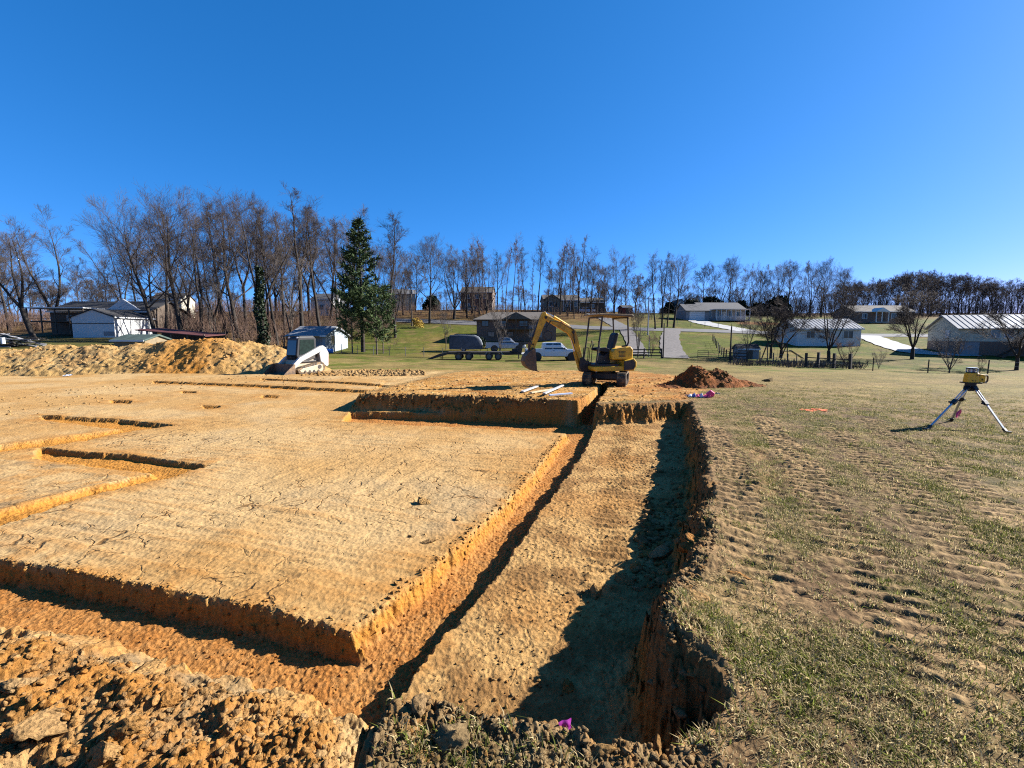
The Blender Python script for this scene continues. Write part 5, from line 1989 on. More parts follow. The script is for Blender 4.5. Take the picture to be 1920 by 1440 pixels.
TREES = {
    'oak': [grow_tree(1, 19, .34, .30, 12, .95, .95, 0, (0, 0), (7, 6, 5), .0105, lenf=.40), grow_tree(2, 19, .32, .22, 10, .8, 1.0, 3, (0, 0), (7, 6, 5), .0105, lenf=.38),
            grow_tree(3, 18, .30, .16, 12, .9, 1.1, 4, (0, 0), (7, 6, 5), .0105, lenf=.36)],
    'tall': [grow_tree(4, 20, .24, .45, 12, 1.5, .7, 0, (0, 0), (6, 6, 5), .0105, lenf=.24, shape='tall'), grow_tree(5, 20, .22, .5, 11, 1.4, .75, 0, (0, 0), (6, 5, 5), .0105, lenf=.22, shape='tall'),
             grow_tree(6, 20, .25, .40, 10, 1.5, .7, 2, (0, 0), (6, 6, 5), .0105, lenf=.26, shape='tall')],
    'pole': [grow_tree(7, 19, .15, .62, 12, 1.6, .5, 0, (0, 0), (6, 4, 4), .012, lenf=.13, shape='tall', mats=(BARK_R, TWIG_R)), grow_tree(8, 19, .14, .35, 16, 1.3, .6, 0, (0, 0), (5, 4, 4), .012, lenf=.10, shape='tall', mats=(BARK_R, TWIG_R))],
    'vase': [grow_tree(9, 14, .27, .16, 12, 1.0, 1.05, 5, (0, 0), (7, 6, 5), .0105, lenf=.34, shape='vase'), grow_tree(10, 14, .25, .2, 12, 1.1, .9, 4, (0, 0), (7, 6, 5), .0105, lenf=.36, shape='vase')],
    'round': [grow_tree(11, 10, .24, .16, 15, .8, 1.1, 4, (0, 0), (8, 6, 5), .014, lenf=.42, mats=(BARK_D, TWIG_D)), grow_tree(12, 10, .20, .2, 14, .8, 1.1, 3, (0, 0), (8, 6, 5), .014, lenf=.42, mats=(BARK_D, TWIG_D))],
    'lean': [grow_tree(13, 18, .36, .28, 13, .75, 1.15, 0, (-.28, .0), (7, 6, 5), .0105, lenf=.44), grow_tree(14, 17, .36, .30, 13, .8, 1.0, 3, (-.34, 0), (7, 6, 5), .0105, lenf=.36)],
    'fork': [grow_tree(15, 20, .32, .14, 12, 1.3, .6, 2, (0, 0), (6, 6, 5), .0105, lenf=.26, shape='vase')],
    'brush': [grow_tree(16, 5, .07, .05, 12, 1.3, .75, 6, (0, 0), (6, 5), .008, lenf=.30, shape='vase', mats=(BARK_R, TWIG_R)), grow_tree(17, 5, .07, .06, 12, 1.2, .8, 7, (0, 0), (6, 5), .008, lenf=.28, shape='vase', mats=(BARK_G, TWIG_G))],
    'young': [grow_tree(18, 9, .09, .2, 13, 1.2, .7, 0, (0, 0), (5, 4, 3), .008, lenf=.30, mats=(BARK_G, TWIG_G)), grow_tree(19, 9, .10, .12, 12, 1.25, .7, 4, (0, 0), (6, 5, 3), .008, lenf=.30, shape='vase', mats=(BARK_G, TWIG_G))],
    'far': [grow_tree(20, 17, .30, .30, 11, .95, 1.0, 0, (0, 0), (6, 5, 4), .026, lenf=.36), grow_tree(21, 17, .30, .25, 11, .95, 1.0, 3, (0, 0), (6, 5, 4), .026, lenf=.36)],
}
TREE_H = {k: [max(v.co.z for v in c_.vertices) for _t, c_ in L_] for k, L_ in TREES.items()}


def place_tree(kind, var, px, py_top, Y, label, cat='tree', group=None, name='bare_tree', rz=None, wide=1.0, py_base=None, flip=1):
    """a tree whose foot stands on the land at depth Y under column px and whose top reaches py_top"""
    x = xat(px, Y, py_base or 640)
    zb = tz(x, Y)
    top = atY(px, py_top, Y).z
    s = max(.2, (top - zb) / TREE_H[kind][var % len(TREES[kind])])
    root = empty(name, (x, Y, zb), RNG.rand() * 6.283 if rz is None else rz, label, cat, group)
    root.scale = (s * wide * flip, s * wide, s)
    tm, cm_ = TREES[kind][var % len(TREES[kind])]
    obj('trunk', tm, root)
    obj('crown', cm_, root)
    return root


# ---- the grove on the left, tree by tree
GL = 'bare trees of the left grove'
place_tree('lean', 1, 66, 418, 62, 'thick bare tree leaning left at the far left edge, in front of the porch', rz=0, wide=1.0)
place_tree('fork', 0, 106, 378, 82, 'tall forked bare tree rising behind the dark roof on the far left', rz=1.2, wide=1.15)
place_tree('lean', 0, 296, 352, 60, 'broad bare tree sweeping left over the white garage', rz=0, wide=.82)
place_tree('oak', 0, 342, 346, 61, 'thick straight bare tree just right of the white garage', rz=.6)
place_tree('fork', 0, 379, 345, 62, 'twin-topped bare tree right of the garage, beside the red roof', rz=2.0, wide=.8)
place_tree('tall', 1, 312, 372, 66, 'slender bare tree between the two big ones by the garage')
IVY_T = place_tree('oak', 1, 492, 343, 63, 'ivy-clad tree with broad bare crown behind the spoil mound', rz=.4)
place_tree('tall', 0, 520, 372, 65, 'straight bare trunk just right of the ivy-clad tree')
place_tree('tall', 2, 566, 352, 70, 'tall bare tree above the blue-grey cottage, tallest of its clump', rz=.5, wide=1.1)
place_tree('tall', 1, 602, 366, 72, 'tall bare tree left of the pine with even narrow crown', rz=2.5, wide=1.2)
place_tree('oak', 2, 640, 400, 88, 'spreading bare tree partly behind the pine')
place_tree('tall', 0, 727, 384, 92, 'narrow bare tree standing right behind the pine', wide=1.15)
place_tree('vase', 1, 741, 428, 80, 'dark bare tree with curving limbs right of the pine', rz=1.0, wide=.95)
place_tree('oak', 0, 806, 434, 98, 'bare tree on the slope above the covered camper, its lone dark trunk clear', wide=.9)
place_tree('vase', 0, 852, 450, 104, 'wide bare tree in front of the brick house on the hill', wide=1.15)
rs = np.random.RandomState(5)
for (px, top, Y, k, v) in ((20, 440, 92, 'oak', 0), (150, 500, 110, 'far', 0), (182, 520, 118, 'far', 1), (205, 470, 84, 'oak', 2), (238, 440, 86, 'oak', 1), (262, 420, 80, 'tall', 1), (404, 380, 74, 'oak', 2),
                           (425, 362, 76, 'tall', 0), (446, 352, 72, 'oak', 0), (462, 392, 80, 'tall', 2), (505, 396, 84, 'tall', 1), (535, 378, 78, 'tall', 0), (550, 410, 92, 'oak', 2), (583, 400, 86, 'tall', 2),
                           (620, 396, 90, 'tall', 0), (634, 420, 84, 'tall', 1), (655, 392, 96, 'oak', 1), (360, 420, 84, 'oak', 1), (330, 430, 90, 'oak', 2), (290, 440, 96, 'far', 0), (700, 450, 108, 'oak', 0), (415, 440, 98, 'far', 1), (480, 430, 100, 'far', 0), (520, 430, 104, 'far', 1), (600, 440, 104, 'far', 0), (440, 470, 64, 'young', 0), (545, 470, 66, 'young', 1), (398, 500, 66, 'young', 1), (672, 470, 112, 'far', 1),
                           (60, 500, 120, 'far', 0), (95, 520, 124, 'far', 1), (130, 530, 126, 'far', 0), (-20, 470, 100, 'far', 1), (30, 500, 118, 'far', 0)):
    place_tree(k, v, px, top, Y, 'bare tree standing deep in the grove on the left', group=GL)

# ---- slope in the middle
GM = 'slender bare trees on the middle hill'
for (px, top, Y, k, v) in ((884, 448, 112, 'pole', 0), (905, 440, 118, 'pole', 1), (915, 436, 122, 'pole', 0), (932, 462, 110, 'tall', 1), (948, 448, 118, 'pole', 0), (960, 437, 114, 'pole', 0), (972, 470, 108, 'pole', 1), (985, 455, 116, 'tall', 0),
                           (1008, 438, 112, 'tall', 1), (998, 470, 122, 'pole', 1), (1045, 446, 140, 'pole', 0), (1055, 444, 138, 'pole', 0), (1066, 452, 136, 'tall', 1), (1074, 450, 142, 'pole', 1),
                           (925, 500, 104, 'pole', 1), (942, 510, 102, 'pole', 1), (978, 505, 104, 'pole', 1), (890, 520, 100, 'pole', 1), (905, 530, 98, 'pole', 1), (870, 470, 120, 'oak', 2), (780, 470, 120, 'far', 0), (760, 500, 130, 'far', 1)):
    place_tree(k, v, px, top, Y, 'slender bare tree on the leaf-strewn hill behind the brown brick house', group=GM, wide=.9)
for (px, top, Y, k, v) in ((744, 470, 120, 'tall', 0), (757, 490, 112, 'oak', 1), (769, 505, 116, 'tall', 1), (876, 462, 106, 'tall', 2), (887, 480, 114, 'oak', 1), (899, 455, 110, 'tall', 0), (912, 470, 104, 'oak', 2), (1026, 480, 112, 'tall', 1), (1038, 500, 108, 'oak', 1), (1050, 470, 114, 'tall', 2), (1063, 490, 110, 'oak', 2), (1076, 500, 106, 'tall', 0), (1096, 480, 112, 'tall', 1), (1118, 490, 114, 'oak', 1), (1132, 500, 110, 'tall', 2)):
    place_tree(k, v, px, top, Y, 'x', group='bare trees screening the hilltop houses', wide=.95)
place_tree('tall', 2, 1084, 440, 118, 'tall bare tree right of the grey-green house on the hill', wide=.9)
place_tree('vase', 1, 1107, 466, 120, 'bare tree with rounded crown behind the parked silver car', wide=1.1)
place_tree('oak', 2, 1150, 464, 128, 'bare tree with bushy top between the hill house and the driveway')
place_tree('tall', 1, 1172, 480, 124, 'thin bare tree beside the red shed')
for (px, top, Y, k, v, lb) in ((1228, 466, 88, 'tall', 0, 'leftmost of the tall bare trees where the driveway meets the road'), (1240, 472, 90, 'tall', 2, 'second of the tall bare trees by the road, with twin tops'),
                               (1250, 486, 92, 'tall', 1, 'slim bare tree in the middle of the roadside clump'), (1262, 470, 91, 'oak', 0, 'rightmost roadside bare tree with wide curving limbs')):
    place_tree(k, v, px, top, Y, lb, wide=.9)
for (px, top, Y, k, v, lb) in ((1120, 520, 135, 'far', 0, None), (1190, 510, 130, 'far', 1, None), (1210, 520, 134, 'far', 0, None), (1280, 530, 140, 'far', 1, None), (1135, 540, 122, 'far', 1, None), (1165, 535, 126, 'far', 0, None)):
    place_tree(k, v, px, top, Y, 'low bare tree in the thicket behind the red shed', group='thicket behind the red shed')

# ---- row behind the house with the garage
for (px, top, k, v) in ((1318, 492, 'far', 0), (1345, 480, 'oak', 2), (1362, 478, 'oak', 0), (1382, 488, 'oak', 2), (1404, 500, 'oak', 1), (1418, 506, 'far', 0), (1436, 492, 'oak', 2), (1452, 488, 'oak', 1), (1470, 484, 'oak', 0), (1492, 486, 'oak', 2), (1515, 482, 'oak', 1), (1536, 484, 'oak', 0), (1556, 494, 'oak', 2), (1572, 498, 'oak', 0)):
    place_tree(k, v, px, top, 140 + 14 * RNG.rand(), 'bare spreading tree in the row behind the low house with the garage', group='row of bare trees behind the garage house', wide=.85)
# ---- far wood on the right
k = 0
for row in range(3):
    for px in range(1575, 2010, 19 + row):
        top = 522 + 10 * math.sin(px * .021) + RNG.randint(-9, 10) - row * 1.5
        place_tree('far', k, px + RNG.randint(-6, 7), top, 170 + row * 14 + RNG.rand() * 9, 'bare tree in the dark wood along the right skyline', group='wood along the right skyline', wide=1.0)
        k += 1
k = 0
for px in range(-40, 720, 17):
    place_tree('far', k, px + RNG.randint(-8, 9), 545 + RNG.randint(-30, 22), 112 + RNG.rand() * 40, 'low bare tree in the brown wood behind the left grove', group='brown wood behind the left grove')
    k += 1
for px in range(1290, 1580, 24):
    place_tree('far', k, px + RNG.randint(-8, 9), 545 + RNG.randint(-12, 12), 165 + RNG.rand() * 12, 'low bare tree in the hedge behind the garage house', group='hedge trees behind the garage house')
    k += 1

for px in range(720, 1300, 15):
    place_tree('far', k, px + RNG.randint(-6, 7), 548 + RNG.randint(-16, 14), 150 + RNG.rand() * 22, 'low bare tree on the skyline behind the hilltop houses', group='skyline trees behind the hilltop houses')
    k += 1

# ordinal labels where the trees of a row can be counted from the left
_ORD = 'first second third fourth fifth sixth seventh eighth ninth tenth eleventh twelfth thirteenth fourteenth fifteenth sixteenth seventeenth eighteenth nineteenth twentieth'.split() + ['twenty-first', 'twenty-second', 'twenty-third', 'twenty-fourth']


def ordinals(group, phrase):
    G_ = [o for o in bpy.data.objects if o.get('group') == group and o.parent is None]
    G_.sort(key=lambda o: o.location.x / o.location.y)
    for i_, o in enumerate(G_):
        o['label'] = phrase.replace('#', _ORD[i_])


ordinals('row of bare trees behind the garage house', '# bare tree from the left in the spreading row behind the garage house')
ordinals(GM, '# slender tree trunk from the left on the hill behind the brown brick house')
ordinals('bare trees screening the hilltop houses', '# bare tree from the left screening the fronts of the hilltop houses')
ordinals('thicket behind the red shed', '# low bare tree from the left in the thicket behind the red shed')
# ---- single trees in the middle distance
place_tree('young', 1, 836, 556, 68, 'pale vase-shaped bare tree in front of the covered camper', wide=.85)
place_tree('young', 1, 938, 560, 58, 'bare multi-stemmed tree behind the trailer', wide=.95)
place_tree('young', 0, 1000, 590, 72, 'small bare tree beside the brown brick house')
place_tree('young', 1, 1197, 560, 52.5, 'bare multi-stemmed tree by the wooden fence right of the excavator', rz=.4, wide=1.15)
place_tree('brush', 0, 1222, 618, 52, 'thin bare shrub against the wooden fence right of the excavator')
place_tree('round', 1, 1447, 552, 54, 'bare tree with dense crown left of the play set', wide=1.25)
place_tree('round', 0, 1466, 560, 55.5, 'dark bare tree shading the play set', wide=1.3)
place_tree('young', 1, 1403, 590, 52, 'small bare tree behind the tube gate', wide=1.2)
place_tree('vase', 0, 1556, 515, 52, 'tall twiggy bare tree in front of the white metal-roofed house', wide=1.25)
place_tree('brush', 0, 1590, 628, 47, 'reddish thicket shrub growing through the board fence', wide=1.6)
place_tree('brush', 1, 1652, 652, 45.5, 'little grey shrub alone at the fence')
place_tree('round', 0, 1713, 524, 54, 'round-crowned bare tree on the lawn between the two metal-roofed houses', rz=1.1, wide=1.05)
place_tree('brush', 1, 1786, 612, 43.5, 'fan-shaped bare shrub behind the laser level', wide=1.35)
place_tree('brush', 0, 1843, 664, 43.5, 'wispy young stems right of the fan-shaped shrub', wide=.9)
place_tree('round', 1, 1912, 556, 47, 'dense dark bush at the right edge in front of the metal-roofed house', rz=.2, wide=1.35)
place_tree('brush', 1, 1380, 640, 51, 'grey drooping shrub beside the gate post', wide=1.5)


# ------------------------------------------------------------------ evergreens
NEED = M('pine_needles', (.045, .070, .026), .8, var=.4, scale=3, spec=.15)
NEED2 = M('pine_needles_light', (.060, .090, .030), .8, var=.4, scale=3, spec=.15)
NEEDD = M('cedar_needles', (.016, .026, .014), .8, var=.4, scale=3, spec=.1)
IVYM = M('ivy_leaves', (.020, .036, .012), .6, var=.4, scale=4, spec=.3)
FORS = M('forsythia', (.42, .27, .03), .8, var=.3, scale=4)


def needles(pts_dirs, seed, ln, w, n_each):
    """sprays of needles: slim crossed blades round each shoot"""
    rd = np.random.RandomState(seed)
    V, F = [], []
    for p, d in pts_dirs:
        for q in range(n_each):
            dd = np.array(d) * .6 + rd.randn(3) * .55
            dd /= np.linalg.norm(dd)
            s = np.cross(dd, rd.randn(3))
            s /= np.linalg.norm(s)
            o = len(V)
            l_ = ln * (.6 + .7 * rd.rand())
            b = np.array(p) + rd.randn(3) * ln * .25
            V += [b - s * w, b + s * w, b + dd * l_ + s * w * .5, b + dd * l_ - s * w * .5]
            F.append((o, o + 1, o + 2, o + 3))
    return np.array(V), np.array(F)


def conifer(seed, H, r0, z0, z1, wmax, whorls, per, droop, mat, mats, nn=16, ln=.55, w=.07, prof=None):
    rd = random.Random(seed)
    TR = Tubes()
    pts = [Vector((.05 * math.sin(i * 1.7) * H * .02, .04 * math.cos(i * 1.3) * H * .02, H * i / 8 - .2)) for i in range(9)]
    TR.tube(pts, [r0 * (1 - .93 * i / 8) for i in range(9)], 8)
    sh = []
    for k in range(whorls):
        f = k / (whorls - 1)
        z = H * (z0 + (z1 - z0) * f)
        rad = wmax * (prof(f) if prof else (1 - f) ** .8 + .08)
        for q in range(per):
            a = 6.283 * (q + rd.random() * .6) / per + k * .7
            if rd.random() < .12:
                continue
            l_ = rad * rd.uniform(.65, 1.2)
            zz0 = z + rd.uniform(-.25, .25)
            d = Vector((math.cos(a), math.sin(a), droop + .35 * f))
            p0 = Vector((0, 0, zz0))
            bp = [p0, p0 + d * (l_ * .5) + Vector((0, 0, -.02 * l_)), p0 + d * l_ + Vector((0, 0, .10 * l_))]
            TR.tube(bp, [r0 * .2 * (1 - f * .7) + .012, r0 * .12 * (1 - f * .6) + .01, .008], 4)
            n = max(3, int(l_ * 3.2))
            for s_ in range(n):
                t = .3 + .7 * (s_ + rd.random()) / n
                p = bp[0].lerp(bp[1], t * 2) if t < .5 else bp[1].lerp(bp[2], t * 2 - 1)
                side = Vector((-math.sin(a), math.cos(a), 0)) * rd.uniform(-.32, .32) * l_ * (1.1 - t)
                p = p + side
                sh.append(((p.x, p.y, p.z + .05), (d.x + side.x * .4, d.y + side.y * .4, .45)))
    sh.append(((0, 0, H * .97), (0, 0, 1)))
    V, F = needles(sh, seed, ln, w, nn)
    return TR.mesh('trunk', mats), mesh_np('crown', V, F, mat)


def put(name, label, cat, tm, cmesh, px, Y, s=1.0, rz=0.0, z=None, group=None):
    x = xat(px, Y, 640)
    root = empty(name, (x, Y, tz(x, Y) if z is None else z), rz, label, cat, group)
    root.scale = (s, s, s)
    if tm:
        obj('trunk', tm, root)
    obj('crown', cmesh, root)
    return root


Hp = (atY(680, 412, 62).z - tz(xat(680, 62), 62))
tm, cmh = conifer(3, Hp, .30, .28, .97, 3.5, 17, 5, .10, NEED, BARK_D, 14, .50, .065, prof=lambda f: (.95 - .25 * abs(f - .15)) * (1 - f) ** .62 + .10)
put('pine_tree', 'tall dark green pine standing among the bare trees', 'tree', tm, cmh, 680, 62)
tm, cmh = conifer(8, 7.5, .10, .25, .95, 1.9, 9, 5, .25, NEED2, BARK_G, 12, .40, .045, prof=lambda f: .8 + .3 * math.sin(f * 3))
for px, Y, s, lb in ((660, 59, .95, 'thin young pine left of the big pine, half bare'), (706, 59.5, 1.05, 'young pine with leaning pale trunk beside the wire fence'), (718, 61, .92, 'young pine at the right of the three by the wire fence')):
    put('young_pine', lb, 'tree', tm, cmh, px, Y, s, RNG.rand() * 6)


def bush_mesh(seed, rx, ry, rz_, n, leaf, mat):
    """dense evergreen: leaf clumps spread through a lumpy volume"""
    rd = np.random.RandomState(seed)
    V, F = [], []
    lobes = [(rd.uniform(-.5, .5), rd.uniform(-.5, .5), rd.uniform(.25, .75), rd.uniform(.35, .6)) for _ in range(9)]
    for i in range(n):
        a = lobes[rd.randint(9)]
        d = rd.randn(3)
        d /= np.linalg.norm(d)
        r = a[3] * (.55 + .45 * rd.rand())
        p = np.array([(a[0] + d[0] * r) * rx, (a[1] + d[1] * r) * ry, max(.02, (a[2] + d[2] * r * .8)) * rz_])
        u = rd.randn(3)
        u /= np.linalg.norm(u)
        w = np.cross(u, rd.randn(3))
        w /= np.linalg.norm(w)
        s = leaf * (.6 + .8 * rd.rand())
        o = len(V)
        V += [p - u * s, p + w * s * .6, p + u * s, p - w * s * .6]
        F.append((o, o + 1, o + 2, o + 3))
    return mesh_np('crown', np.array(V), np.array(F), mat)


def stub(r, h):
    t = Tubes()
    t.tube([Vector((0, 0, -.2)), Vector((.03, 0, h * .5)), Vector((0, .04, h))], [r, r * .7, r * .3], 6)
    return t.mesh('trunk', BARK_D)


CED = bush_mesh(5, 3.4, 3.0, 4.2, 2600, .30, NEEDD)
CST = stub(.14, 2.5)
for px, Y, s, lb in ((1297, 140, 1.1, 'small dark cedar left of the three behind the garage house'), (1330, 138, 1.35, 'wide dark cedar behind the garage roof'), (1385, 146, 1.1, 'dark cedar behind the right end of the garage house'), (1420, 150, 1.0, 'dark cedar in the tree row right of the garage house'),
                     (1455, 152, 1.5, 'tall dark cedar under the bare tree row'), (810, 132, 1.0, 'dark evergreen beside the cream house on the hill'), (1090, 150, .9, 'dark evergreen hedge behind the grey-green house'), (1060, 152, .8, 'dark evergreen behind the grey-green roof'), (1252, 150, .9, 'dark evergreen left of the little white gable')):
    put('cedar_tree', lb, 'tree', CST, CED, px, Y, s, RNG.rand() * 6)
put('evergreen_shrub', 'dark green shrub at the left corner of the brown brick house', 'shrub', stub(.05, .5), bush_mesh(9, 1.6, 1.4, 1.7, 700, .14, NEEDD), 893, 70)
put('forsythia_bush', 'yellow flowering bush beside the utility pole on the slope', 'shrub', stub(.05, .5), bush_mesh(12, 1.5, 1.3, 2.1, 900, .11, FORS), 783, 92)

# ivy wrapped round the tree behind the mound
rd = np.random.RandomState(4)
V, F = [], []
Hi = 10.5
for i in range(3000):
    t = rd.rand() ** .9
    a = rd.rand() * 6.283
    r = (.38 + .22 * math.sin(t * 9 + a) + .38 * rd.rand()) * (1.2 - .6 * t)
    p = np.array([r * math.cos(a), r * math.sin(a), t * Hi])
    u, w = rd.randn(3), rd.randn(3)
    u /= np.linalg.norm(u)
    w = np.cross(u, w)
    w /= np.linalg.norm(w)
    s = .09 + .10 * rd.rand()
    o = len(V)
    V += [p - u * s, p + w * s * .8, p + u * s, p - w * s * .8]
    F.append((o, o + 1, o + 2, o + 3))
iv = obj('ivy', mesh_np('ivy', np.array(V), np.array(F), IVYM), IVY_T)
iv.scale = tuple(1 / s for s in IVY_T.scale)


# ------------------------------------------------------------------ undergrowth
def brush_mass(name, label, spots, seed, hmin, hmax, mat, per=5):
    rd = random.Random(seed)
    T = Tubes()
    for (x, y) in spots:
        z = tz(x, y)
        for q in range(per):
            h = rd.uniform(hmin, hmax)
            d = Vector((rd.uniform(-.4, .4), rd.uniform(-.4, .4), 1)).normalized()
            p0 = Vector((x + rd.uniform(-.6, .6), y + rd.uniform(-.6, .6), z - .05))
            p1 = p0 + d * h * .55
            p2 = p1 + (d + Vector((rd.uniform(-.5, .5), rd.uniform(-.5, .5), .2))).normalized() * h * .45
            T.tube([p0, p1, p2], [.030, .020, .010], 3)
            for _ in range(4):
                t = rd.random()
                a = p0.lerp(p1, .4 + .6 * t)
                T.tube([a, a + (d + Vector((rd.uniform(-.9, .9), rd.uniform(-.9, .9), .3))).normalized() * h * rd.uniform(.25, .5)], [.016, .008], 3)
    return tag(obj(name, T.mesh(name, mat, False)), label, kind='stuff')


sp_ = []
for _ in range(1500):
    px, Y = RNG.uniform(-60, 740), 60 + 85 * RNG.rand() ** 1.1
    if (px < 300 and Y < 84) or (540 < px < 730 and Y < 72):
        continue
    sp_.append((xat(px, Y, 640), Y))
brush_mass('undergrowth', 'russet brush filling the floor of the left grove', sp_, 4, 1.4, 5.0, TWIG_R, 4)
sp_ = [(xat(px, Y, 640), Y) for px, Y in ((RNG.uniform(730, 1250), RNG.uniform(104, 150)) for _ in range(480))]
brush_mass('undergrowth', 'brown brush between the houses on the middle hill', sp_, 5, .8, 2.8, TWIG_R, 3)
sp_ = [(xat(px, Y, 640), Y) for px, Y in ((RNG.uniform(1270, 2000), RNG.uniform(150, 200)) for _ in range(700))]
brush_mass('undergrowth', 'dark brush at the foot of the right skyline wood', sp_, 6, 3.0, 9.0, TWIG_D, 5)
sp_ = [(xat(px, Y, 640), Y) for px, Y in ((RNG.uniform(1370, 1620), RNG.uniform(44.5, 48)) for _ in range(90))]
brush_mass('undergrowth', 'tangle of dead stalks along the board fence', sp_, 7, .3, .9, TWIG_G, 5)
# ------------------------------------------------------------------ roads and drives draped over the land
def strip(name, label, pts, width, mat, lift=.05, sub=10):
    """pts: (px, Y) or (px, Y, width)"""
    P = []
    for q in pts:
        P.append((xat(q[0], q[1], 640), q[1], q[2] if len(q) > 2 else width))
    S = []
    n = len(P)
    for i in range(n - 1):
        p0, p1, p2, p3 = P[max(i - 1, 0)], P[i], P[i + 1], P[min(i + 2, n - 1)]
        for k in range(sub):
            t = k / sub
            S.append(tuple(.5 * ((2 * p1[c_]) + (-p0[c_] + p2[c_]) * t + (2 * p0[c_] - 5 * p1[c_] + 4 * p2[c_] - p3[c_]) * t * t + (-p0[c_] + 3 * p1[c_] - 3 * p2[c_] + p3[c_]) * t ** 3) for c_ in range(3)))
    S.append(P[-1])
    V, F = [], []
    m = 9
    for i, (x, y, w) in enumerate(S):
        a, b = S[max(i - 1, 0)], S[min(i + 1, len(S) - 1)]
        dx, dy = b[0] - a[0], b[1] - a[1]
        ln = math.hypot(dx, dy)
        nx, ny = -dy / ln, dx / ln
        for j in range(m):
            f = (j / (m - 1) - .5) * w * (1 + .05 * math.sin(i * 1.3))
            V.append((x + nx * f, y + ny * f, 0))
    V = np.array(V)
    V[:, 2] = terr(V[:, 0], V[:, 1]) + lift + .03
    for i in range(len(S) - 1):
        for j in range(m - 1):
            a = i * m + j
            F.append((a, a + 1, a + m + 1, a + m))
    o = obj(name, mesh_np(name, V, np.array(F), mat, True))
    return tag(o, label, kind='structure')


ASPH = M('old_asphalt', (.105, .10, .10), .9, var=.18, scale=1.5)
CONC = M('new_concrete', (.31, .305, .295), .85, var=.10, scale=.8)
GRAV = M('gravel', (.115, .10, .092), .95, var=.4, scale=3, bump=.5)
strip('road', 'narrow asphalt lane crossing the hillside below the houses', [(700, 104), (860, 99), (1000, 96), (1120, 91), (1250, 87), (1400, 85), (1550, 83), (1750, 82), (2100, 84)], 5.0, ASPH)
strip('driveway', 'worn gravel drive running down from the lane to the field', [(1262, 87), (1256, 78), (1258, 66), (1266, 55), (1268, 51)], 2.9, GRAV, .06)
strip('driveway', 'pale concrete drive curving down from the white garage door', [(1306, 109), (1316, 103), (1340, 97), (1372, 91), (1402, 86.5)], 4.6, CONC, .06)
strip('driveway', 'grey drive climbing to the grey-green house on the hill', [(1105, 121), (1128, 110), (1150, 99), (1166, 91)], 3.2, ASPH, .06)
strip('driveway', 'grey drive behind the excavator canopy', [(1170, 90), (1184, 76), (1194, 64), (1200, 57)], 2.3, GRAV, .06)
strip('driveway', 'concrete drive leading to the metal-roofed house on the right', [(1622, 82), (1650, 74), (1690, 65), (1740, 59.5), (1830, 57.5)], 3.8, CONC, .06)
strip('driveway', 'thin concrete apron under the covered camper', [(838, 63.5), (900, 63), (1000, 62.6), (1060, 62.4)], 2.4, CONC, .05)

# ------------------------------------------------------------------ houses
SID_W = M('white_siding', (.60, .60, .58), .7, var=.06, scale=2)
SID_B = M('bluegrey_siding', (.27, .315, .35), .7, var=.08, scale=2)
SID_G = M('greygreen_siding', (.16, .165, .135), .75, var=.1, scale=2)
SID_C = M('cream_siding', (.50, .47, .37), .7, var=.08, scale=2)
SID_T = M('tan_siding', (.40, .33, .22), .7, var=.1, scale=2)
SID_GR = M('grey_siding', (.24, .24, .25), .75, var=.08, scale=2)
ROOF_D = M('dark_shingle', (.032, .030, .030), .9, var=.3, scale=3)
ROOF_G = M('grey_shingle', (.085, .083, .085), .9, var=.25, scale=3)
ROOF_B = M('brown_shingle', (.10, .085, .07), .9, var=.25, scale=3)
ROOF_GN = M('green_roof', (.09, .125, .105), .8, var=.25, scale=2)
ROOF_M = M('galvanised_roof', (.25, .25, .255), .55, .2, var=.16, scale=1.2)
ROOF_R = M('red_roof', (.075, .02, .018), .7, var=.3, scale=2)
TRIM = M('white_trim', (.62, .62, .61), .6, var=.05)
WOODD = M('weathered_wood', (.10, .075, .055), .9, var=.3, scale=4)
FENCEW = M('fence_wood', (.045, .036, .03), .9, var=.35, scale=4)
PANE = M('window_pane', (.02, .025, .032), .1, var=.2, spec=.7)


def brick_mat():
    m, n, b = principled('brick_wall')
    tc = n.nodes.new('ShaderNodeTexCoord')
    mp = n.nodes.new('ShaderNodeMapping')
    mp.inputs['Rotation'].default_value = (math.pi / 2, 0, 0)
    br = n.nodes.new('ShaderNodeTexBrick')
    br.inputs['Color1'].default_value = (.15, .075, .05, 1)
    br.inputs['Color2'].default_value = (.10, .055, .04, 1)
    br.inputs['Mortar'].default_value = (.20, .17, .14, 1)
    br.inputs['Scale'].default_value = 4.0
    L(n, tc.outputs['Object'], mp.inputs[0])
    L(n, mp.outputs[0], br.inputs['Vector'])
    L(n, br.outputs[0], b.inputs['Base Color'])
    b.inputs['Roughness'].default_value = .9
    return m


BRICK = brick_mat()


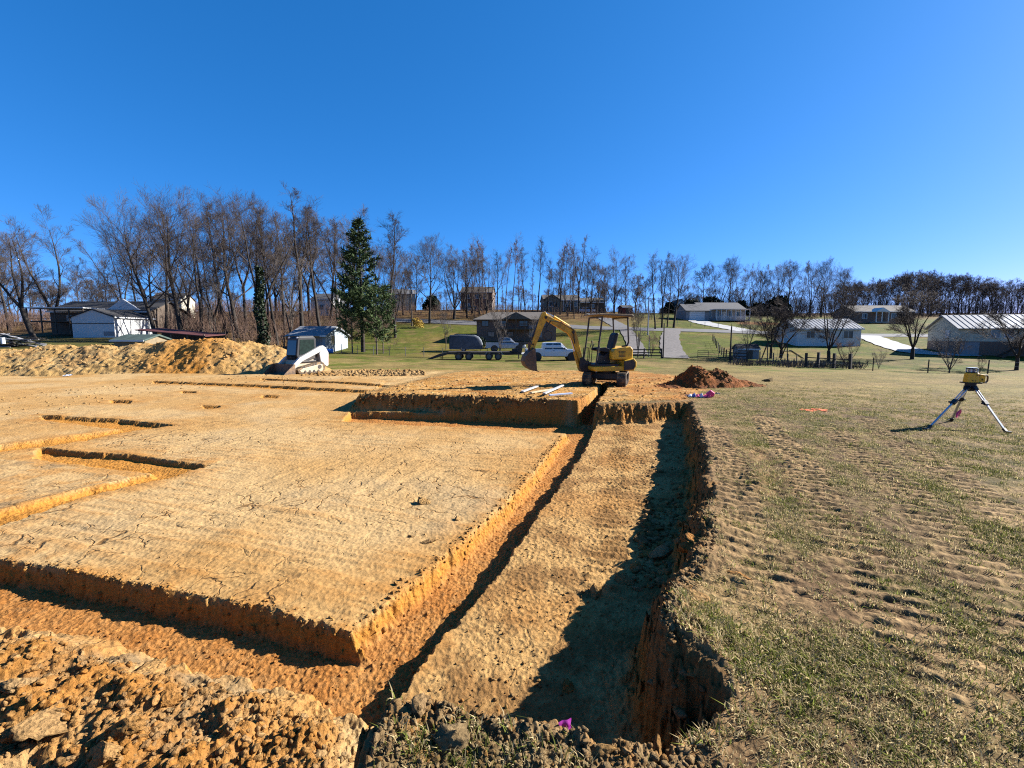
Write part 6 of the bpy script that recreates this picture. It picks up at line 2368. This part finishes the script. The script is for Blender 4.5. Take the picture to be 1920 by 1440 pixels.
def window(root, w, d, face, u, z, ww, hh, frame=None, nm='window'):
    t = .06
    if face == 'f':
        c_, s_ = (u, -d / 2 - .03, z), (ww, .08, hh)
    elif face == 'b':
        c_, s_ = (u, d / 2 + .03, z), (ww, .08, hh)
    elif face == 'l':
        c_, s_ = (-w / 2 - .03, u, z), (.08, ww, hh)
    else:
        c_, s_ = (w / 2 + .03, u, z), (.08, ww, hh)
    ax = 1 if face in 'lr' else 0
    m = MB()
    for sg in (-1, 1):
        q = list(c_)
        q[ax] += sg * (ww / 2)
        s2 = list(s_)
        s2[ax] = .09
        m.box(q, s2)
        q = list(c_)
        q[2] += sg * (hh / 2)
        s2 = list(s_)
        s2[ax] = ww + .09
        s2[2] = .09
        m.box(q, s2)
    m.box(c_, [.05 if i == ax else s_[i] * (.98 if i == 2 else .9) for i in range(3)])
    f = m.build(nm, frame or TRIM, root)
    s3 = list(s_)
    s3[1 - ax] = .03
    MB().box(c_, s3).build('pane', PANE, f)
    return f


def house(name, label, x, y, rz, w, d, h, rh, wall, roof, wins=(), doors=(), over=.35, hip=0.0, z=None, cat='house', found=.6, chim=None, ribs=0, gable_mat=None):
    zb = tz(x, y) if z is None else z
    T = empty(name, (x, y, zb), rz, label, cat)
    MB().ext([(-d / 2, -found), (d / 2, -found), (d / 2, h), (0, h + rh * (1 if not hip else .05)), (-d / 2, h)], -w / 2, w / 2, 'x').build('wall', wall, T)
    sl = rh / (d / 2)
    zl = h - sl * over + .03
    zr = h + rh + .05
    e = d / 2 + over
    if hip:
        hw = w / 2 + over
        V = [(-hw, -e, zl), (hw, -e, zl), (hw, e, zl), (-hw, e, zl), (-hw + hip, 0, zr), (hw - hip, 0, zr)]
        V += [(a, b, c_ - .14) for a, b, c_ in V[:4]]
        F = [(0, 1, 5, 4), (1, 2, 5), (2, 3, 4, 5), (3, 0, 4), (0, 6, 7, 1), (1, 7, 8, 2), (2, 8, 9, 3), (3, 9, 6, 0), (9, 8, 7, 6)]
        ro = MB().add(V, F).build('roof', roof, T)
    else:
        hw = w / 2 + over * .6
        ro = MB().ext([(-e, zl), (0, zr), (e, zl), (e, zl - .14), (0, zr - .16), (-e, zl - .14)], -hw, hw, 'x').build('roof', roof, T)
        if ribs:
            for k in range(ribs):
                xx = -hw + .2 + (2 * hw - .4) * k / (ribs - 1)
                MB().beam((xx, -e, zl + .012), (xx, 0, zr + .012), .06, .05).build('roof_rib', roof, ro)
        MB().box((0, -e - .012, zl - .07), (2 * hw, .02, .17)).build('fascia', TRIM, T)
    for wv in wins:
        window(T, w, d, *wv)
    for face, u, ww, hh, mt in doors:
        if face == 'f':
            MB().box((u, -d / 2 - .02, hh / 2), (ww, .08, hh)).build('door', mt, T)
        elif face == 'r':
            MB().box((w / 2 + .02, u, hh / 2), (.08, ww, hh)).build('door', mt, T)
        else:
            MB().box((-w / 2 - .02, u, hh / 2), (.08, ww, hh)).build('door', mt, T)
    if chim:
        MB().box((chim, 0, zr + .25), (.6, .6, 1.0)).build('chimney', BRICK, ro)
    return T


# white garage on the left, gable towards the field
gx0, gx1 = xat(137, 67), xat(216, 67)
gw = gx1 - gx0
G = house('white_garage', 'white garage with grey gable end beside the bare trees', (gx0 + gx1) / 2, 67 + 3.7, R(90), 7.4, gw, 2.75, 1.05, SID_W, ROOF_D, wins=(), over=.3, cat='garage')
MB().box((-3.72, 0, 1.75), (.05, gw, .10)).build('trim_band', WOODD, G)
for k in range(4):
    MB().box((-2.6 + k * 1.75, -gw / 2 - .02, 1.2), (.12, .06, 2.3)).build('wall_batten', SID_GR, G)
MB().box((-3.72, -gw / 2 + .8, .3), (.06, 1.6, .6)).build('base_panel', SID_GR, G)
# dark-roofed house with a deck behind it
hx = (xat(112, 76) + xat(296, 76)) / 2
H = house('dark_roofed_house', 'long low house with dark roof and flat-roofed deck on the far left', hx, 79, R(0), xat(296, 76) - xat(112, 76), 8.5, 3.2, 1.7, WOODD, ROOF_D, wins=(('f', -4.5, 1.9, 1.6, 1.1), ('f', 0.5, 1.9, 1.2, 1.1)), over=.5)
hwid = xat(296, 76) - xat(112, 76)
MB().ext([(hwid / 2 - 6.2, 3.3), (hwid / 2 - 1.2, 3.3), (hwid / 2 - 3.7, 5.0)], -4.95, -4.6).build('white_gable', TRIM, H)
dx0, dx1 = xat(54, 70) - hx, xat(166, 70) - hx
dY = -9.2
MB().box(((dx0 + dx1) / 2, dY + 2.2, 3.35), (dx1 - dx0, 5.0, .16)).build('deck_canopy', SID_W, H)
MB().box(((dx0 + dx1) / 2, dY + 2.4, 1.35), (dx1 - dx0 - .6, 4.4, .18)).build('deck_floor', WOODD, H)
for k in range(5):
    xx = dx0 + .3 + (dx1 - dx0 - .6) * k / 4
    MB().box((xx, dY - .05, 1.5), (.14, .14, 3.7)).build('deck_post', WOODD, H)
for k in range(3):
    MB().box(((dx0 + dx1) / 2, dY - .05, 1.75 + k * .25), (dx1 - dx0 - .6, .05, .06)).build('deck_rail', WOODD, H)
# old sheds in front
sx = (xat(212, 45) + xat(276, 45)) / 2
house('green_roofed_shed', 'low shed with green roof and tan gable behind the spoil mound', sx, 46.5, R(-6), xat(276, 45) - xat(212, 45), 3.0, 1.05, .45, M('dark_tan_boards', (.20, .15, .085), .8, var=.2, scale=3), M('dark_green_roof', (.05, .075, .062), .8, var=.3, scale=2), over=.3, cat='shed')
lx0, lx1 = xat(262, 53), xat(396, 53)
S = empty('lean_to_shed', ((lx0 + lx1) / 2, 54, tz((lx0 + lx1) / 2, 54)), R(-2), 'open lean-to with rusty red sloping roof behind the spoil mound', 'shed')
lw = lx1 - lx0
MB().add([(-lw / 2, -1.8, 1.95), (lw / 2, -1.8, 1.25), (lw / 2, 2.0, 1.45), (-lw / 2, 2.0, 2.2), (-lw / 2, -1.8, 1.85), (lw / 2, -1.8, 1.15), (lw / 2, 2.0, 1.35), (-lw / 2, 2.0, 2.1)],
         [(0, 1, 2, 3), (7, 6, 5, 4), (0, 4, 5, 1), (1, 5, 6, 2), (2, 6, 7, 3), (3, 7, 4, 0)]).build('roof', ROOF_R, S)
for k in range(5):
    xx = -lw / 2 + .3 + (lw - .6) * k / 4
    MB().box((xx, -1.6, .55), (.14, .14, 1.7)).build('post', WOODD, S)
MB().box((0, 1.9, .8), (lw - .3, .08, 1.7)).build('back_wall', WOODD, S)
# blue-grey cottage behind the loader
cx0, cx1 = xat(541, 58), xat(609, 58)
C_ = house('bluegrey_cottage', 'small blue-grey cottage with white window behind the loader', (cx0 + cx1) / 2, 62, R(0), cx1 - cx0, 8.0, 2.0, 1.1, SID_B, M('pale_shingle', (.24, .25, .265), .85, var=.25, scale=3), wins=(('r', -1.6, 1.3, 1.3, 1.25), ('f', -.6, 1.2, 1.0, 1.0)), doors=(('f', 1.4, .95, 2.0, SID_GR),), over=.45)
MB().box((-.3, -4.9, 1.85), (cx1 - cx0 - .3, 1.8, .1)).build('porch_roof', ROOF_G, C_)
for k in range(3):
    MB().box((-2.0 + k * 1.7, -5.7, .8), (.1, .1, 2.1)).build('porch_post', WOODD, C_)
# white house behind the left grove
house('white_house', 'pale two-storey house hidden deep behind the left grove', xat(318, 100), 102, R(10), 5.5, 6, 4.2, 1.4, SID_C, ROOF_D, wins=(('f', -1, 2.8, .9, 1.2), ('f', 1.2, 2.8, .9, 1.2)))
house('white_house', 'white house glimpsed between trunks left of the pine', xat(612, 112), 114, R(-10), 5.5, 6, 3.6, 1.4, SID_W, ROOF_G, wins=(('f', 0, 1.6, 1.2, 1.2),))
# houses on the middle hill
house('cream_house', 'cream two-storey house on the hilltop right of the pine', xat(752, 135), 137, R(15), 7.5, 7, 4.6, 1.4, SID_C, ROOF_G, wins=(('f', -2, 3.5, 1.1, 1.2), ('f', 0.3, 3.5, 1.1, 1.2), ('f', -2, 1.2, 1.1, 1.3), ('r', 0, 3.5, 1.1, 1.2)))
house('brick_house', 'two-storey brick house with white gable end high on the hill', xat(896, 126), 129, R(-4), 8.5, 7, 4.6, 1.6, BRICK, ROOF_B, wins=(('f', -2.4, 3.4, 1.0, 1.2), ('f', 0, 3.4, 1.0, 1.2), ('f', 2.4, 3.4, 1.0, 1.2), ('f', -2.4, 1.0, 1.0, 1.2)))
rx0, rx1 = xat(1018, 124), xat(1086, 124)
R_ = house('greygreen_house', 'low grey-green house with front gable on the hill above the excavator', (rx0 + rx1) / 2, 127.5, R(3), rx1 - rx0, 7.5, 2.9, 1.5, SID_G, ROOF_B, wins=(('f', 1.4, 1.7, 1.1, 1.2), ('f', 3.4, 1.7, .9, 1.2)), doors=(('f', 2.4, .95, 2.1, WOODD),), over=.4, found=1.2)
MB().ext([(-4.9, -1.2), (-.9, -1.2), (-.9, 2.9), (-2.9, 4.1), (-4.9, 2.9)], -5.0, -3.6).build('gable_wing', SID_G, R_)
MB().ext([(-5.3, 2.7), (-2.9, 4.25), (-.5, 2.7), (-.5, 2.58), (-2.9, 4.1), (-5.3, 2.58)], -5.3, -3.0).build('wing_roof', ROOF_B, R_)
fw = MB().box((-2.9, -5.02, 1.6), (1.7, .06, 1.25)).build('window', TRIM, R_)
MB().box((-2.9, -5.06, 1.6), (1.5, .04, 1.05)).build('pane', PANE, fw)
for s_ in (-1, 1):
    MB().box((-2.9 + s_ * 1.15, -5.03, 1.6), (.42, .06, 1.3)).build('shutter', M('dark_shutter', (.02, .025, .03), .7), R_)
for k in range(3):
    MB().box((.2 + k * 1.9, -4.3, 1.3), (.14, .14, 2.8)).build('porch_post', TRIM, R_)
house('brown_cottage', 'brown-roofed house wing right of the grey-green house', xat(1110, 128), 131, R(-3), 6.5, 6.5, 2.6, 1.3, WOODD, ROOF_B, wins=(('f', 0, 1.5, 1.1, 1.0),))
house('red_shed', 'small dark red shed among the hill trees', xat(1173, 118), 119, R(8), 2.6, 3.0, 2.0, .5, M('barn_red', (.14, .022, .02), .8, var=.15), ROOF_D, doors=(('f', 0, 1.0, 1.7, WOODD),), cat='shed')
house('white_gable_house', 'little white gable peeking over the hill left of the garage house', xat(1273, 150), 153, R(90), 8, 4.2, 2.4, 2.0, SID_W, ROOF_G, wins=(('l', 0, 1.6, .8, 1.0),))
# house with the garage and the porch
px0, px1 = xat(1281, 110), xat(1398, 110)
pw = px1 - px0
Z0 = tz((px0 + px1) / 2, 110) + .1
PH = house('porch_house', 'long low grey house with white garage door and white porch posts', (px0 + px1) / 2 + 2.2, 115, R(2), pw - 4.4, 8.5, 2.7, 1.75, SID_GR, ROOF_G,
           wins=(('f', -3.4, 1.5, .9, 1.5), ('f', -1.6, 1.5, .9, 1.5), ('f', 1.6, 1.5, .9, 1.5), ('f', 3.6, 1.5, 1.3, 1.3)), doors=(('f', 0.1, .95, 2.1, TRIM),), z=Z0, over=.4, found=1.5)
MB().ext([(-5.2, -1.5), (1.6, -1.5), (1.6, 2.4), (-1.8, 3.9), (-5.2, 2.4)], -pw / 2 - 2.1, -pw / 2 + 3.3, 'x').build('garage_wing', SID_GR, PH)
MB().ext([(-5.6, 2.25), (-1.8, 4.0), (2.0, 2.25), (2.0, 2.1), (-1.8, 3.85), (-5.6, 2.1)], -pw / 2 - 2.35, -pw / 2 + 3.5, 'x').build('garage_roof', ROOF_G, PH)
gd = MB().box((-pw / 2 + .5, -5.24, 1.1), (3.6, .08, 2.15)).build('garage_door', TRIM, PH)
for k in range(3):
    MB().box((-pw / 2 + .5, -5.30, .55 + k * .55), (3.5, .02, .03)).build('door_seam', SID_GR, gd)
MB().box((-pw / 2 + .5, -5.25, 2.28), (4.9, .05, .16)).build('garage_fascia', TRIM, PH)
MB().box((1.0, -5.5, .02), (pw - 6.6, 2.6, .22)).build('porch_floor', CONC, PH)
MB().box((1.0, -5.55, 2.55), (pw - 6.4, 2.6, .12)).build('porch_roof', TRIM, PH)
for k in range(8):
    MB().box((1.0 - (pw - 6.9) / 2 + (pw - 6.9) * k / 7, -6.7, 1.25), (.13, .13, 2.5)).build('porch_post', TRIM, PH)
MB().box((1.0, -6.7, .95), (pw - 6.9, .06, .06)).build('porch_rail', TRIM, PH)
for k in range(44):
    MB().box((1.0 - (pw - 7.1) / 2 + (pw - 7.1) * k / 43, -6.7, .52), (.035, .035, .85)).build('baluster', TRIM, PH)
# white house with galvanised roof, behind the twiggy trees
wx0, wx1 = xat(1500, 68), xat(1617, 68)
house('metal_roofed_house', 'white single-storey house with ribbed metal roof behind the twiggy trees', (wx0 + wx1) / 2, 71.5, R(-3), wx1 - wx0, 6.5, 2.35, 1.35, SID_W, ROOF_M, wins=(('f', -2.6, 1.35, 1.2, 1.0), ('f', .2, 1.35, 1.0, 1.0), ('f', 2.7, 1.35, 1.4, 1.1)), over=.35, ribs=18, found=1.0)
# brick house with the white porch gable
q0, q1 = xat(1600, 116), xat(1712, 116)
BH = house('brick_porch_house', 'dark brick house with small white porch gable beneath the far wood', (q0 + q1) / 2, 120, R(0), q1 - q0, 8, 2.7, 1.6, BRICK, ROOF_B, wins=(('f', -5, 1.5, 1.2, 1.3), ('f', 2.2, 1.5, 1.2, 1.3), ('f', 5.2, 1.5, 1.2, 1.3)), doors=(('f', -.4, 1.0, 2.1, WOODD),))
bx_ = xat(1653, 114) - (q0 + q1) / 2
MB().ext([(bx_ - 1.7, 2.5), (bx_ + 1.7, 2.5), (bx_, 3.5)], -6.0, -3.0).build('porch_gable', TRIM, BH)
for s_ in (-1.5, -.1, 1.5):
    MB().box((bx_ + s_, -5.8, 1.2), (.16, .16, 2.6)).build('porch_post', TRIM, BH)
MB().box((bx_, -4.9, -.05), (3.4, 2.2, .25)).build('porch_floor', CONC, BH)
# house on the right edge over a basement
ex0 = xat(1797, 58)
RH = empty('basement_house', (ex0, 58, tz(ex0, 58) - .1), R(-18), 'cream house with ribbed metal roof over a dark basement at the right edge', 'house')
Wd, Dp, hb, hh_ = 15.0, 7.0, 1.75, 1.75
MB().box((Wd / 2, Dp / 2, hb / 2 - .6), (Wd, Dp, hb + 1.2)).build('basement_wall', BRICK, RH)
MB().ext([(0, hb), (Dp, hb), (Dp, hb + hh_), (Dp / 2, hb + hh_ + 1.55), (0, hb + hh_)], -.02, Wd + .02, 'x').build('wall', SID_C, RH)
zl, zr = hb + hh_ - .15, hb + hh_ + 1.62
ro = MB().ext([(-.4, zl), (Dp / 2, zr), (Dp + .4, zl), (Dp + .4, zl - .1), (Dp / 2, zr - .12), (-.4, zl - .1)], -.35, Wd + .35, 'x').build('roof', ROOF_M, RH)
for k in range(26):
    xx = -.3 + (Wd + .6) * k / 25
    MB().beam((xx, -.4, zl + .015), (xx, Dp / 2, zr + .015), .06, .05).build('roof_rib', ROOF_M, ro)
for u in (3.6, 4.9):
    f = MB().box((u, -.03, hb + .95), (.95, .08, 1.1)).build('window', TRIM, RH)
    MB().box((u, -.06, hb + .95), (.8, .06, .95)).build('pane', M('bluish_pane', (.10, .15, .20), .1, var=.1, spec=.7), f)
MB().box((1.2, -.03, .8), (1.9, .08, 1.7)).build('basement_door', SID_GR, RH)
MB().box((-.05, 2.2, hb + .9), (.08, .9, 1.0)).build('side_vent', TRIM, RH)
for s_ in (-1.0, -.05):
    MB().beam((3.2, -1.3 + s_, -.1), (6.3, -1.3 + s_, hb + .1), .08, .24).build('stair_stringer', BLK, RH)
for k in range(9):
    MB().box((3.4 + k * .34, -1.8, .0 + k * .205), (.30, .9, .05)).build('stair_tread', WOODD, RH)
MB().box((8.4, -1.4, hb), (4.2, 2.4, .14)).build('deck_floor', WOODD, RH)
for k in range(4):
    MB().box((6.5 + k * 1.3, -2.5, .9), (.12, .12, 3.6)).build('deck_post', WOODD, RH)
MB().beam((3.3, -2.3, .85), (6.4, -2.3, hb + 1.0), .06, .08).build('hand_rail', BLK, RH)
# brown brick house in the hollow behind the trailer
bx0, bx1 = xat(895, 78), xat(1044, 78)
BB = house('brown_brick_house', 'brown two-level brick house with hipped roof behind the trailer', (bx0 + bx1) / 2, 82, R(-2), bx1 - bx0, 7.8, 3.1, 1.2, BRICK, ROOF_B, hip=2.6, wins=(('f', -5.2, 2.3, 1.1, .9, WOODD), ('f', -2.4, 2.3, 1.4, .9, WOODD), ('f', 1.2, 2.3, 1.4, .9, WOODD), ('f', 4.4, 2.3, 1.1, .9, WOODD), ('f', -4.2, .5, 1.1, .8, WOODD), ('f', -1.0, .5, 1.1, .8, WOODD), ('r', -1.5, 2.2, 1.0, 1.0)), doors=(('f', 3.2, 2.2, 2.0, SID_GR),), over=.6, found=1.0)
MB().ext([(-2.4, 2.95), (2.4, 2.95), (0, 4.1)], -5.6, -2.0).build('front_gable', ROOF_B, BB)
MB().box((0, -4.8, 1.35), (6.0, 1.8, .16)).build('balcony_floor', WOODD, BB)
for k in range(5):
    MB().box((-2.9 + k * 1.45, -5.6, 1.0), (.12, .12, 3.9)).build('balcony_post', WOODD, BB)
MB().box((0, -5.6, 2.2), (6.0, .06, .08)).build('balcony_rail', WOODD, BB)
# little grey shed and the play set at the board fence
house('garden_shed', 'small grey shed with dark roof behind the board fence', xat(1404, 53.5), 54, R(-8), 2.3, 1.8, 1.15, .45, SID_GR, ROOF_D, doors=(('f', .2, .5, 1.0, WOODD),), over=.15, cat='shed')
PS = empty('play_set', (xat(1462, 52), 52, tz(xat(1462, 52), 52)), R(-5), 'wooden play set with slide under the dark bare trees', 'play set')
for sx_ in (-1.5, .6):
    for s_ in (-1, 1):
        MB().beam((sx_ - .35 * (1 if sx_ < 0 else -1) * 0, s_ * .8, 0), (sx_ + .25, 0, 1.9), .09, .09).build('frame_leg', FENCEW, PS)
MB().beam((-1.35, 0, 1.9), (.95, 0, 1.9), .10, .10).build('top_beam', FENCEW, PS)
MB().box((.9, 0, 1.05), (.8, 1.0, .08)).build('platform', WOODD, PS)
MB().beam((1.2, 0, 1.15), (2.6, 0, .25), .55, .05).build('slide', M('slide_plastic', (.20, .19, .16), .5), PS)
for s_ in (-.7, .1):
    MB().path([(s_ - .2, 0, 1.88), (s_ - .2, 0, .5)], .012, 5).path([(s_ + .2, 0, 1.88), (s_ + .2, 0, .5)], .012, 5).box((s_, 0, .48), (.44, .18, .03)).build('swing', BLK, PS)


# ------------------------------------------------------------------ fences, gates and poles
def gz(px, Y):
    x = xat(px, Y, 650)
    return Vector((x, Y, tz(x, Y)))


def fence(name, label, pts, step, ph, rails, wires, post=.09, mat=FENCEW, rail_h=.12, cat='fence', jitter=.06):
    P = [gz(*p) for p in pts]
    T = empty(name, P[0], 0, label, cat)
    o0 = P[0]
    posts = []
    for a, b in zip(P[:-1], P[1:]):
        n = max(1, int(round((b - a).length / step)))
        for k in range(n):
            q = a.lerp(b, k / n)
            posts.append(Vector((q.x, q.y, tz(q.x, q.y))))
    posts.append(P[-1])
    for q in posts:
        h_ = ph * (1 + RNG.uniform(-jitter, jitter))
        b = q - o0
        MB().beam(b - Vector((0, 0, .2)), b + Vector((RNG.uniform(-.03, .03), RNG.uniform(-.03, .03), h_)), post, post).build('post', mat, T)
    for a, b in zip(posts[:-1], posts[1:]):
        for rz_ in rails:
            MB().beam(a - o0 + Vector((0, -.06, rz_)), b - o0 + Vector((0, -.06, rz_)), .04, rail_h).build('rail', mat, T)
    for wz in wires:
        m = MB()
        for a, b in zip(posts[:-1], posts[1:]):
            m.cyl(a - o0 + Vector((0, -.05, wz)), b - o0 + Vector((0, -.05, wz)), .008, n=4, caps=False)
        m.build('wire', STEELG, T)
    return T


WIREP = M('steel_post', (.06, .06, .055), .7, .3, var=.3)
fence('wire_fence', 'wire fence on thin dark posts across the grass behind the loader', [(640, 58.5), (760, 58), (900, 57), (1010, 56.5)], 2.1, 1.15, (), (.35, .7, 1.05), .06, WIREP)
fence('board_fence', 'dark wooden board fence under the bare tree right of the excavator', [(1176, 51.4), (1208, 51.2), (1241, 51)], 1.5, 1.15, (.3, .62, .95), (), .13)
fence('board_fence', 'dark board fence right of the tall gate post', [(1371, 48.8), (1402, 48.6)], 1.6, 1.1, (.28, .6, .92), (), .12)
fence('wire_fence', 'wire fence between the shed and the big dark trees', [(1426, 48.4), (1478, 47.6), (1496, 46.9)], 1.4, 1.15, (), (.35, .7, 1.02), .08)
fence('rail_fence', 'thick-posted rail fence tangled with dead stalks', [(1513, 46.0), (1536, 45.6), (1597, 44.8)], 1.75, 1.45, (.95,), (.5,), .22, FENCEW, .09)
fence('wire_fence', 'wire fence on sparse posts along the right end of the field', [(1640, 43.6), (1744, 42.6), (1857, 42.0), (1990, 41.5)], 5.6, 1.3, (), (.4, .8, 1.15), .07)
fence('wire_fence', 'line of short posts climbing the lawn towards the lane', [(1362, 52), (1350, 60), (1336, 72)], 2.5, 1.05, (), (.5, .9), .10)
fence('wire_fence', 'thin wire fence along the upper edge of the lane', [(1268, 96), (1320, 92), (1370, 89.5)], 2.6, 1.1, (), (.5, 1.0), .06, WIREP)

a, b = gz(1309, 49.2), gz(1368, 48.9)
GT = empty('tube_gate', a, math.atan2((b - a).y, (b - a).x), 'dark five-bar tube gate standing alone at the end of the gravel drive', 'gate')
gl = (b - a).length
dz_ = b.z - a.z
for k in range(5):
    MB().cyl((0, 0, .25 + k * .2), (gl, 0, .25 + k * .2 + dz_), .024, n=6).build('gate_bar', BLK, GT)
for k in range(4):
    xx = gl * k / 3
    MB().cyl((xx, 0, .18 + dz_ * k / 3), (xx, 0, 1.08 + dz_ * k / 3), .026, n=6).build('gate_upright', BLK, GT)


def pole(label, px, Y, py_top, r, mat=FENCEW, xfmr=False, arm=False, name='utility_pole', cat='pole'):
    p = gz(px, Y)
    h_ = atY(px, py_top, Y).z - p.z
    T = empty(name, p, 0, label, cat)
    MB().cyl((0, 0, -.3), (0, 0, h_), r, r * .75, n=10).build('shaft', mat, T)
    if xfmr:
        MB().cyl((.28, -.1, h_ - 1.5), (.28, -.1, h_ - .75), .2, n=12).build('transformer', STEELG, T)
    if arm:
        MB().box((0, 0, h_ - .4), (2.0, .1, .12)).build('crossarm', WOODD, T)
        for s_ in (-.9, -.3, .3, .9):
            MB().cyl((s_, 0, h_ - .34), (s_, 0, h_ - .2), .04, n=6).build('insulator', STEELG, T)
    return p, h_


pa = pole('brown utility pole with transformer on the slope by the yellow bush', 773, 94, 536, .15, WOODD, True, True)
pb = pole('pale utility pole behind the bare tree right of the excavator', 1214, 80, 556, .13, STEELG, False, True)
pc = pole('tall dark gate post beside the tube gate', 1370, 49, 612, .09, FENCEW, name='gate_post', cat='post')
pd = pole('tall dark post at the end of the board fence right of the excavator', 1244, 51, 606, .08, FENCEW, name='fence_post', cat='post')
pole('leaning pale post beside the board fence right of the excavator', 1217, 53, 628, .07, STEELG, name='fence_post', cat='post')


def wire(label, p0, p1, sag):
    pts = []
    for k in range(17):
        t = k / 16
        q = p0.lerp(p1, t)
        pts.append((q.x, q.y, q.z - sag * 4 * t * (1 - t)))
    tag(MB().path(pts, .012, 4).build('power_line', BLKP), label, 'cable')


wire('sagging cable between the two utility poles', pa[0] + Vector((.9, 0, pa[1] - .2)), pb[0] + Vector((-.9, 0, pb[1] - .2)), 1.6)
wire('cable hanging from the pale utility pole towards the garage house', pb[0] + Vector((.9, 0, pb[1] - .2)), Vector((px0 + 1, 110, Z0 + 3.0)), 1.4)

# ------------------------------------------------------------------ yard clutter
BLUE = M('blue_barrel', (.03, .13, .42), .45, var=.1)
for k, (px, Y, lb) in enumerate(((609, 57.2, 'blue barrel lying beside the cottage, left of the pair'), (617, 56.8, 'blue barrel lying beside the cottage, right of the pair'))):
    p = gz(px, Y)
    T = empty('blue_barrel', p + Vector((0, 0, .30)), R(30 * k), lb, 'barrel')
    MB().cyl((-.42, 0, 0), (.42, 0, 0), .29, n=16).build('drum', BLUE, T, .02)
    for s_ in (-.15, .15):
        MB().cyl((s_ - .02, 0, 0), (s_ + .02, 0, 0), .305, n=16).build('hoop', BLUE, T)
p = gz(582, 56.5)
T = empty('scrap_heap', p, 0, 'clutter of dark scrap and pale sheets under the cottage porch', 'scrap heap')
for k in range(14):
    MB().box((RNG.uniform(-1.6, 1.6), RNG.uniform(-.5, .5), .15 + .25 * RNG.rand()), (.3 + .5 * RNG.rand(), .2 + .3 * RNG.rand(), .2 + .4 * RNG.rand()), (RNG.rand(), RNG.rand(), RNG.rand() * 3)).build('scrap_piece', (WOODD, BLK, SID_GR, WOODD)[k % 4], T)
p = gz(36, 47)
T = empty('junk_pile', p, R(8), 'dark heap of planks, sheets and old machinery at the far left edge', 'junk pile')
for k in range(46):
    hgt = .1 + 1.3 * RNG.rand() ** 1.5
    MB().beam((RNG.uniform(-3.0, 2.2), RNG.uniform(-.8, .8), hgt * RNG.rand()), (RNG.uniform(-3.0, 2.2), RNG.uniform(-.8, .8), hgt), .12 + .5 * RNG.rand() * (k % 3 == 0), .05).build('plank', (FENCEW, WOODD, BLK, FENCEW, SID_GR)[k % 5 if k % 9 else 4], T)
MB().cyl((-.55, -1.0, .35), (-.55, -1.0, .95), .16, n=12).build('white_canister', WHITE, T)
MB().loft([[(-3.6 + .5 * math.cos(t) * r_, -1.0 + .4 * math.sin(t) * r_, z_) for t in np.linspace(0, 6.283, 10)[:-1]] for r_, z_ in ((1.1, .02), (1.0, .35), (.55, .62), (.1, .7))]).build('pale_tarp', M('pale_tarp', (.32, .38, .46), .6, var=.15), T, smooth=True)
x, y = onz(128, 706, -.6)
cloth('plastic_scrap', WHITE, 'crumpled white plastic scrap at the foot of the spoil mound', 'litter', x, y, float(surf([(x, y)])[0]) + .03, .42, .28, 7, .25)
